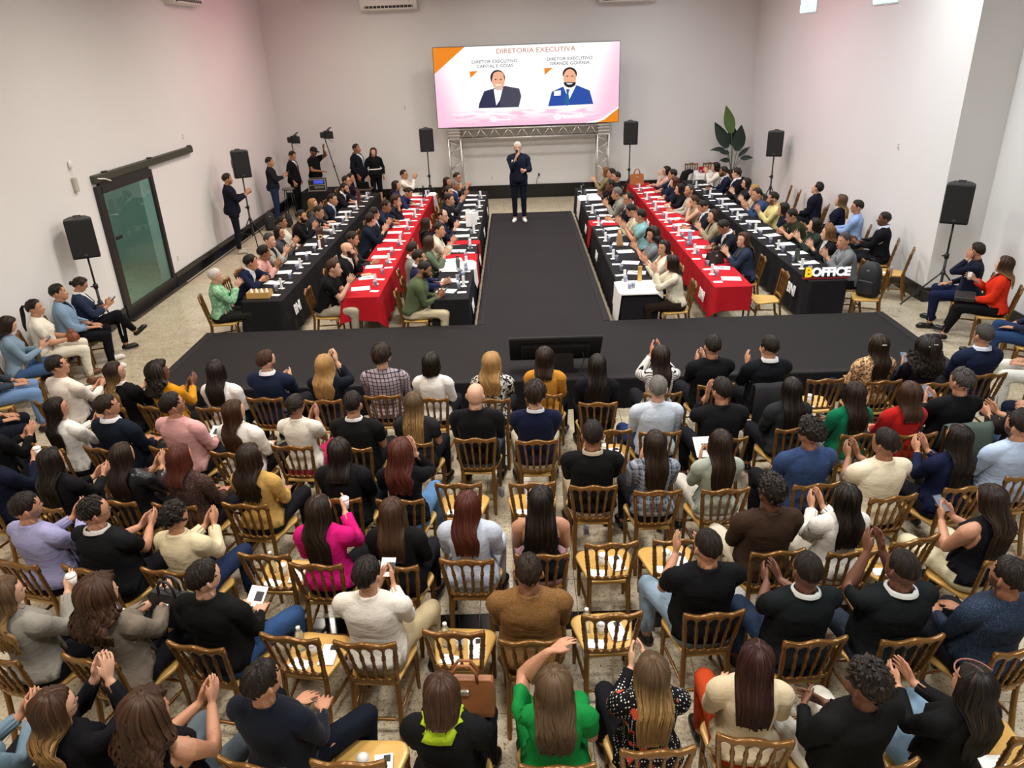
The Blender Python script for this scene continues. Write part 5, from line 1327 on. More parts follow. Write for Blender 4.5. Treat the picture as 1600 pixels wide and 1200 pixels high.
# ------------------------------------------------------------------ lights with barn doors, DJ corner
def barn(x, y, z, label, lean=0.):
    t = empty('barn_door_light', (x, y, 0), R(25), label, 'stage light', 'stage lights on stands')
    MB().tube([(0, 0, .02), (lean, 0, z)], .014, 8).build('pole', M_BLACKMETAL, t, True); MB().lathe([(.02, 0), (.03, .02), (.02, .06)], 8, (lean*.6, 0, z*.6)).build('clamp', M_BLACKMETAL, t, True)
    for i in range(3): a = R(30+120*i); MB().tube([(0, 0, .45), (math.cos(a)*.3, math.sin(a)*.3, .01)], .010, 6).build('leg', M_BLACKMETAL, t, True)
    MB().cbox((lean-.05, 0, z+.08), (.12, .16, .16), .02).build('lamp_head', M_BLACKMETAL, t)
    for q, (ax, an, dd, cc) in enumerate((('Y', 35, (.26, .22, .008), (.10, 0, .2)), ('Y', -35, (.26, .22, .008), (.10, 0, -.04)), ('Z', 35, (.26, .008, .2), (.10, .14, .08)), ('Z', -35, (.26, .008, .2), (.10, -.14, .08)))):
        MB().cbox((lean+cc[0], cc[1], z+cc[2]), dd, .002, Matrix.Rotation(R(-an if ax == 'Y' else an), 3, ax)).build('barn_door', M_BLACKMETAL, t)
barn(-6.42, 22.2, 1.92, 'black barn door light behind the man with red tie', 0); barn(-5.0, 22.05, 2.05, 'black barn door light held by the man in a cap', -.42)
table(-5.95, -4.95, 20.75, 21.55, 'equipment table under the black cloth by the cap man'); tablecloth(-5.95, -4.95, 20.75, 21.55, CL['k'], 'black cloth on the equipment table', .68)
t = empty('mixer_rack', (-5.55, 21.08, ZT+.001), .1, 'silver edged rack case with blue display on the equipment table', 'rack')
MB().cbox((0, 0, .15), (.46, .30, .30), .01).build('case', M_BLACKPL, t)
for x in (-.23, .23):
    for y in (-.15, .15): MB().box((x, y, .15), (.02, .02, .31)).build('corner_edge', M_ALU, t)
for z in (0.005, .155, .3):
    for y in (-.152, .152): MB().box((0, y, z), (.46, .012, .014)).build('rail', M_ALU, t)
MB().box((.06, -.156, .235), (.26, .006, .09)).build('display', emis('rack_display', '#4a58d8', .9), t); MB().box((.06, -.156, .09), (.26, .006, .06)).build('panel', M_STEEL, t)
t = empty('mixing_console', (-5.5, 20.80, ZT), 0, 'small silver mixer in front of the rack case', 'mixer'); MB().cbox((0, 0, .02), (.5, .10, .04), .01).build('body', M_STEEL, t)
for i in range(6): MB().cbox((-.2+i*.08, 0, .046), (.02, .03, .015), .003).build('fader', M_BLACKPL, t)
for i, (x, y) in enumerate(((-4.64, 21.1), (-4.26, 21.1))):
    t = empty('laptop', (x, y, .75), R(172+8*i), ('dark' if i == 0 else 'second dark')+' open laptop beyond the equipment table', 'laptop'); MB().cbox((0, 0, .01), (.33, .22, .018), .004).build('base', M_BLACKPL, t); MB().cbox((0, .14, .11), (.33, .01, .22), .003, Matrix.Rotation(R(-22), 3, 'X')).build('lid', M_BLACKPL, t)
table(-4.83, -4.05, 20.92, 21.34, 'low dark side table carrying two laptops')
t = empty('bar_stool', (-6.36, 20.98, 0), 0, 'tall dark metal stool beside the equipment table', 'stool')
MB().lathe([(.15, .80), (.17, .81), (.17, .84), (.15, .85)], 16).build('seat', plain('stool_seat', '#6a6256', .5), t, True)
for a in range(4): q = R(45+90*a); MB().tube([(math.cos(q)*.12, math.sin(q)*.12, .8), (math.cos(q)*.2, math.sin(q)*.2, .01)], .011, 6).build('leg', M_BLACKMETAL, t, True)
MB().tube([(.17*math.cos(a), .17*math.sin(a), .32) for a in np.linspace(0, 6.28, 17)], .008, 6).build('foot_ring', M_BLACKMETAL, t, True)
def backpack(loc, rz, label, s=1.):
    t = empty('backpack', loc, rz, label, 'backpack'); mb = MB(); n = 12; lv = [(0, .82, .8), (.03, .97, .95), (.15, 1, 1), (.30, .98, .95), (.40, .85, .8), (.46, .55, .5), (.475, .2, .2)]
    vs = [(.15*s*a*math.copysign(abs(math.cos(q))**.6, math.cos(q)), .10*s*b*math.copysign(abs(math.sin(q))**.6, math.sin(q)), z*s) for z, a, b in lv for q in [2*math.pi*k/n for k in range(n)]]
    fs = [tuple(range(n-1, -1, -1)), tuple((len(lv)-1)*n+k for k in range(n))]+[(l*n+k, l*n+(k+1) % n, l*n+n+(k+1) % n, l*n+n+k) for l in range(len(lv)-1) for k in range(n)]
    mbk = plain('backpack_cloth', '#191b1f', .7, grain=.25, gscale=40, bump=.3); mb.add(vs, fs).build('body', mbk, t, True)
    MB().cbox((0, -.10*s, .14*s), (.22*s, .05*s, .20*s), .02).build('front_pocket', mbk, t); MB().tube([(-.04, 0, .46*s), (-.03, 0, .51*s), (.03, 0, .51*s), (.04, 0, .46*s)], .009, 6).build('top_handle', mbk, t)
    MB().box((0, -.085*s, .37*s), (.04, .004, .02)).build('tag_patch', M_ALU, t); return t
backpack((-6.55, 19.6, 0), .5, 'black backpack slumped on the floor by the wall')
backpack((-6.15, 19.9, 0), 1.2, 'small black bag on the floor beside the backpack', .7)
# ------------------------------------------------------------------ plant
pl = empty('potted_plant', (6.28, 22.3, 0), 0, 'tall potted plant with big paddle leaves in a dark planter', 'plant')
MB().add([(a*w, b*w, z) for z, w in ((0, .16), (.70, .24), (.70, .21), (.62, .20)) for a, b in ((-1, -1), (1, -1), (1, 1), (-1, 1))], [(3, 2, 1, 0), (12, 13, 14, 15)]+[(l*4+i, l*4+(i+1) % 4, l*4+4+(i+1) % 4, l*4+4+i) for l in range(3) for i in range(4)]).build('planter', plain('planter_brown', '#33241f', .6, grain=.15), pl)
def leaf_mat(nm, a, b_):
    m, nt, b = new_mat(nm); g = G(nt); p = g.coord(); n = g.noise(p, 9, 3); nt.links.new(g.mix(n, lin(a), lin(b_)), b.inputs['Base Color']); b.inputs['Roughness'].default_value = .35; return m
LM = [leaf_mat('leaf_dark', '#16251e', '#24382c'), leaf_mat('leaf_green', '#3f5a2a', '#5d7a3c')]
def leaf(base, tip, out, w, mat, droop=.1, up_n=(0, -1, .2)):
    """stalk from base to the blade start, blade from there to tip"""
    base, tip, out = map(lambda v: np.array(v, float), (base, tip, out)); 
    P = [base+(tip-base)*t+np.array([0, 0, -droop*4*t*(1-t)*-.3]) for t in np.linspace(0, 1, 5)]
    o = MB().tube(P, [.016, .014, .012, .010, .008], 6).build('stalk', plain('stalk_green', '#6a7358', .5), pl, True)
    n = 11; vs = []; fs = []; ax = out-tip; L = np.linalg.norm(ax); ax /= L; sd = np.cross(ax, np.array(up_n, float)); sd /= np.linalg.norm(sd); nn = np.cross(sd, ax)
    for th in (0, 1):
        for i in range(n):
            t = i/(n-1); c = tip+ax*L*t-np.array([0, 0, droop*t*t]); ww = w*math.sin(math.pi*min(1, .06+t*.93)**.8)
            for q in (-1, -.5, 0, .5, 1): vs.append(c+sd*ww*q+nn*(.05*abs(q)*w*4*(1-.4*t)+.006*math.sin(i*2.1+q*3))-nn*.004*th)
    for i in range(n-1):
        for k in range(4): a = i*5+k; fs.append((a, a+1, a+6, a+5)); b_ = n*5+a; fs.append((b_, b_+5, b_+6, b_+1))
    mesh_obj('leaf', vs, fs, mat, pl, True)
leaf((0, 0, .62), (-.1, 0, 1.75), (-.32, 0, 2.52), .16, LM[1], .02); leaf((.02, .02, .62), (-.2, -.05, 1.35), (-.62, -.05, 2.12), .17, LM[0], .05); leaf((.02, -.02, .62), (.1, 0, 1.25), (.16, -.02, 2.0), .19, LM[0], .03)
leaf((0, 0, .62), (-.25, -.1, 1.25), (-.72, -.12, 1.55), .07, LM[0], .25); leaf((.04, 0, .62), (.15, -.05, 1.1), (.46, -.06, 1.42), .07, LM[0], .06); leaf((.04, -.04, .62), (.2, -.1, 1.05), (.55, -.14, 1.1), .07, LM[0], .03)
leaf((-.03, -.05, .62), (-.12, -.12, 1.0), (-.42, -.16, 1.08), .07, LM[0], .05); leaf((-.03, -.03, .62), (-.15, -.1, 1.2), (-.42, -.1, 1.32), .07, LM[0], .08); leaf((0, .05, .62), (-.02, .05, 1.4), (-.1, .05, 2.05), .15, LM[0], .03)
# ------------------------------------------------------------------ everybody in the hall
TOPK = {'S': 'long', 'T': 'short', 'K': 'tank', 'B': 'blouse'}
def A(label, px, py, yaw, skin, hair, top, pose_='lap', **kw):
    """hair 'kind:colour', top 'S#rrggbb' (or 'S:pattern#rrggbb'), jackets 'J:pattern#rrggbb/#shirt'"""
    if hair:
        h = hair.split(':'); kw['hair'] = h[0]; kw['hcol'] = h[1][0]; kw['tip'] = 'o' if h[1].endswith('o') and len(h[1]) > 1 else ''
    else: kw['hair'] = None
    k = top[0]; pat, col = ('', top[1:]) if top[1] == '#' else top[2:].split('#', 1)
    if not col.startswith('#'): col = '#'+col
    if k == 'J':
        col, inner = col.split('/'); kw['jacket'] = (pat, col); kw['top'] = ('under', '', inner)
    else: kw['top'] = (TOPK[k], pat, col)
    if pose_ == 'clap' and kw.get('edge') is not None: pose_ = 'clapt'
    if abs(yaw) < 40: kw['lean'] = kw.get('lean', 0)-7
    if kw.get('jacket') and not kw.get('collar') and sum(lin(kw['top'][2])) > 1.5: kw['collar'] = kw['top'][2]
    kw.update(skin=skin, pose=pose_); loc, lean = person(label, (px, py), yaw, probe=True, **kw)
    e, cx = kw.pop('edge', None), kw.pop('clampx', None); kw['lean'] = lean
    UNITS.append(dict(spec=(label, yaw, kw), loc=np.array(loc[:2]), yaw=yaw, fem=kw.get('fem', False), g=kw.get('girth', 1.), sp=kw.get('spread', 8.), cross=kw.get('cross', 0),
                      mx=0. if e is not None else 1., xr=cx or (-9, 9), yr=(10.88 if e in (-1.36, 2.11) else -9, 30), edge=e))
F_ = dict(fem=True)
UNITS = []
def seat_unit(loc, yaw, label, mx=1., xr=(-9, 9), after=None):
    UNITS.append(dict(spec=None, label=label, loc=np.array(loc[:2], float), yaw=yaw, mx=mx, xr=xr, yr=(-9, 30), after=after))
def rail_loc(px, py, yaw):
    p = up(px, py, .86); o = rotm((0, 0, 1), R(-yaw))@V3(0, -.29, 0); return (p[0]-o[0], p[1]-o[1])
def circles(u):
    '''plan circles of a chair and whoever sits on it: (x, y, r, layer)'''
    c = [(0, -.03, .22, 'C'), (0, -.17, .15, 'C'), (-.165, -.255, .035, 'P'), (.165, -.255, .035, 'P'), (-.19, .17, .03, 'P'), (.19, .17, .03, 'P')]
    if u['spec']:
        r = (.235 if u['fem'] else .265)*u['g']; c += [(0, -.03, r, 'T')]
        k = .12+.45*math.sin(R(u['sp'] if not u['cross'] else 2)); c += [(q*k*f, y, rr, l) for q in (-1, 1) for f, y, rr, l in ((.85, .34, .085, 'K'), (1, .47, .075, 'K'), (1, .54, .055, 'F'), (1.05, .63, .05, 'F'))]
    Rz = rotm((0, 0, 1), R(-u['yaw']))
    return [(tuple((Rz@V3(x, y, 0))[:2]), r, l) for x, y, r, l in c]
MEET = {('T', 'T'), ('C', 'C'), ('K', 'C'), ('K', 'K'), ('K', 'P'), ('F', 'P'), ('F', 'F'), ('P', 'C'), ('P', 'P')}
MEET |= {(b, a) for a, b in MEET}
def settle():
    '''nudge neighbours apart until nobody sits in somebody else, keeping table guests at their table edge'''
    for u in UNITS:
        cs = circles(u); u['o'] = np.array([c[0] for c in cs]); u['r'] = np.array([c[1] for c in cs]); u['l'] = [c[2] for c in cs]; u['l0'] = u['loc'].copy()
    prs = [(a, b) for i, a in enumerate(UNITS) for b in UNITS[i+1:] if np.hypot(*(a['loc']-b['loc'])) < 1.6]
    prs = [(a, b, np.array([[(p, q) in MEET for q in b['l']] for p in a['l']]), a['r'][:, None]+b['r'][None]) for a, b in prs]
    for it in range(220):
        worst = 0
        for a, b, m, rr in prs:
            d = (a['loc']+a['o'])[:, None]-(b['loc']+b['o'])[None]; L = np.sqrt((d*d).sum(2))+1e-6; pen = np.where(m, rr-L, -1); k = np.unravel_index(pen.argmax(), pen.shape); q = pen[k]
            if q <= .003: continue
            worst = max(worst, q); n = d[k]/L[k]
            if a['mx'] == 0 and b['mx'] == 0: n = np.array([0, 1. if (a['loc'][1] >= b['loc'][1]) else -1.])
            a['loc'] += n*q*.3*np.array([a['mx'], 1]); b['loc'] -= n*q*.3*np.array([b['mx'], 1])
        for u in UNITS:
            u['loc'] += (u['l0']-u['loc'])*.004; u['loc'][0] = min(max(u['loc'][0], u['xr'][0]), u['xr'][1]); u['loc'][1] = max(u['loc'][1], u['yr'][0])
        if worst < .006: break
    print('settled', it, round(worst, 3), 'largest move', round(max(np.hypot(*(u['loc']-u['l0'])) for u in UNITS), 3))
    for u in UNITS:
        if u['spec']: person(u['spec'][0], None, u['spec'][1], at_xy=tuple(u['loc']), **u['spec'][2])
        else:
            chair(tuple(u['loc']), u['yaw'], u['label'], 'empty gold chairs')
            if u['after']: u['after'](tuple(u['loc']), u['yaw'])
# --- audience, first row along the stage
A('man in a cream dress shirt beside the white-bloused woman', 89, 571, 22, 'b', 'short:k', 'S#e8ddd2', 'clapl', hy=40, hp=8, lean=4)
A('woman in a black blazer with long light-ended hair', 183, 581, 16, 'a', 'long:do', 'J#141416/#d8cabc', 'clap', hy=55, hp=8, **F_)
A('woman with full curly hair and a mustard sweater', 258, 580, 18, 'd', 'curly:k', 'S:knit#c98a1c', 'clap', hy=50, hp=8, **F_)
A('woman with sleek black hair in a white blazer', 333, 580, 4, 'a', 'long:k', 'S#ece8e2', 'lap', hy=5, **F_)
A('bearded man in a navy suit beside the blonde woman', 412, 562, 4, 'a', 'short:b', 'J#1a2238/#e8e8ec', 'clapl', hy=45, hp=5, beard=.7)
A('blonde woman in a navy blazer with hands raised', 507, 569, 2, 'a', 'wavy:y', 'J#171b26/#171b26', 'claph', hy=8, **F_)
A('man with shaggy hair in a grey checked shirt', 596, 556, 0, 'a', 'shaggy:d', 'S:grid#a89aa0', 'lap', hp=4)
A('woman with a black bob in a white blazer', 672, 568, 4, 'b', 'bob:k', 'S#efeae2', 'lap', hy=20, **F_)
A('blonde woman in a black and white printed top', 768, 568, 2, 'a', 'wavy:y', 'B:blotch#1a1a1c', 'clap', hy=25, **F_)
A('woman with straight brown hair in a camel blazer', 851, 557, 6, 'a', 'med:d', 'S#c98a35', 'clasp', hy=6, bottom='#101014', **F_)
A('woman dressed in black with long parted black hair', 939, 570, 3, 'b', 'long:k', 'S#17171a', 'lap', **F_)
A('woman with long brown hair in a striped top', 1032, 557, 0, 'b', 'long:d', 'S:stripe#e8e4de', 'claph', hy=-6, **F_)
A('man in a black suit beside the striped top', 1114, 540, -3, 'b', 'short:k', 'J#141417/#141417', 'clap', hy=6)
A('man with glasses and white shirt under black jacket', 1203, 541, -4, 'b', 'short:k', 'J#15161b/#e8e8e8', 'clapo', glasses=True, hy=-12, collar='#dcdcdc')
A('woman with clipped dark hair in a leopard blouse', 1372, 537, -4, 'b', 'long:d', 'B:leopard#d8b088', 'lap', hy=-18, **F_)
A('woman with long black curls and white hair clips', 1450, 542, 2, 'b', 'curly:k', 'S#1a1420', 'phone', hy=22, **F_)
A('grey-haired man in a navy suit at the row end', 1537, 523, -3, 'b', 'short:G', 'J#1a2138/#c8ccd8', 'lap', hy=-4)
# --- second row
A('woman in black clapping at the edge of the row', -22, 655, 20, 'b', 'long:k', 'S#121214', 'clap', hy=40, lean=6, **F_)
A('woman in a white blouse with long black hair', 83, 640, 20, 'b', 'long:k', 'S#e9e6df', 'clap', hy=45, hp=4, **F_)
A('man in a dark navy suit with a faded haircut', 165, 634, 16, 'b', 'short:d', 'J#161d28/#e8e8ea', 'lap', hy=45, hp=8)
A('man in a pink shirt and glasses', 270, 630, 14, 'b', 'short:k', 'S#d9a3a0', 'lap', hy=42, hp=10, beard=.6, glasses=True)
A('woman in a white blouse with long brown hair', 372, 645, 10, 'a', 'long:b', 'B#ece7df', 'lap', hy=45, hp=5, **F_)
A('woman with a low bun and white sleeveless blouse', 454, 634, 6, 'c', 'bun:k', 'T#e9e3d6', 'clap', hy=30, bottom='#b82a55', bottom_kind='skirt', **F_)
A('man in a black polo with a white collar edge', 564, 630, 5, 'b', 'short:k', 'T#1a1a1b', 'lap', collar='#d8d6d2')
A('woman with long light brown hair in charcoal top', 651, 630, 4, 'b', 'long:mo', 'T#2c2b2c', 'lap', **F_)
A('bald man in a black sweater', 744, 613, 2, 'a', '', 'S:knit#131314', 'lap', girth=1.08, hy=10, bottom='#4c565f')
A('man in a navy sweater with a white collar edge', 836, 616, 0, 'a', 'shaggy:d', 'S:knit#161a33', 'fold', collar='#d4d2d6', bottom='#c2b59a')
A('grey-haired man in a pale blue shirt', 1024, 604, 0, 'a', 'short:g', 'S#c9d3e0', 'lap', hy=4, bottom='#27365c', spread=18)
A('man in a black blazer touching his chin', 1137, 617, -2, 'b', 'short:k', 'J#171719/#171719', 'face', mirror=True, hy=-20, lean=4)
A('woman with sleek black hair in a grey blazer', 1237, 606, -3, 'b', 'long:k', 'J#2b2d30/#2b2d30', 'lap', **F_)
A('woman with long brown hair in a green sweater', 1340, 612, -6, 'b', 'long:d', 'S:knit#0f6a48', 'clasp', hy=-6, bottom='#9aa7ae', **F_)
A('woman with straight brown hair in a red sweater', 1436, 614, -5, 'b', 'med:b', 'S:knit#b5201d', 'lap', hy=-4, **F_)
A('balding man in a black shirt with jacket behind him', 1503, 597, -4, 'b', 'thin:G', 'S#151517', 'phone', hy=-14)
A('man in a dark jacket clapping at the wall end', 1612, 612, -14, 'b', 'short:k', 'J#2a2422/#2a2422', 'clapl', hy=-20, bottom='#4a6484')
# --- third row
A('woman in navy holding a paper cup at row edge', -10, 700, 20, 'b', 'long:k', 'S#14182a', 'cup', hy=40, **F_)
A('woman in black with straight hair clapping low', 90, 716, 14, 'b', 'long:k', 'S#161618', 'clapl', hy=12, **F_)
A('woman in a black leather jacket with dark hair', 196, 712, 12, 'b', 'long:d', 'J:leather#15161a/#15161a', 'clap', hy=14, **F_)
A('woman with reddish hair in a brown tweed jacket', 297, 710, 10, 'b', 'med:r', 'S:tweed#33201e', 'lap', hy=22, **F_)
A('woman with dark wavy hair in a pale mustard blazer', 391, 712, 8, 'b', 'wavy:d', 'S#c8a15a', 'lap', hy=22, **F_)
A('woman with thick black hair in a black hooded jacket', 522, 706, 3, 'b', 'med:k', 'J#19191a/#19191a', 'lap', girth=1.06, **F_)
A('woman with wavy auburn hair and a raised fist', 622, 700, 2, 'a', 'wavy:r', 'S#141416', 'face', hy=14, bottom='#5f87b4', **F_)
A('man in a black shirt beside the empty chair', 926, 678, 2, 'c', 'short:k', 'S#161616', 'phone', collar='#b8a894', bottom='#b8a488', girth=1.04)
A('woman with long brown hair in a plaid shirt', 1037, 692, 0, 'b', 'long:d', 'S:plaid#8890a0', 'phone', hy=-3, **F_)
A('woman with long hair reading paper in pale sage top', 1136, 692, -3, 'b', 'long:d', 'S#aab0a2', 'phone', hy=-6, bottom='#e2dccf', **F_)
A('man in a denim blue shirt with glasses', 1261, 676, -6, 'c', 'curlyshort:k', 'S:denim#2d4066', 'lap', hy=-22, glasses=True, girth=1.04)
A('man in a cream t-shirt clapping', 1386, 694, -8, 'c', 'short:k', 'T#e6d9bd', 'clap', hy=-22, girth=1.05)
A('woman in navy with a long black ponytail', 1486, 682, -8, 'b', 'long:k', 'S#171c38', 'clap', hy=-14, **F_)
A('bearded man in a pale blue shirt with thick hair', 1584, 660, -8, 'b', 'short:k', 'S#b4c4de', 'lap', hy=-18, beard=.9)
# --- fourth row
A('man in a lavender shirt clapping', 31, 793, 16, 'b', 'short:k', 'S#9c9ac2', 'clap', hy=38, beard=.5)
A('man in a black polo with glasses and white trim', 150, 800, 14, 'b', 'thin:k', 'T#17181a', 'clapl', hy=40, collar='#c8c4bc', glasses=True, girth=1.06)
A('woman with short black curls in a cream blouse', 266, 812, 10, 'b', 'curlyshort:k', 'B#d9cba8', 'clap', hy=42, bottom='#23304e', **F_)
A('woman in a hot pink blazer holding a cup', 500, 797, 5, 'a', 'long:d', 'B#d21c77', 'cup', hy=28, **F_)
A('woman with very long straight brown hair in black', 611, 797, 3, 'b', 'long:b', 'J#161617/#161617', 'lap', hy=4, **F_)
A('woman with red hair in a pale blue shirt', 722, 788, 3, 'a', 'long:r', 'B#c4ccdc', 'lap', hy=22, girth=1.08, bottom='#c2cad6', **F_)
A('woman with long black hair in a sleeveless black top', 828, 787, 0, 'b', 'long:k', 'K#141416', 'lap', bottom='#b89098', **F_)
A('man in a dark brown jacket with a cropped afro', 1212, 780, -5, 'd', 'curlyshort:k', 'J#3a2a20/#3a2a20', 'lap', hy=-12, bottom='#d8cdb8')
A('woman with sleek black hair over a white blouse', 1311, 786, -6, 'b', 'long:k', 'B#e6e0d6', 'clap', hy=-8, bottom='#d6cec0', **F_)
A('woman with long brown hair looking at her phone', 1541, 778, -14, 'b', 'long:d', 'K#16161c', 'phone', hy=-12, hp=-16, bottom='#d9cfae', bottom_kind='skirt', **F_)
# --- fifth row
A('woman with long highlighted hair in a grey blouse', 16, 922, 16, 'a', 'wavy:mo', 'B#8f8b82', 'cup', hy=40, **F_)
A('woman with big brown curls in a taupe jacket', 160, 922, 14, 'a', 'curly:b', 'J#7d7264/#e2dccc', 'clapl', hy=30, **F_)
A('man in a black shirt with jeans and thinning hair', 328, 902, 12, 'a', 'short:k', 'S#141414', 'lap', hy=35, bottom='#34507c', spread=20)
A('man in a white sweatshirt with a necklace', 556, 904, 4, 'b', 'short:k', 'S#e4ddd2', 'phone', hy=12, bottom='#b8a682', spread=22)
A('man in a brown corduroy jacket', 835, 884, 0, 'c', 'short:d', 'S:tweed#7a5426', 'lap', girth=1.12, bottom='#6a4a22')
A('man in a black t-shirt with pale jeans', 1102, 852, -4, 'b', 'buzz:k', 'T#121214', 'clapo', mirror=True, hy=-10, girth=1.08, bottom='#8aa0b4', spread=18)
A('man in a black shirt with a cropped head, clapping', 1245, 880, -5, 'd', 'buzz:k', 'T#161a1c', 'clapl', collar='#c8c8c4', girth=1.06, bottom='#2c3a52')
A('broad man in a black shirt with hands raised', 1386, 880, -6, 'd', 'buzz:k', 'T#15191a', 'claph', hy=-10, collar='#c8c8c4', girth=1.14, bottom='#2c3440')
A('man in a dark denim shirt with a bracelet', 1566, 898, -12, 'c', 'short:k', 'S:denim#202a3c', 'lap', hy=-8, beard=.8, girth=1.08)
# --- sixth row
A('person in a denim jacket clapping at the edge', -40, 1120, 18, 'b', 'med:d', 'S:denim#6c8494', 'clap', hy=30, **F_)
A('woman with light-ended hair clapping hands high', 92, 1092, 16, 'a', 'wavy:bo', 'S#121216', 'claph', hy=38, glasses=True, **F_)
A('woman with clipped curls in a black tank top', 222, 1112, 14, 'b', 'curly:b', 'K#131316', 'clap', hy=28, bottom='#59636a', **F_)
A('man in a navy sweater sitting sideways', 388, 1064, 14, 'b', 'short:k', 'S:knit#131722', 'lap', hy=25, bottom='#131722', spread=26)
A('woman with a brown bob and lime green collar', 690, 1082, 3, 'a', 'bob:b', 'J#161617/#a4bf1e', 'clasp', hp=-14, girth=1.08, cowl=True, collar='#a8c32a', **F_)
A('woman in a green blouse with a raised arm', 866, 1070, 0, 'b', 'wavy:m', 'T#17803a', 'crossup', mirror=False, bottom='#17803a', girth=1.06, **F_)
A('woman with straight blonde hair in polka dots', 1018, 1048, -2, 'a', 'long:mo', 'B:dots#131316', 'clap', hy=-10, **F_)
A('woman with burgundy hair and rust trousers', 1190, 1014, 8, 'a', 'long:w', 'B#d9c6a4', 'lap', bottom='#b0401c', hy=6, **F_)
A('man with black curls in a plain black shirt', 1356, 1050, -14, 'd', 'curlyshort:k', 'S#151515', 'clasp', hy=-16, bottom='#d8d2c4', girth=1.04)
A('woman in black with sunglasses on her head', 1532, 1042, -12, 'b', 'long:k', 'S#141415', 'clapl', hy=-14, bottom='#7f99b0', **F_)
# --- guests along the glass door wall
def low(**k): d = dict(chair=True); d.update(k); return d
A('woman in a navy jacket looking at her phone', 104, 446, 62, 'b', 'bun:d', 'J:denim#232c44/#e6e2da', 'phone', hp=-22, glasses=True, cross=1, bottom='#131318', **F_, clampx=(-6.62, 9))
A('man in a pale denim jacket at the wall', 78, 455, 62, 'b', 'short:k', 'J:denim#7f9ab4/#16161a', 'lap', hy=10, hp=4, bottom='#131318', shoes='#e6e2da', clampx=(-6.62, 9))
A('woman in white with a brown bag in hand', 41, 480, 58, 'b', 'pony:k', 'T#e9e2d2', 'clasp', hy=20, bottom='#e2dac6', shoes='#6a4428', girth=1.06, **F_, clampx=(-6.62, 9))
A('woman in a blue denim jacket holding a phone', 6, 507, 56, 'a', 'med:d', 'S:denim#7d94a6', 'phone', hp=-20, bottom='#3f5c86', bpat='denim', **F_, clampx=(-6.62, 9))
A('guest in pale jeans beside the denim jacket woman', -42, 540, 54, 'b', 'short:d', 'S#38404c', 'lap', bottom='#6f8fba', bpat='denim', clampx=(-6.62, 9))
A('guest in dark navy trousers at the wall end', -70, 590, 52, 'b', 'short:k', 'S#1c2030', 'lap', bottom='#171a26', clampx=(-6.62, 9))
# --- guests along the opposite wall
A('man in a navy sweater touching his ear', 1527, 391, -58, 'b', 'short:d', 'S:knit#161a2c', 'ear', mirror=True, hy=30, bottom='#1b2340', spread=14, beard=.6, clampx=(-9, 7.2))
A('woman in a bright orange-red blazer', 1570, 412, -58, 'a', 'wavy:bo', 'J#d8341c/#141416', 'cup', hy=26, hp=6, bottom='#141417', tuck=-18, **F_, clampx=(-9, 7.2))
A('guest in jeans with an ankle on one knee', 1640, 448, -58, 'b', 'short:d', 'S#2a3040', 'lap', bottom='#2b4066', cross=1, clampx=(-9, 7.2))
A('guest in white trousers by the wall', 1668, 500, -58, 'b', 'short:k', 'S#38424c', 'lap', bottom='#d8d6ce', clampx=(-9, 7.2))
A('guest in dark trousers and black shoes by the wall', 1690, 560, -62, 'b', 'short:k', 'S#22242c', 'lap', bottom='#1c2130', clampx=(-9, 7.2))
A('man with tilted head in a navy blazer at wall', 1307, 292, -55, 'a', 'short:k', 'J#171a28/#2a2f40', 'lap', hy=20, hp=22, hr=0, clampx=(-9, 6.44))
A('blonde woman in a navy blazer at the wall', 1326, 312, -52, 'a', 'wavy:mo', 'J#191b28/#d8c4b0', 'lap', hy=-6, hp=6, **F_, clampx=(-9, 6.44))
A('man in a light blue shirt with glasses at wall', 1349, 322, -60, 'b', 'short:k', 'S#8fa8d4', 'clapl', hy=-16, glasses=True, clampx=(-9, 6.44))
A('man in a black jacket last of the wall seats', 1391, 341, -60, 'd', 'buzz:k', 'J#15151a/#c8d0e0', 'clapl', hy=-14, clampx=(-9, 6.44))
# --- outer table on the glass door side (facing the runway)
N_ = dict(near=False)
A('elderly woman in a mint green patterned jacket', 336, 430, 70, 'a', 'short:s', 'B:soft#6fa37c', 'clap', hy=0, bottom='#23241f', edge=-4.0, **F_)
A('man in a navy suit leaning on the table end', 391, 408, 90, 'b', 'short:k', 'J#1a2038/#e8e8ec', 'tclasp', hy=-30, lean=8, **N_, edge=-4.32)
A('man in a pink shirt facing the runway', 412, 393, 88, 'c', 'short:k', 'S#d8a49c', 'clap', hy=-35, lean=6, **N_, edge=-4.32)
A('smiling man in a light grey blazer', 421, 374, 88, 'a', 'short:G', 'J#a3a098/#1a1a1c', 'clap', hy=22, **N_, edge=-4.32)
A('woman with glasses and a grey cardigan clapping', 436, 362, 85, 'b', 'long:k', 'J#45464a/#1a1a1e', 'clap', hy=15, glasses=True, **F_, **N_, edge=-4.32)
A('person in a white top behind the glasses woman', 440, 346, 84, 'c', 'bun:k', 'S#d8cfbe', 'lap', hy=5, **F_, **N_, edge=-4.32)
A('bearded man in black with a white name tag', 471, 337, 86, 'b', 'short:k', 'S#19191b', 'clap', hy=20, beard=1, tagged=-1, **N_, edge=-4.32)
A('man in a charcoal blazer leaning forward', 496, 329, 88, 'b', 'short:d', 'J#3a3a3c/#1c1c20', 'table', hy=10, hp=-8, lean=10, tagged=-1, **N_, edge=-4.32)
A('blonde woman resting her cheek on her hand', 491, 317, 85, 'a', 'wavy:y', 'J#4a4644/#2a2a2c', 'face', mirror=True, hy=25, hr=12, **F_, **N_, edge=-4.32)
A('young man in a navy suit with a pale tie', 516, 311, 88, 'b', 'short:k', 'J#1b2032/#d8dae4', 'clapl', hy=15, tie='#b8b0c8', **N_, edge=-4.32)
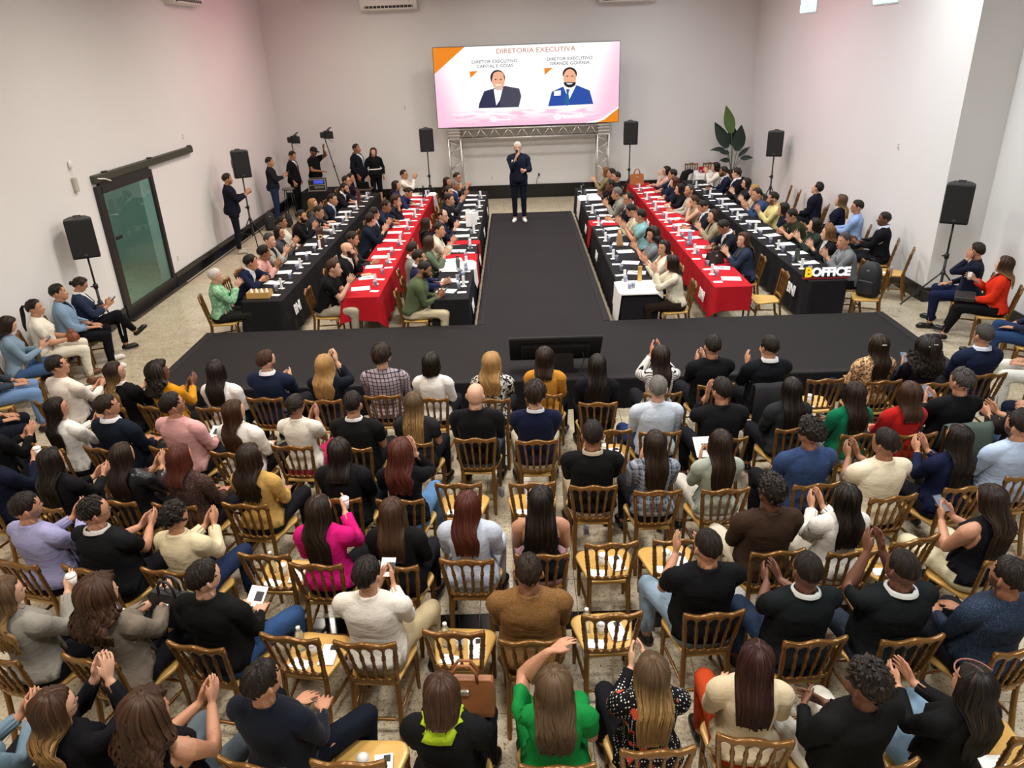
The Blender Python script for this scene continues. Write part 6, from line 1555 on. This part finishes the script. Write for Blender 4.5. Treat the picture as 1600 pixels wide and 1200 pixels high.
A('man with glasses and full beard in black suit', 536, 293, 88, 'b', 'short:k', 'J#17171c/#e8e8ec', 'table', hy=15, beard=1, glasses=True, lean=6, **N_, edge=-4.32)
A('balding man with glasses in a white collar', 541, 282, 88, 'b', 'thin:k', 'J#25252c/#e4e0d8', 'clapl', hy=12, glasses=True, **N_, edge=-4.32)
A('dark-haired woman at the far end of the table', 548, 277, 88, 'b', 'bun:k', 'S#2a1a2c', 'lap', hy=15, **F_, **N_, edge=-4.32)
# --- red table with the laptop
A('man in a black t-shirt clapping at red table end', 521, 417, 88, 'a', 'short:b', 'T#141415', 'clap', hy=-4, beard=.3, bottom='#a99f8c', girth=1.04, edge=-2.78)
A('bald bearded man in black jacket wiping his face', 542, 389, 88, 'a', '', 'J#17171a/#d8cfc4', 'face', mirror=True, beard=1, hy=6, hp=8, girth=1.04, **N_, edge=-2.78)
A('man with greying hair leaning at the red table', 551, 372, 88, 'b', 'short:d', 'S#2a2a2e', 'clapl', hy=0, hp=-10, lean=10, **N_, edge=-2.78)
A('man in a dark suit turned toward the stage', 579, 341, 84, 'a', 'thin:d', 'J#1c2230/#1c2230', 'clap', hy=-50, **N_, edge=-2.78)
A('man hidden behind the dark suit at red table', 584, 333, 86, 'b', 'short:k', 'J#22252e/#d8d8dc', 'clap', hy=-40, **N_, edge=-2.78)
A('man with a shaved head in a navy blazer', 603, 321, 88, 'c', 'buzz:d', 'J#20283a/#20283a', 'table', hy=6, hp=-8, lean=6, **N_, edge=-2.78)
A('curly-haired man holding his hand to his temple', 617, 312, 88, 'b', 'curlyshort:b', 'J#22242c/#22242c', 'face', hy=10, lean=6, **N_, edge=-2.78)
A('woman with black hair bowing over her paper', 637, 299, 90, 'b', 'bun:k', 'S#232a4e', 'table', hy=8, hp=-22, lean=12, **F_, **N_, edge=-2.78)
A('woman with a black ponytail in dark blue', 619, 289, 88, 'b', 'long:k', 'S#232848', 'lap', hy=15, **F_, **N_, edge=-2.78)
A('man with glasses in a white shirt clapping high', 631, 272, 88, 'b', 'buzz:d', 'S#e6dcd0', 'claph', hy=22, glasses=True, **N_, edge=-2.78)
# --- black runway table on the laptop side
A('bearded man in an olive sweater using a phone', 662, 424, 86, 'c', 'buzz:k', 'S:knit#515c40', 'phone', hy=8, hp=-16, beard=1, girth=1.12, lean=8, bottom='#cdbf9e', edge=-1.36)
A('bearded man in a navy suit clapping at runway table', 655, 401, 86, 'b', 'short:d', 'J#1f2748/#e6e6ea', 'clapl', hy=0, beard=.8, edge=-1.36)
A('man in a grey blazer with face hidden', 645, 389, 84, 'b', 'short:d', 'J#83837c/#e6e4e0', 'lap', hy=-30, **N_, edge=-1.36)
A('woman with long brown hair in a sage blazer', 671, 378, 80, 'a', 'long:b', 'J#5f6c56/#5f6c56', 'clap', hy=-30, **F_, edge=-1.36)
A('smiling man in a cream blazer clapping', 686, 358, 86, 'b', 'short:k', 'J#d3cab6/#1c1c1e', 'clap', hy=22, **N_, edge=-1.36)
A('woman with long straight hair behind cream blazer', 667, 348, 80, 'a', 'long:d', 'S#1a1a1e', 'lap', hy=-20, **F_, **N_, edge=-1.36)
A('bald man with glasses in a dark blue blazer', 691, 337, 88, 'a', 'bald:d', 'J#22283c/#22283c', 'clap', hy=18, glasses=True, girth=1.04, **N_, edge=-1.36)
A('man in a black suit raising his elbow', 702, 311, 90, 'b', 'short:k', 'J#191b22/#191b22', 'clapl', hy=15, lean=10, tagged=1, **N_, edge=-1.36)
A('dark-haired man between two clapping colleagues', 700, 299, 88, 'b', 'short:k', 'S#33353a', 'clap', hy=25, **N_, edge=-1.36)
A('older man in a blue suit clapping at table end', 711, 289, 88, 'c', 'buzz:g', 'J#27304a/#d8d8de', 'clap', hy=28, tagged=1, **N_, edge=-1.36)
A('woman with long black hair beside the truss', 699, 283, 86, 'b', 'long:k', 'S#26262c', 'clap', hy=40, **F_, **N_, edge=-1.36)
A('man with glasses at the far end by the truss', 714, 277, 88, 'b', 'short:d', 'J#2c2f38/#2c2f38', 'clap', hy=30, glasses=True, **N_, edge=-1.36)
# --- black runway table with the white end
A('woman in a cream blazer with her back turned', 1053, 415, -88, 'a', 'med:d', 'S#d9d0b8', 'claph', hy=28, bottom='#2c1f1a', **F_, edge=2.11)
A('woman in an ivory blazer smiling over her shoulder', 1037, 386, -86, 'b', 'long:k', 'J#e0d8c4/#c07058', 'clap', hy=-48, **F_, edge=2.11)
A('woman with black curls and a grey shawl', 1019, 366, -86, 'b', 'curly:k', 'T#7c8488', 'clap', hy=-36, **F_, edge=2.11)
A('man in a teal polo shirt clapping', 1001, 336, -86, 'b', 'short:k', 'T#86b4b6', 'clap', hy=24, **N_, edge=2.11)
A('man in a beige jacket reading with glasses', 986, 328, -86, 'b', 'short:k', 'J#c9bfa6/#c9bfa6', 'clap', hy=10, hp=-18, glasses=True, **N_, edge=2.11)
A('man with round glasses in a dark suit', 982, 310, -84, 'b', 'thin:k', 'J#191b24/#e6e6ea', 'clapl', hy=-22, glasses=True, **N_, edge=2.11)
A('grey-haired man in a grey suit clapping', 964, 301, -86, 'b', 'short:g', 'J#8b887e/#8b887e', 'clap', hy=14, **N_, edge=2.11)
A('man in black with two name tags clapping', 954, 288, -86, 'd', 'buzz:k', 'S#17171b', 'clap', hy=-6, tagged=1, **N_, edge=2.11)
A('man in a black suit behind the tagged man', 963, 276, -84, 'b', 'short:k', 'J#17181c/#17181c', 'lap', hy=-20, **N_, edge=2.11)
A('dark-haired man peering past the black suit', 955, 270, -84, 'b', 'short:k', 'S#2a2628', 'lap', hy=-10, **N_, edge=2.11)
A('woman with light brown hair clapping by truss', 946, 268, -84, 'a', 'med:l', 'S#8a7a58', 'clap', hy=5, **F_, **N_, edge=2.11)
# --- red table with the handbag
A('smiling woman in a dark denim jacket', 1161, 373, -84, 'a', 'wavy:b', 'J:denim#232c40/#4a5044', 'clap', hy=-40, **F_, edge=3.55)
A('man in a black suit bending over his paper', 1130, 354, -88, 'c', 'short:k', 'J#171b22/#d8d8dc', 'table', hy=4, hp=-24, lean=14, **N_, edge=3.55)
A('woman in a beige blazer with long brown hair', 1114, 336, -86, 'a', 'wavy:d', 'J#9a9078/#1a1a1c', 'clap', hy=-26, tagged=1, **F_, **N_, edge=3.55)
A('man in a dark jacket bowing beside beige blazer', 1098, 322, -88, 'b', 'short:k', 'J#22242a/#d8dae0', 'clapl', hy=0, hp=-22, lean=8, **N_, edge=3.55)
A('woman with glasses in a beige sleeveless top', 1084, 313, -86, 'a', 'bun:b', 'K#a89878', 'face', mirror=True, hy=4, glasses=True, **F_, **N_, edge=3.55)
A('balding man with a grey beard facing the hall', 1077, 297, -84, 'b', 'thin:G', 'S#b8aea0', 'clapl', hy=-34, beard=.5, **N_, edge=3.55)
A('woman with black hair and sheer sleeves', 1062, 294, -88, 'a', 'long:k', 'S#17171b', 'table', hy=6, lean=6, **F_, **N_, edge=3.55)
A('woman with red-brown hair in a dark blazer', 1054, 284, -88, 'a', 'wavy:r', 'J#1c2030/#1c2030', 'table', hy=8, **F_, **N_, edge=3.55)
A('man in a navy suit leaning on the red table', 1051, 272, -88, 'b', 'short:k', 'J#1c2338/#d8d8de', 'table', hy=10, lean=8, tagged=1, **N_, edge=3.55)
A('woman with glasses behind the navy suit', 1041, 266, -84, 'a', 'long:k', 'S#c8a090', 'face', mirror=True, hy=-12, glasses=True, **F_, **N_, edge=3.55)
# --- black table with the letter sign
A('man in a grey suit clapping beside letter sign', 1319, 375, -84, 'b', 'short:G', 'J#75787a/#9aa0a8', 'clap', hy=-26, tagged=1, edge=5.05)
A('blonde woman in a black blazer clapping', 1294, 362, -84, 'a', 'wavy:l', 'J#17181c/#d8d8d8', 'clap', hy=14, hp=4, **F_, edge=5.05)
A('woman in dark green with hands together', 1273, 350, -84, 'a', 'long:k', 'J#2c342e/#2c342e', 'clap', hy=14, hp=6, **F_, edge=5.05)
A('man in an olive t-shirt with clasped hands', 1237, 336, -88, 'b', 'short:k', 'T#2f3222', 'tclasp', hy=10, hp=-10, lean=10, glasses=True, tagged=1, edge=5.05)
A('woman in a navy blazer beside the olive t-shirt', 1224, 325, -86, 'b', 'long:k', 'J#1c2032/#1c2032', 'lap', hy=20, tagged=1, **F_, **N_, edge=5.05)
A('man in a pale yellow shirt clapping', 1208, 309, -86, 'b', 'short:k', 'S#d6c88a', 'clap', hy=5, beard=.8, **N_, edge=5.05)
A('smiling man in a blue denim jacket', 1185, 302, -84, 'b', 'short:k', 'J:denim#2e4468/#1c2030', 'clap', hy=-20, tagged=1, **N_, edge=5.05)
A('blonde woman in beige behind the denim jacket', 1178, 296, -84, 'a', 'wavy:y', 'J#b8a488/#e6e0d6', 'clap', hy=16, **F_, **N_, edge=5.05)
A('woman with black-rimmed glasses clapping', 1166, 285, -84, 'a', 'long:k', 'S#25252b', 'clap', hy=-4, glasses=True, **F_, **N_, edge=5.05)
A('man in a black suit looking toward the stage', 1150, 269, -84, 'a', 'short:d', 'J#191a20/#dfe1e8', 'lap', hy=38, **N_, edge=5.05)
A('bearded man in a navy suit with name tag', 1132, 268, -86, 'c', 'short:k', 'J#1c2138/#d8d8de', 'clapl', hy=6, beard=.9, tagged=1, **N_, edge=5.05)
A('woman in a white blouse clapping high', 1118, 260, -86, 'a', 'long:k', 'S#e6ded0', 'claph', hy=10, **F_, **N_, edge=5.05)
# ------------------------------------------------------------------ empty chairs and what lies on them
def seat_kit(loc, yaw, near_, n=3):
    Rz = rotm((0, 0, 1), R(-yaw)); P = lambda x, y: tuple(np.array([loc[0], loc[1], .451])+Rz@V3(x, y, 0))
    if n >= 1: cup(P(-.02, .0), 'white lidded cup on the empty chair '+near_, 'cups on empty chairs', True)
    if n >= 2:
        t = empty('notepad', P(.09, .0), R(-yaw)+.15, 'small white notepad on the empty chair '+near_, 'notepad', 'notepads on empty chairs'); MB().cbox((0, 0, .005), (.11, .19, .010), .002).build('pages', M_PAPER, t); MB().cbox((.02, .06, .0115), (.04, .045, .003), .001).build('dark_label', M_BLACKPL, t)
    if n >= 3:
        t = empty('water_bottle', P(-.12, .03), 0, 'clear water bottle on the empty chair '+near_, 'bottle', 'bottles on empty chairs'); MB().lathe([(.028, 0), (.031, .006), (.031, .13), (.024, .15), (.013, .17), (.013, .18)], 12).build('body', glassy('bottle_clear', '#dce8ea', .05, .85, 1.3), t, True); MB().lathe([(.015, .176), (.015, .195), (.004, .197)], 12).build('cap', M_WHITEPL, t, True)
    put('name_card', card_me, P(-.07, -.105), R(-yaw)+1.4, 'printed card on the empty chair '+near_, 'card', 'cards on empty chairs')
EC = [(709, 754, 2, 'behind the bald man', 2), (832, 757, 0, 'behind the navy sweater man', 2), (957, 671, 0, 'between navy sweater and pale blue shirt', 2), (971, 850, -2, 'between sleeveless black top and black t-shirt', 2), (1059, 846, -2, 'in front of the black t-shirt man', 2),
      (415, 867, 6, 'beside the hot pink blazer', 3), (445, 996, 10, 'beside the white sweatshirt', 3), (707, 989, 4, 'between white sweatshirt and corduroy jacket', 3), (957, 962, -3, 'beside the corduroy jacket', 3), (1447, 842, -14, 'beside the phone woman in cream skirt', 2),
      (547, 1177, 2, 'behind the white sweatshirt man', 2), (1291, 594, -2, 'beside the leopard blouse', 1), (1604, 1150, -10, 'beside the sunglasses woman', 1)]
for px, py, yw, nr, n in EC:
    seat_unit(rail_loc(px, py, yw), yw, 'empty gold banquet chair '+nr, after=lambda l, y, nr=nr, n=n: seat_kit(l, y, nr, n))
# chairs by the far wall and the table ends
WX = (-9, 6.46)
seat_unit((6.44, 18.6), -70, 'empty gold chair first in the pair by the pink wall', xr=WX); seat_unit((6.44, 18.0), -62, 'empty gold chair second in the pair by the pink wall', xr=WX); seat_unit((6.44, 16.95), -75, 'empty gold chair beside the tilted head man at wall', xr=WX)
def corner_kit(l, y): cup((l[0], l[1], .451), 'clear cup on the chair next to the wall corner', 'cups on empty chairs'); put('name_card', card_me, (l[0]-.10, l[1]-.06, .451), .6, 'white leaflet on the chair next to the wall corner', 'card', 'cards on empty chairs')
seat_unit((6.4, 12.45), -58, 'empty gold chair next to the wall corner', xr=WX, after=corner_kit)
seat_unit(rail_loc(1391, 425, -70), -70, 'gold chair carrying a black backpack', xr=(5.42, 9), after=lambda l, y: backpack((l[0]+.03, l[1]+.02, .452), R(-50), 'large black backpack propped on a gold chair', 1.15))
seat_unit(rail_loc(1204, 427, -88), -88, 'empty gold chair at the end of the red handbag table', xr=(3.86, 9))
seat_unit((6.85, 9.55), -58, 'gold chair between the orange-red blazer and the jeans guest', xr=(-9, 7.2))
settle()
byl = {p['label']: p for p in PEOPLE}
# --- people on their feet
st_kw = dict(seated=False)
sp_man = person('silver-haired man speaking into a microphone on the stage', None, 182, skin='a', hair='short', hcol='s', pose='mic', top=('under', '', '#1b2030'), jacket=('', '#1b2030'), bottom='#191d2b', shoes='#e8e6e2', tagged=1, at_xy=(.04, 17.75), zfloor=SZ, spread=6, hp=-4, near=True, beard=.0, **st_kw)
def SP_(label, px, py, xy, yaw, **k): return person(label, None, yaw, at_xy=xy, near=False, seated=False, spread=4, **k)
p1 = SP_('young man in a dark suit clapping by the wall', 0, 0, (-6.56, 17.2), 70, skin='b', hair='short', hcol='d', pose='clap', top=('under', '', '#1a1c24'), jacket=('', '#191c28'), bottom='#1b1d28', shoes='#b8b2a8', beard=.5, tagged=-1, hy=-15)
p2 = SP_('young man in dark jacket filming with his phone', 0, 0, (-6.55, 20.35), 80, skin='b', hair='short', hcol='k', pose='phone', top=('long', '', '#20242a'), bottom='#27344f', hy=0)
p3 = SP_('man in a black suit with a dark red tie', 0, 0, (-6.28, 21.5), 95, skin='b', hair='short', hcol='k', pose='down', top=('under', '', '#e6e6ea'), jacket=('', '#15151a'), tie='#5a1420', bottom='#15151a', hy=10, hp=-16, tagged=-1)
p4 = SP_('man in a black cap holding the light stand', 0, 0, (-5.80, 22.0), 110, skin='c', hair='buzz', hcol='k', pose='raise', mirror=True, top=('short', '', '#151517'), bottom='#24262e', cap='#141416', beard=.6, hp=-14)
p5 = SP_('broad bald man in a dark suit by the back wall', 0, 0, (-4.56, 22.05), 100, skin='c', hair='buzz', hcol='d', pose='down', top=('under', '', '#d8d8dc'), jacket=('', '#171a22'), bottom='#171a22', girth=1.16, hy=5, scale=1.03)
p6 = SP_('long-haired woman in a black dress with white belt', 0, 0, (-4.12, 22.2), 150, skin='a', hair='wavy', hcol='b', pose='down', fem=True, top=('blouse', '', '#151518'), bottom='#151518', bottom_kind='skirt', girth=1.1, hy=20, hr=-8)
bw = p6['o']; MB().tube([(.205*math.cos(a), .165*math.sin(a)-.01, 1.12) for a in np.linspace(0, 2*math.pi, 25)], .018, 6, False).build('belt', M_WHITEPL, bw, True)
for c in CHAIRS: chair(*c)
# handheld microphone, phones, cups, papers in hands
def hand_mid(r): return (r['hands'][0]+r['hands'][1])/2
h = sp_man['hands'][0]
t = empty('microphone', tuple(h), 0, 'black handheld microphone in the speaker hand', 'microphone'); MB().tube([(0, .0, -.10), (-.01, 0.01, .06)], [.011, .014], 8).build('handle', M_BLACKMETAL, t, True); MB().lathe([(.012, .05), (.024, .07), (.026, .095), (.018, .118), (.004, .124)], 12, (-.01, .01, 0)).build('grille', plain('mic_grille', '#2c2c2e', .4, .6), t, True)
h = sp_man['hands'][1]; t = empty('remote_clicker', tuple(h), 0, 'small dark remote in the speaker lowered hand', 'remote'); MB().cbox((0, 0, 0), (.03, .11, .018), .004).build('body', M_BLACKPL, t); MB().cbox((0, .02, .010), (.016, .02, .004), .001).build('button', M_ALU, t)
byl = {p['label']: p for p in PEOPLE}
def phone(lab, label):
    p = byl[lab]; c = hand_mid(p); rz = R(-p['yaw']); t = empty('phone', tuple(c), rz, label, 'phone', 'phones in hands')
    M = Matrix.Rotation(R(35), 3, 'X'); MB().cbox((0, .03, .03), (.075, .15, .010), .003, M).build('case', M_BLACKPL, t); MB().box((0, .03-.004, .03+.005), (.066, .135, .0025), M).build('screen', emis('phone_screen', '#9fb4c8', .5), t)
phone('woman in a navy jacket looking at her phone', 'phone held by the woman in navy jacket'); phone('woman in a blue denim jacket holding a phone', 'phone held by the woman in blue denim')
phone('woman with long brown hair looking at her phone', 'phone held by the woman in cream skirt'); phone('bearded man in an olive sweater using a phone', 'phone held by the olive sweater man'); phone('young man in dark jacket filming with his phone', 'phone held up by the filming man')
phone('woman with long black curls and white hair clips', 'phone held by the woman with black curls'); phone('balding man in a black shirt with jacket behind him', 'phone held by the balding man in black')
def held_paper(lab, label, w=.15, h=.21):
    p = byl[lab]; c = hand_mid(p); t = empty('leaflet', tuple(c), R(-p['yaw']), label, 'leaflet', 'leaflets in hands'); M = Matrix.Rotation(R(30), 3, 'X'); MB().box((0, .05, .03), (w, h, .002), M).build('sheet', M_PAPER, t); MB().box((.02, .05-.001, .03+.0016), (.06, .07, .001), M).build('print', plain('leaflet_print', '#3b3b3f', .8), t)
held_paper('woman with long hair reading paper in pale sage top', 'white leaflet held by the woman in sage'); held_paper('man in a white sweatshirt with a necklace', 'white leaflet held by the white sweatshirt man', .10, .14); held_paper('man in a black shirt with jeans and thinning hair', 'printed leaflet on the jeans of the man in black', .13, .15)
held_paper('man in a pink shirt and glasses', 'white leaflet held by the pink shirt man', .10, .14)
def held_cup(lab, label): p = byl[lab]; h_ = p['hands'][0]; cup((h_[0], h_[1], h_[2]-.05), label, 'cups in hands', True)
held_cup('woman in navy holding a paper cup at row edge', 'lidded cup held by the woman in navy'); held_cup('woman in a hot pink blazer holding a cup', 'lidded cup held by the woman in pink'); held_cup('woman with long highlighted hair in a grey blouse', 'lidded cup held by the grey blouse woman')
held_cup('woman in a bright orange-red blazer', 'pink rimmed cup held by the orange-red blazer woman')
# ------------------------------------------------------------------ bags, jackets and bits around the audience
lth = plain('black_leather', '#1a1a1c', .5, grain=.2, gscale=25, bump=.2)
def on_lap(lab, x, y, z): return tuple(byl[lab]['o'].matrix_basis@Vector((x, y, z)))
p = byl['woman with big brown curls in a taupe jacket']; bag(on_lap(p['label'], .10, .36, .628), R(-p['yaw']), .30, .16, .24, lth, 'black leather tote on the lap of the curly-haired woman')
p = byl['woman with a brown bob and lime green collar']; bag(on_lap(p['label'], .06, .36, .63), R(-p['yaw']), .34, .12, .24, plain('cognac_leather', '#8a5530', .5, grain=.1), 'cognac handbag on the lap of the lime collar woman')
def drape(p, label, col, w=.44, h=.42):
    """garment hung over a chair back"""
    loc, yw = p; t = empty('hung_jacket', (loc[0], loc[1], 0), R(-yw), label, 'jacket'); n = 9; vs = []; fs = []
    prof = [(-.225, .62), (-.245, .80), (-.26, .885), (-.30, .90), (-.335, .86), (-.34, .70), (-.335, .86-h)]
    for i in range(n):
        x = -w/2+w*i/(n-1)
        for y, z in prof: vs.append((x*(1+.10*(z < .6)), y-.012*math.sin(i*1.9+z*9), z-.02*abs(math.sin(i*.8))*(z < .75)))
    m_ = len(prof)
    for i in range(n-1):
        for k in range(m_-1): a = i*m_+k; fs.append((a, a+m_, a+m_+1, a+1))
    o = mesh_obj('cloth', vs, fs, plain('jacket_'+col[1:], col, .85, grain=.1), t, True); md = o.modifiers.new('thick', 'SOLIDIFY'); md.thickness = .012
def chair_of(lab): p = byl[lab]; return (p['loc'], p['yaw'])
drape(chair_of('balding man in a black shirt with jacket behind him'), 'grey green jacket hung on the balding man chair', '#46524a')
drape(chair_of('man with glasses and white shirt under black jacket'), 'black coat hung on the chair of the man with glasses', '#131418', .46, .62)
# briefcase on the lap of the woman in orange-red
p = byl['woman in a bright orange-red blazer']; M4 = p['o'].matrix_basis; c = M4@Vector((.0, .37, .632)); t = empty('briefcase', tuple(c), R(-p['yaw']), 'dark brown leather folder case on the orange-red blazer woman lap', 'bag'); MB().cbox((0, 0, .03), (.36, .26, .06), .01).build('body', plain('case_brown', '#2a2522', .5, grain=.15), t); MB().cbox((0, -.128, .04), (.05, .012, .03), .003).build('clasp', M_ALU, t); MB().cbox((0, -.06, .062), (.34, .12, .008), .003).build('flap', plain('case_brown', '#2a2522', .5, grain=.15), t)
p = byl['woman in white with a brown bag in hand']; c = p['o'].matrix_basis@Vector((.03, .33, .632)); t = empty('clutch_bag', tuple(c), R(-p['yaw']), 'gathered brown leather pouch on the white-clad woman lap', 'bag')
MB().lathe([(.04, 0), (.085, .02), (.095, .07), (.07, .12), (.035, .15), (.05, .175)], 12).build('body', plain('brown_leather', '#7d3f22', .45, grain=.15), t, True); MB().tube([(.05, 0, .14), (.12, .02, .1), (.16, .05, .02)], .006, 6).build('strap', plain('brown_leather', '#7d3f22', .45), t, True)
p = byl['woman in a blue denim jacket holding a phone']; c = p['o'].matrix_basis@Vector((.02, .24, .632)); t = empty('crossbody_bag', tuple(c), R(-p['yaw']), 'small olive crossbody bag on the blue denim woman lap', 'bag'); MB().cbox((0, 0, .05), (.18, .07, .12), .015).build('body', plain('olive_bag', '#4a4432', .6), t); MB().cbox((0, -.04, .08), (.16, .01, .05), .004).build('flap', plain('olive_bag', '#4a4432', .6), t)
p = byl['woman in a navy jacket looking at her phone']; c = p['o'].matrix_basis@Vector((-.05, .42, .60)); t = empty('paper_carrier', tuple(c), R(-p['yaw']), 'pale string carrier bag hanging from the navy jacket woman hand', 'bag')
for q in range(4): MB().tube([(-.03+.02*q, 0, 0), (-.045+.03*q, 0, -.14), (-.05+.033*q, .0, -.30)], .005, 5).build('string', M_WHITEPL, t)
MB().box((0, 0, -.30), (.12, .01, .02)).build('bar', M_WHITEPL, t)
# hair clips and sunglasses worn on the head
def on_head(lab, v):
    p = byl[lab]; return p
def clip(lab, dx, dz_, n=1):
    p = byl[lab]; hc = p['head']
    for i in range(n):
        MB().cbox((hc[0]+dx+i*.05, hc[1]-.125, hc[2]+dz_+i*.02), (.05, .02, .016), .006).build('hair_clip', M_ALU, p['o'])
clip('woman with clipped dark hair in a leopard blouse', .0, .03); clip('woman with long black curls and white hair clips', -.04, .05, 2); clip('woman with clipped curls in a black tank top', -.01, .05)
p = byl['woman in black with sunglasses on her head']; hc = p['head']; MB().tube([(hc[0]-.092*math.sin(a), hc[1]+.0+.10*math.cos(a), hc[2]+.07) for a in np.linspace(-1.6, 1.6, 11)], .005, 6).build('sunglasses', plain('tortoise_frame', '#7a4a3a', .3), p['o'], True)
# cups and sheets left on the floor
for i, (px, py, lb) in enumerate(((705, 715, 'clear cup on the floor beside the bald man chair'), (784, 770, 'clear cup on the floor by the bald man back leg'), (862, 743, 'clear cup on the floor behind the navy sweater man'), (916, 828, 'small clear cup under the black shirt man chair'))): q = up(px, py, .04); cup((q[0], q[1], .001), lb, 'cups on the floor')
q = up(811, 748, 0); put('paper_sheet', card_me, (q[0], q[1], .001), .1, 'small white card on the floor behind the navy sweater man', 'card', 'cards on the floor')
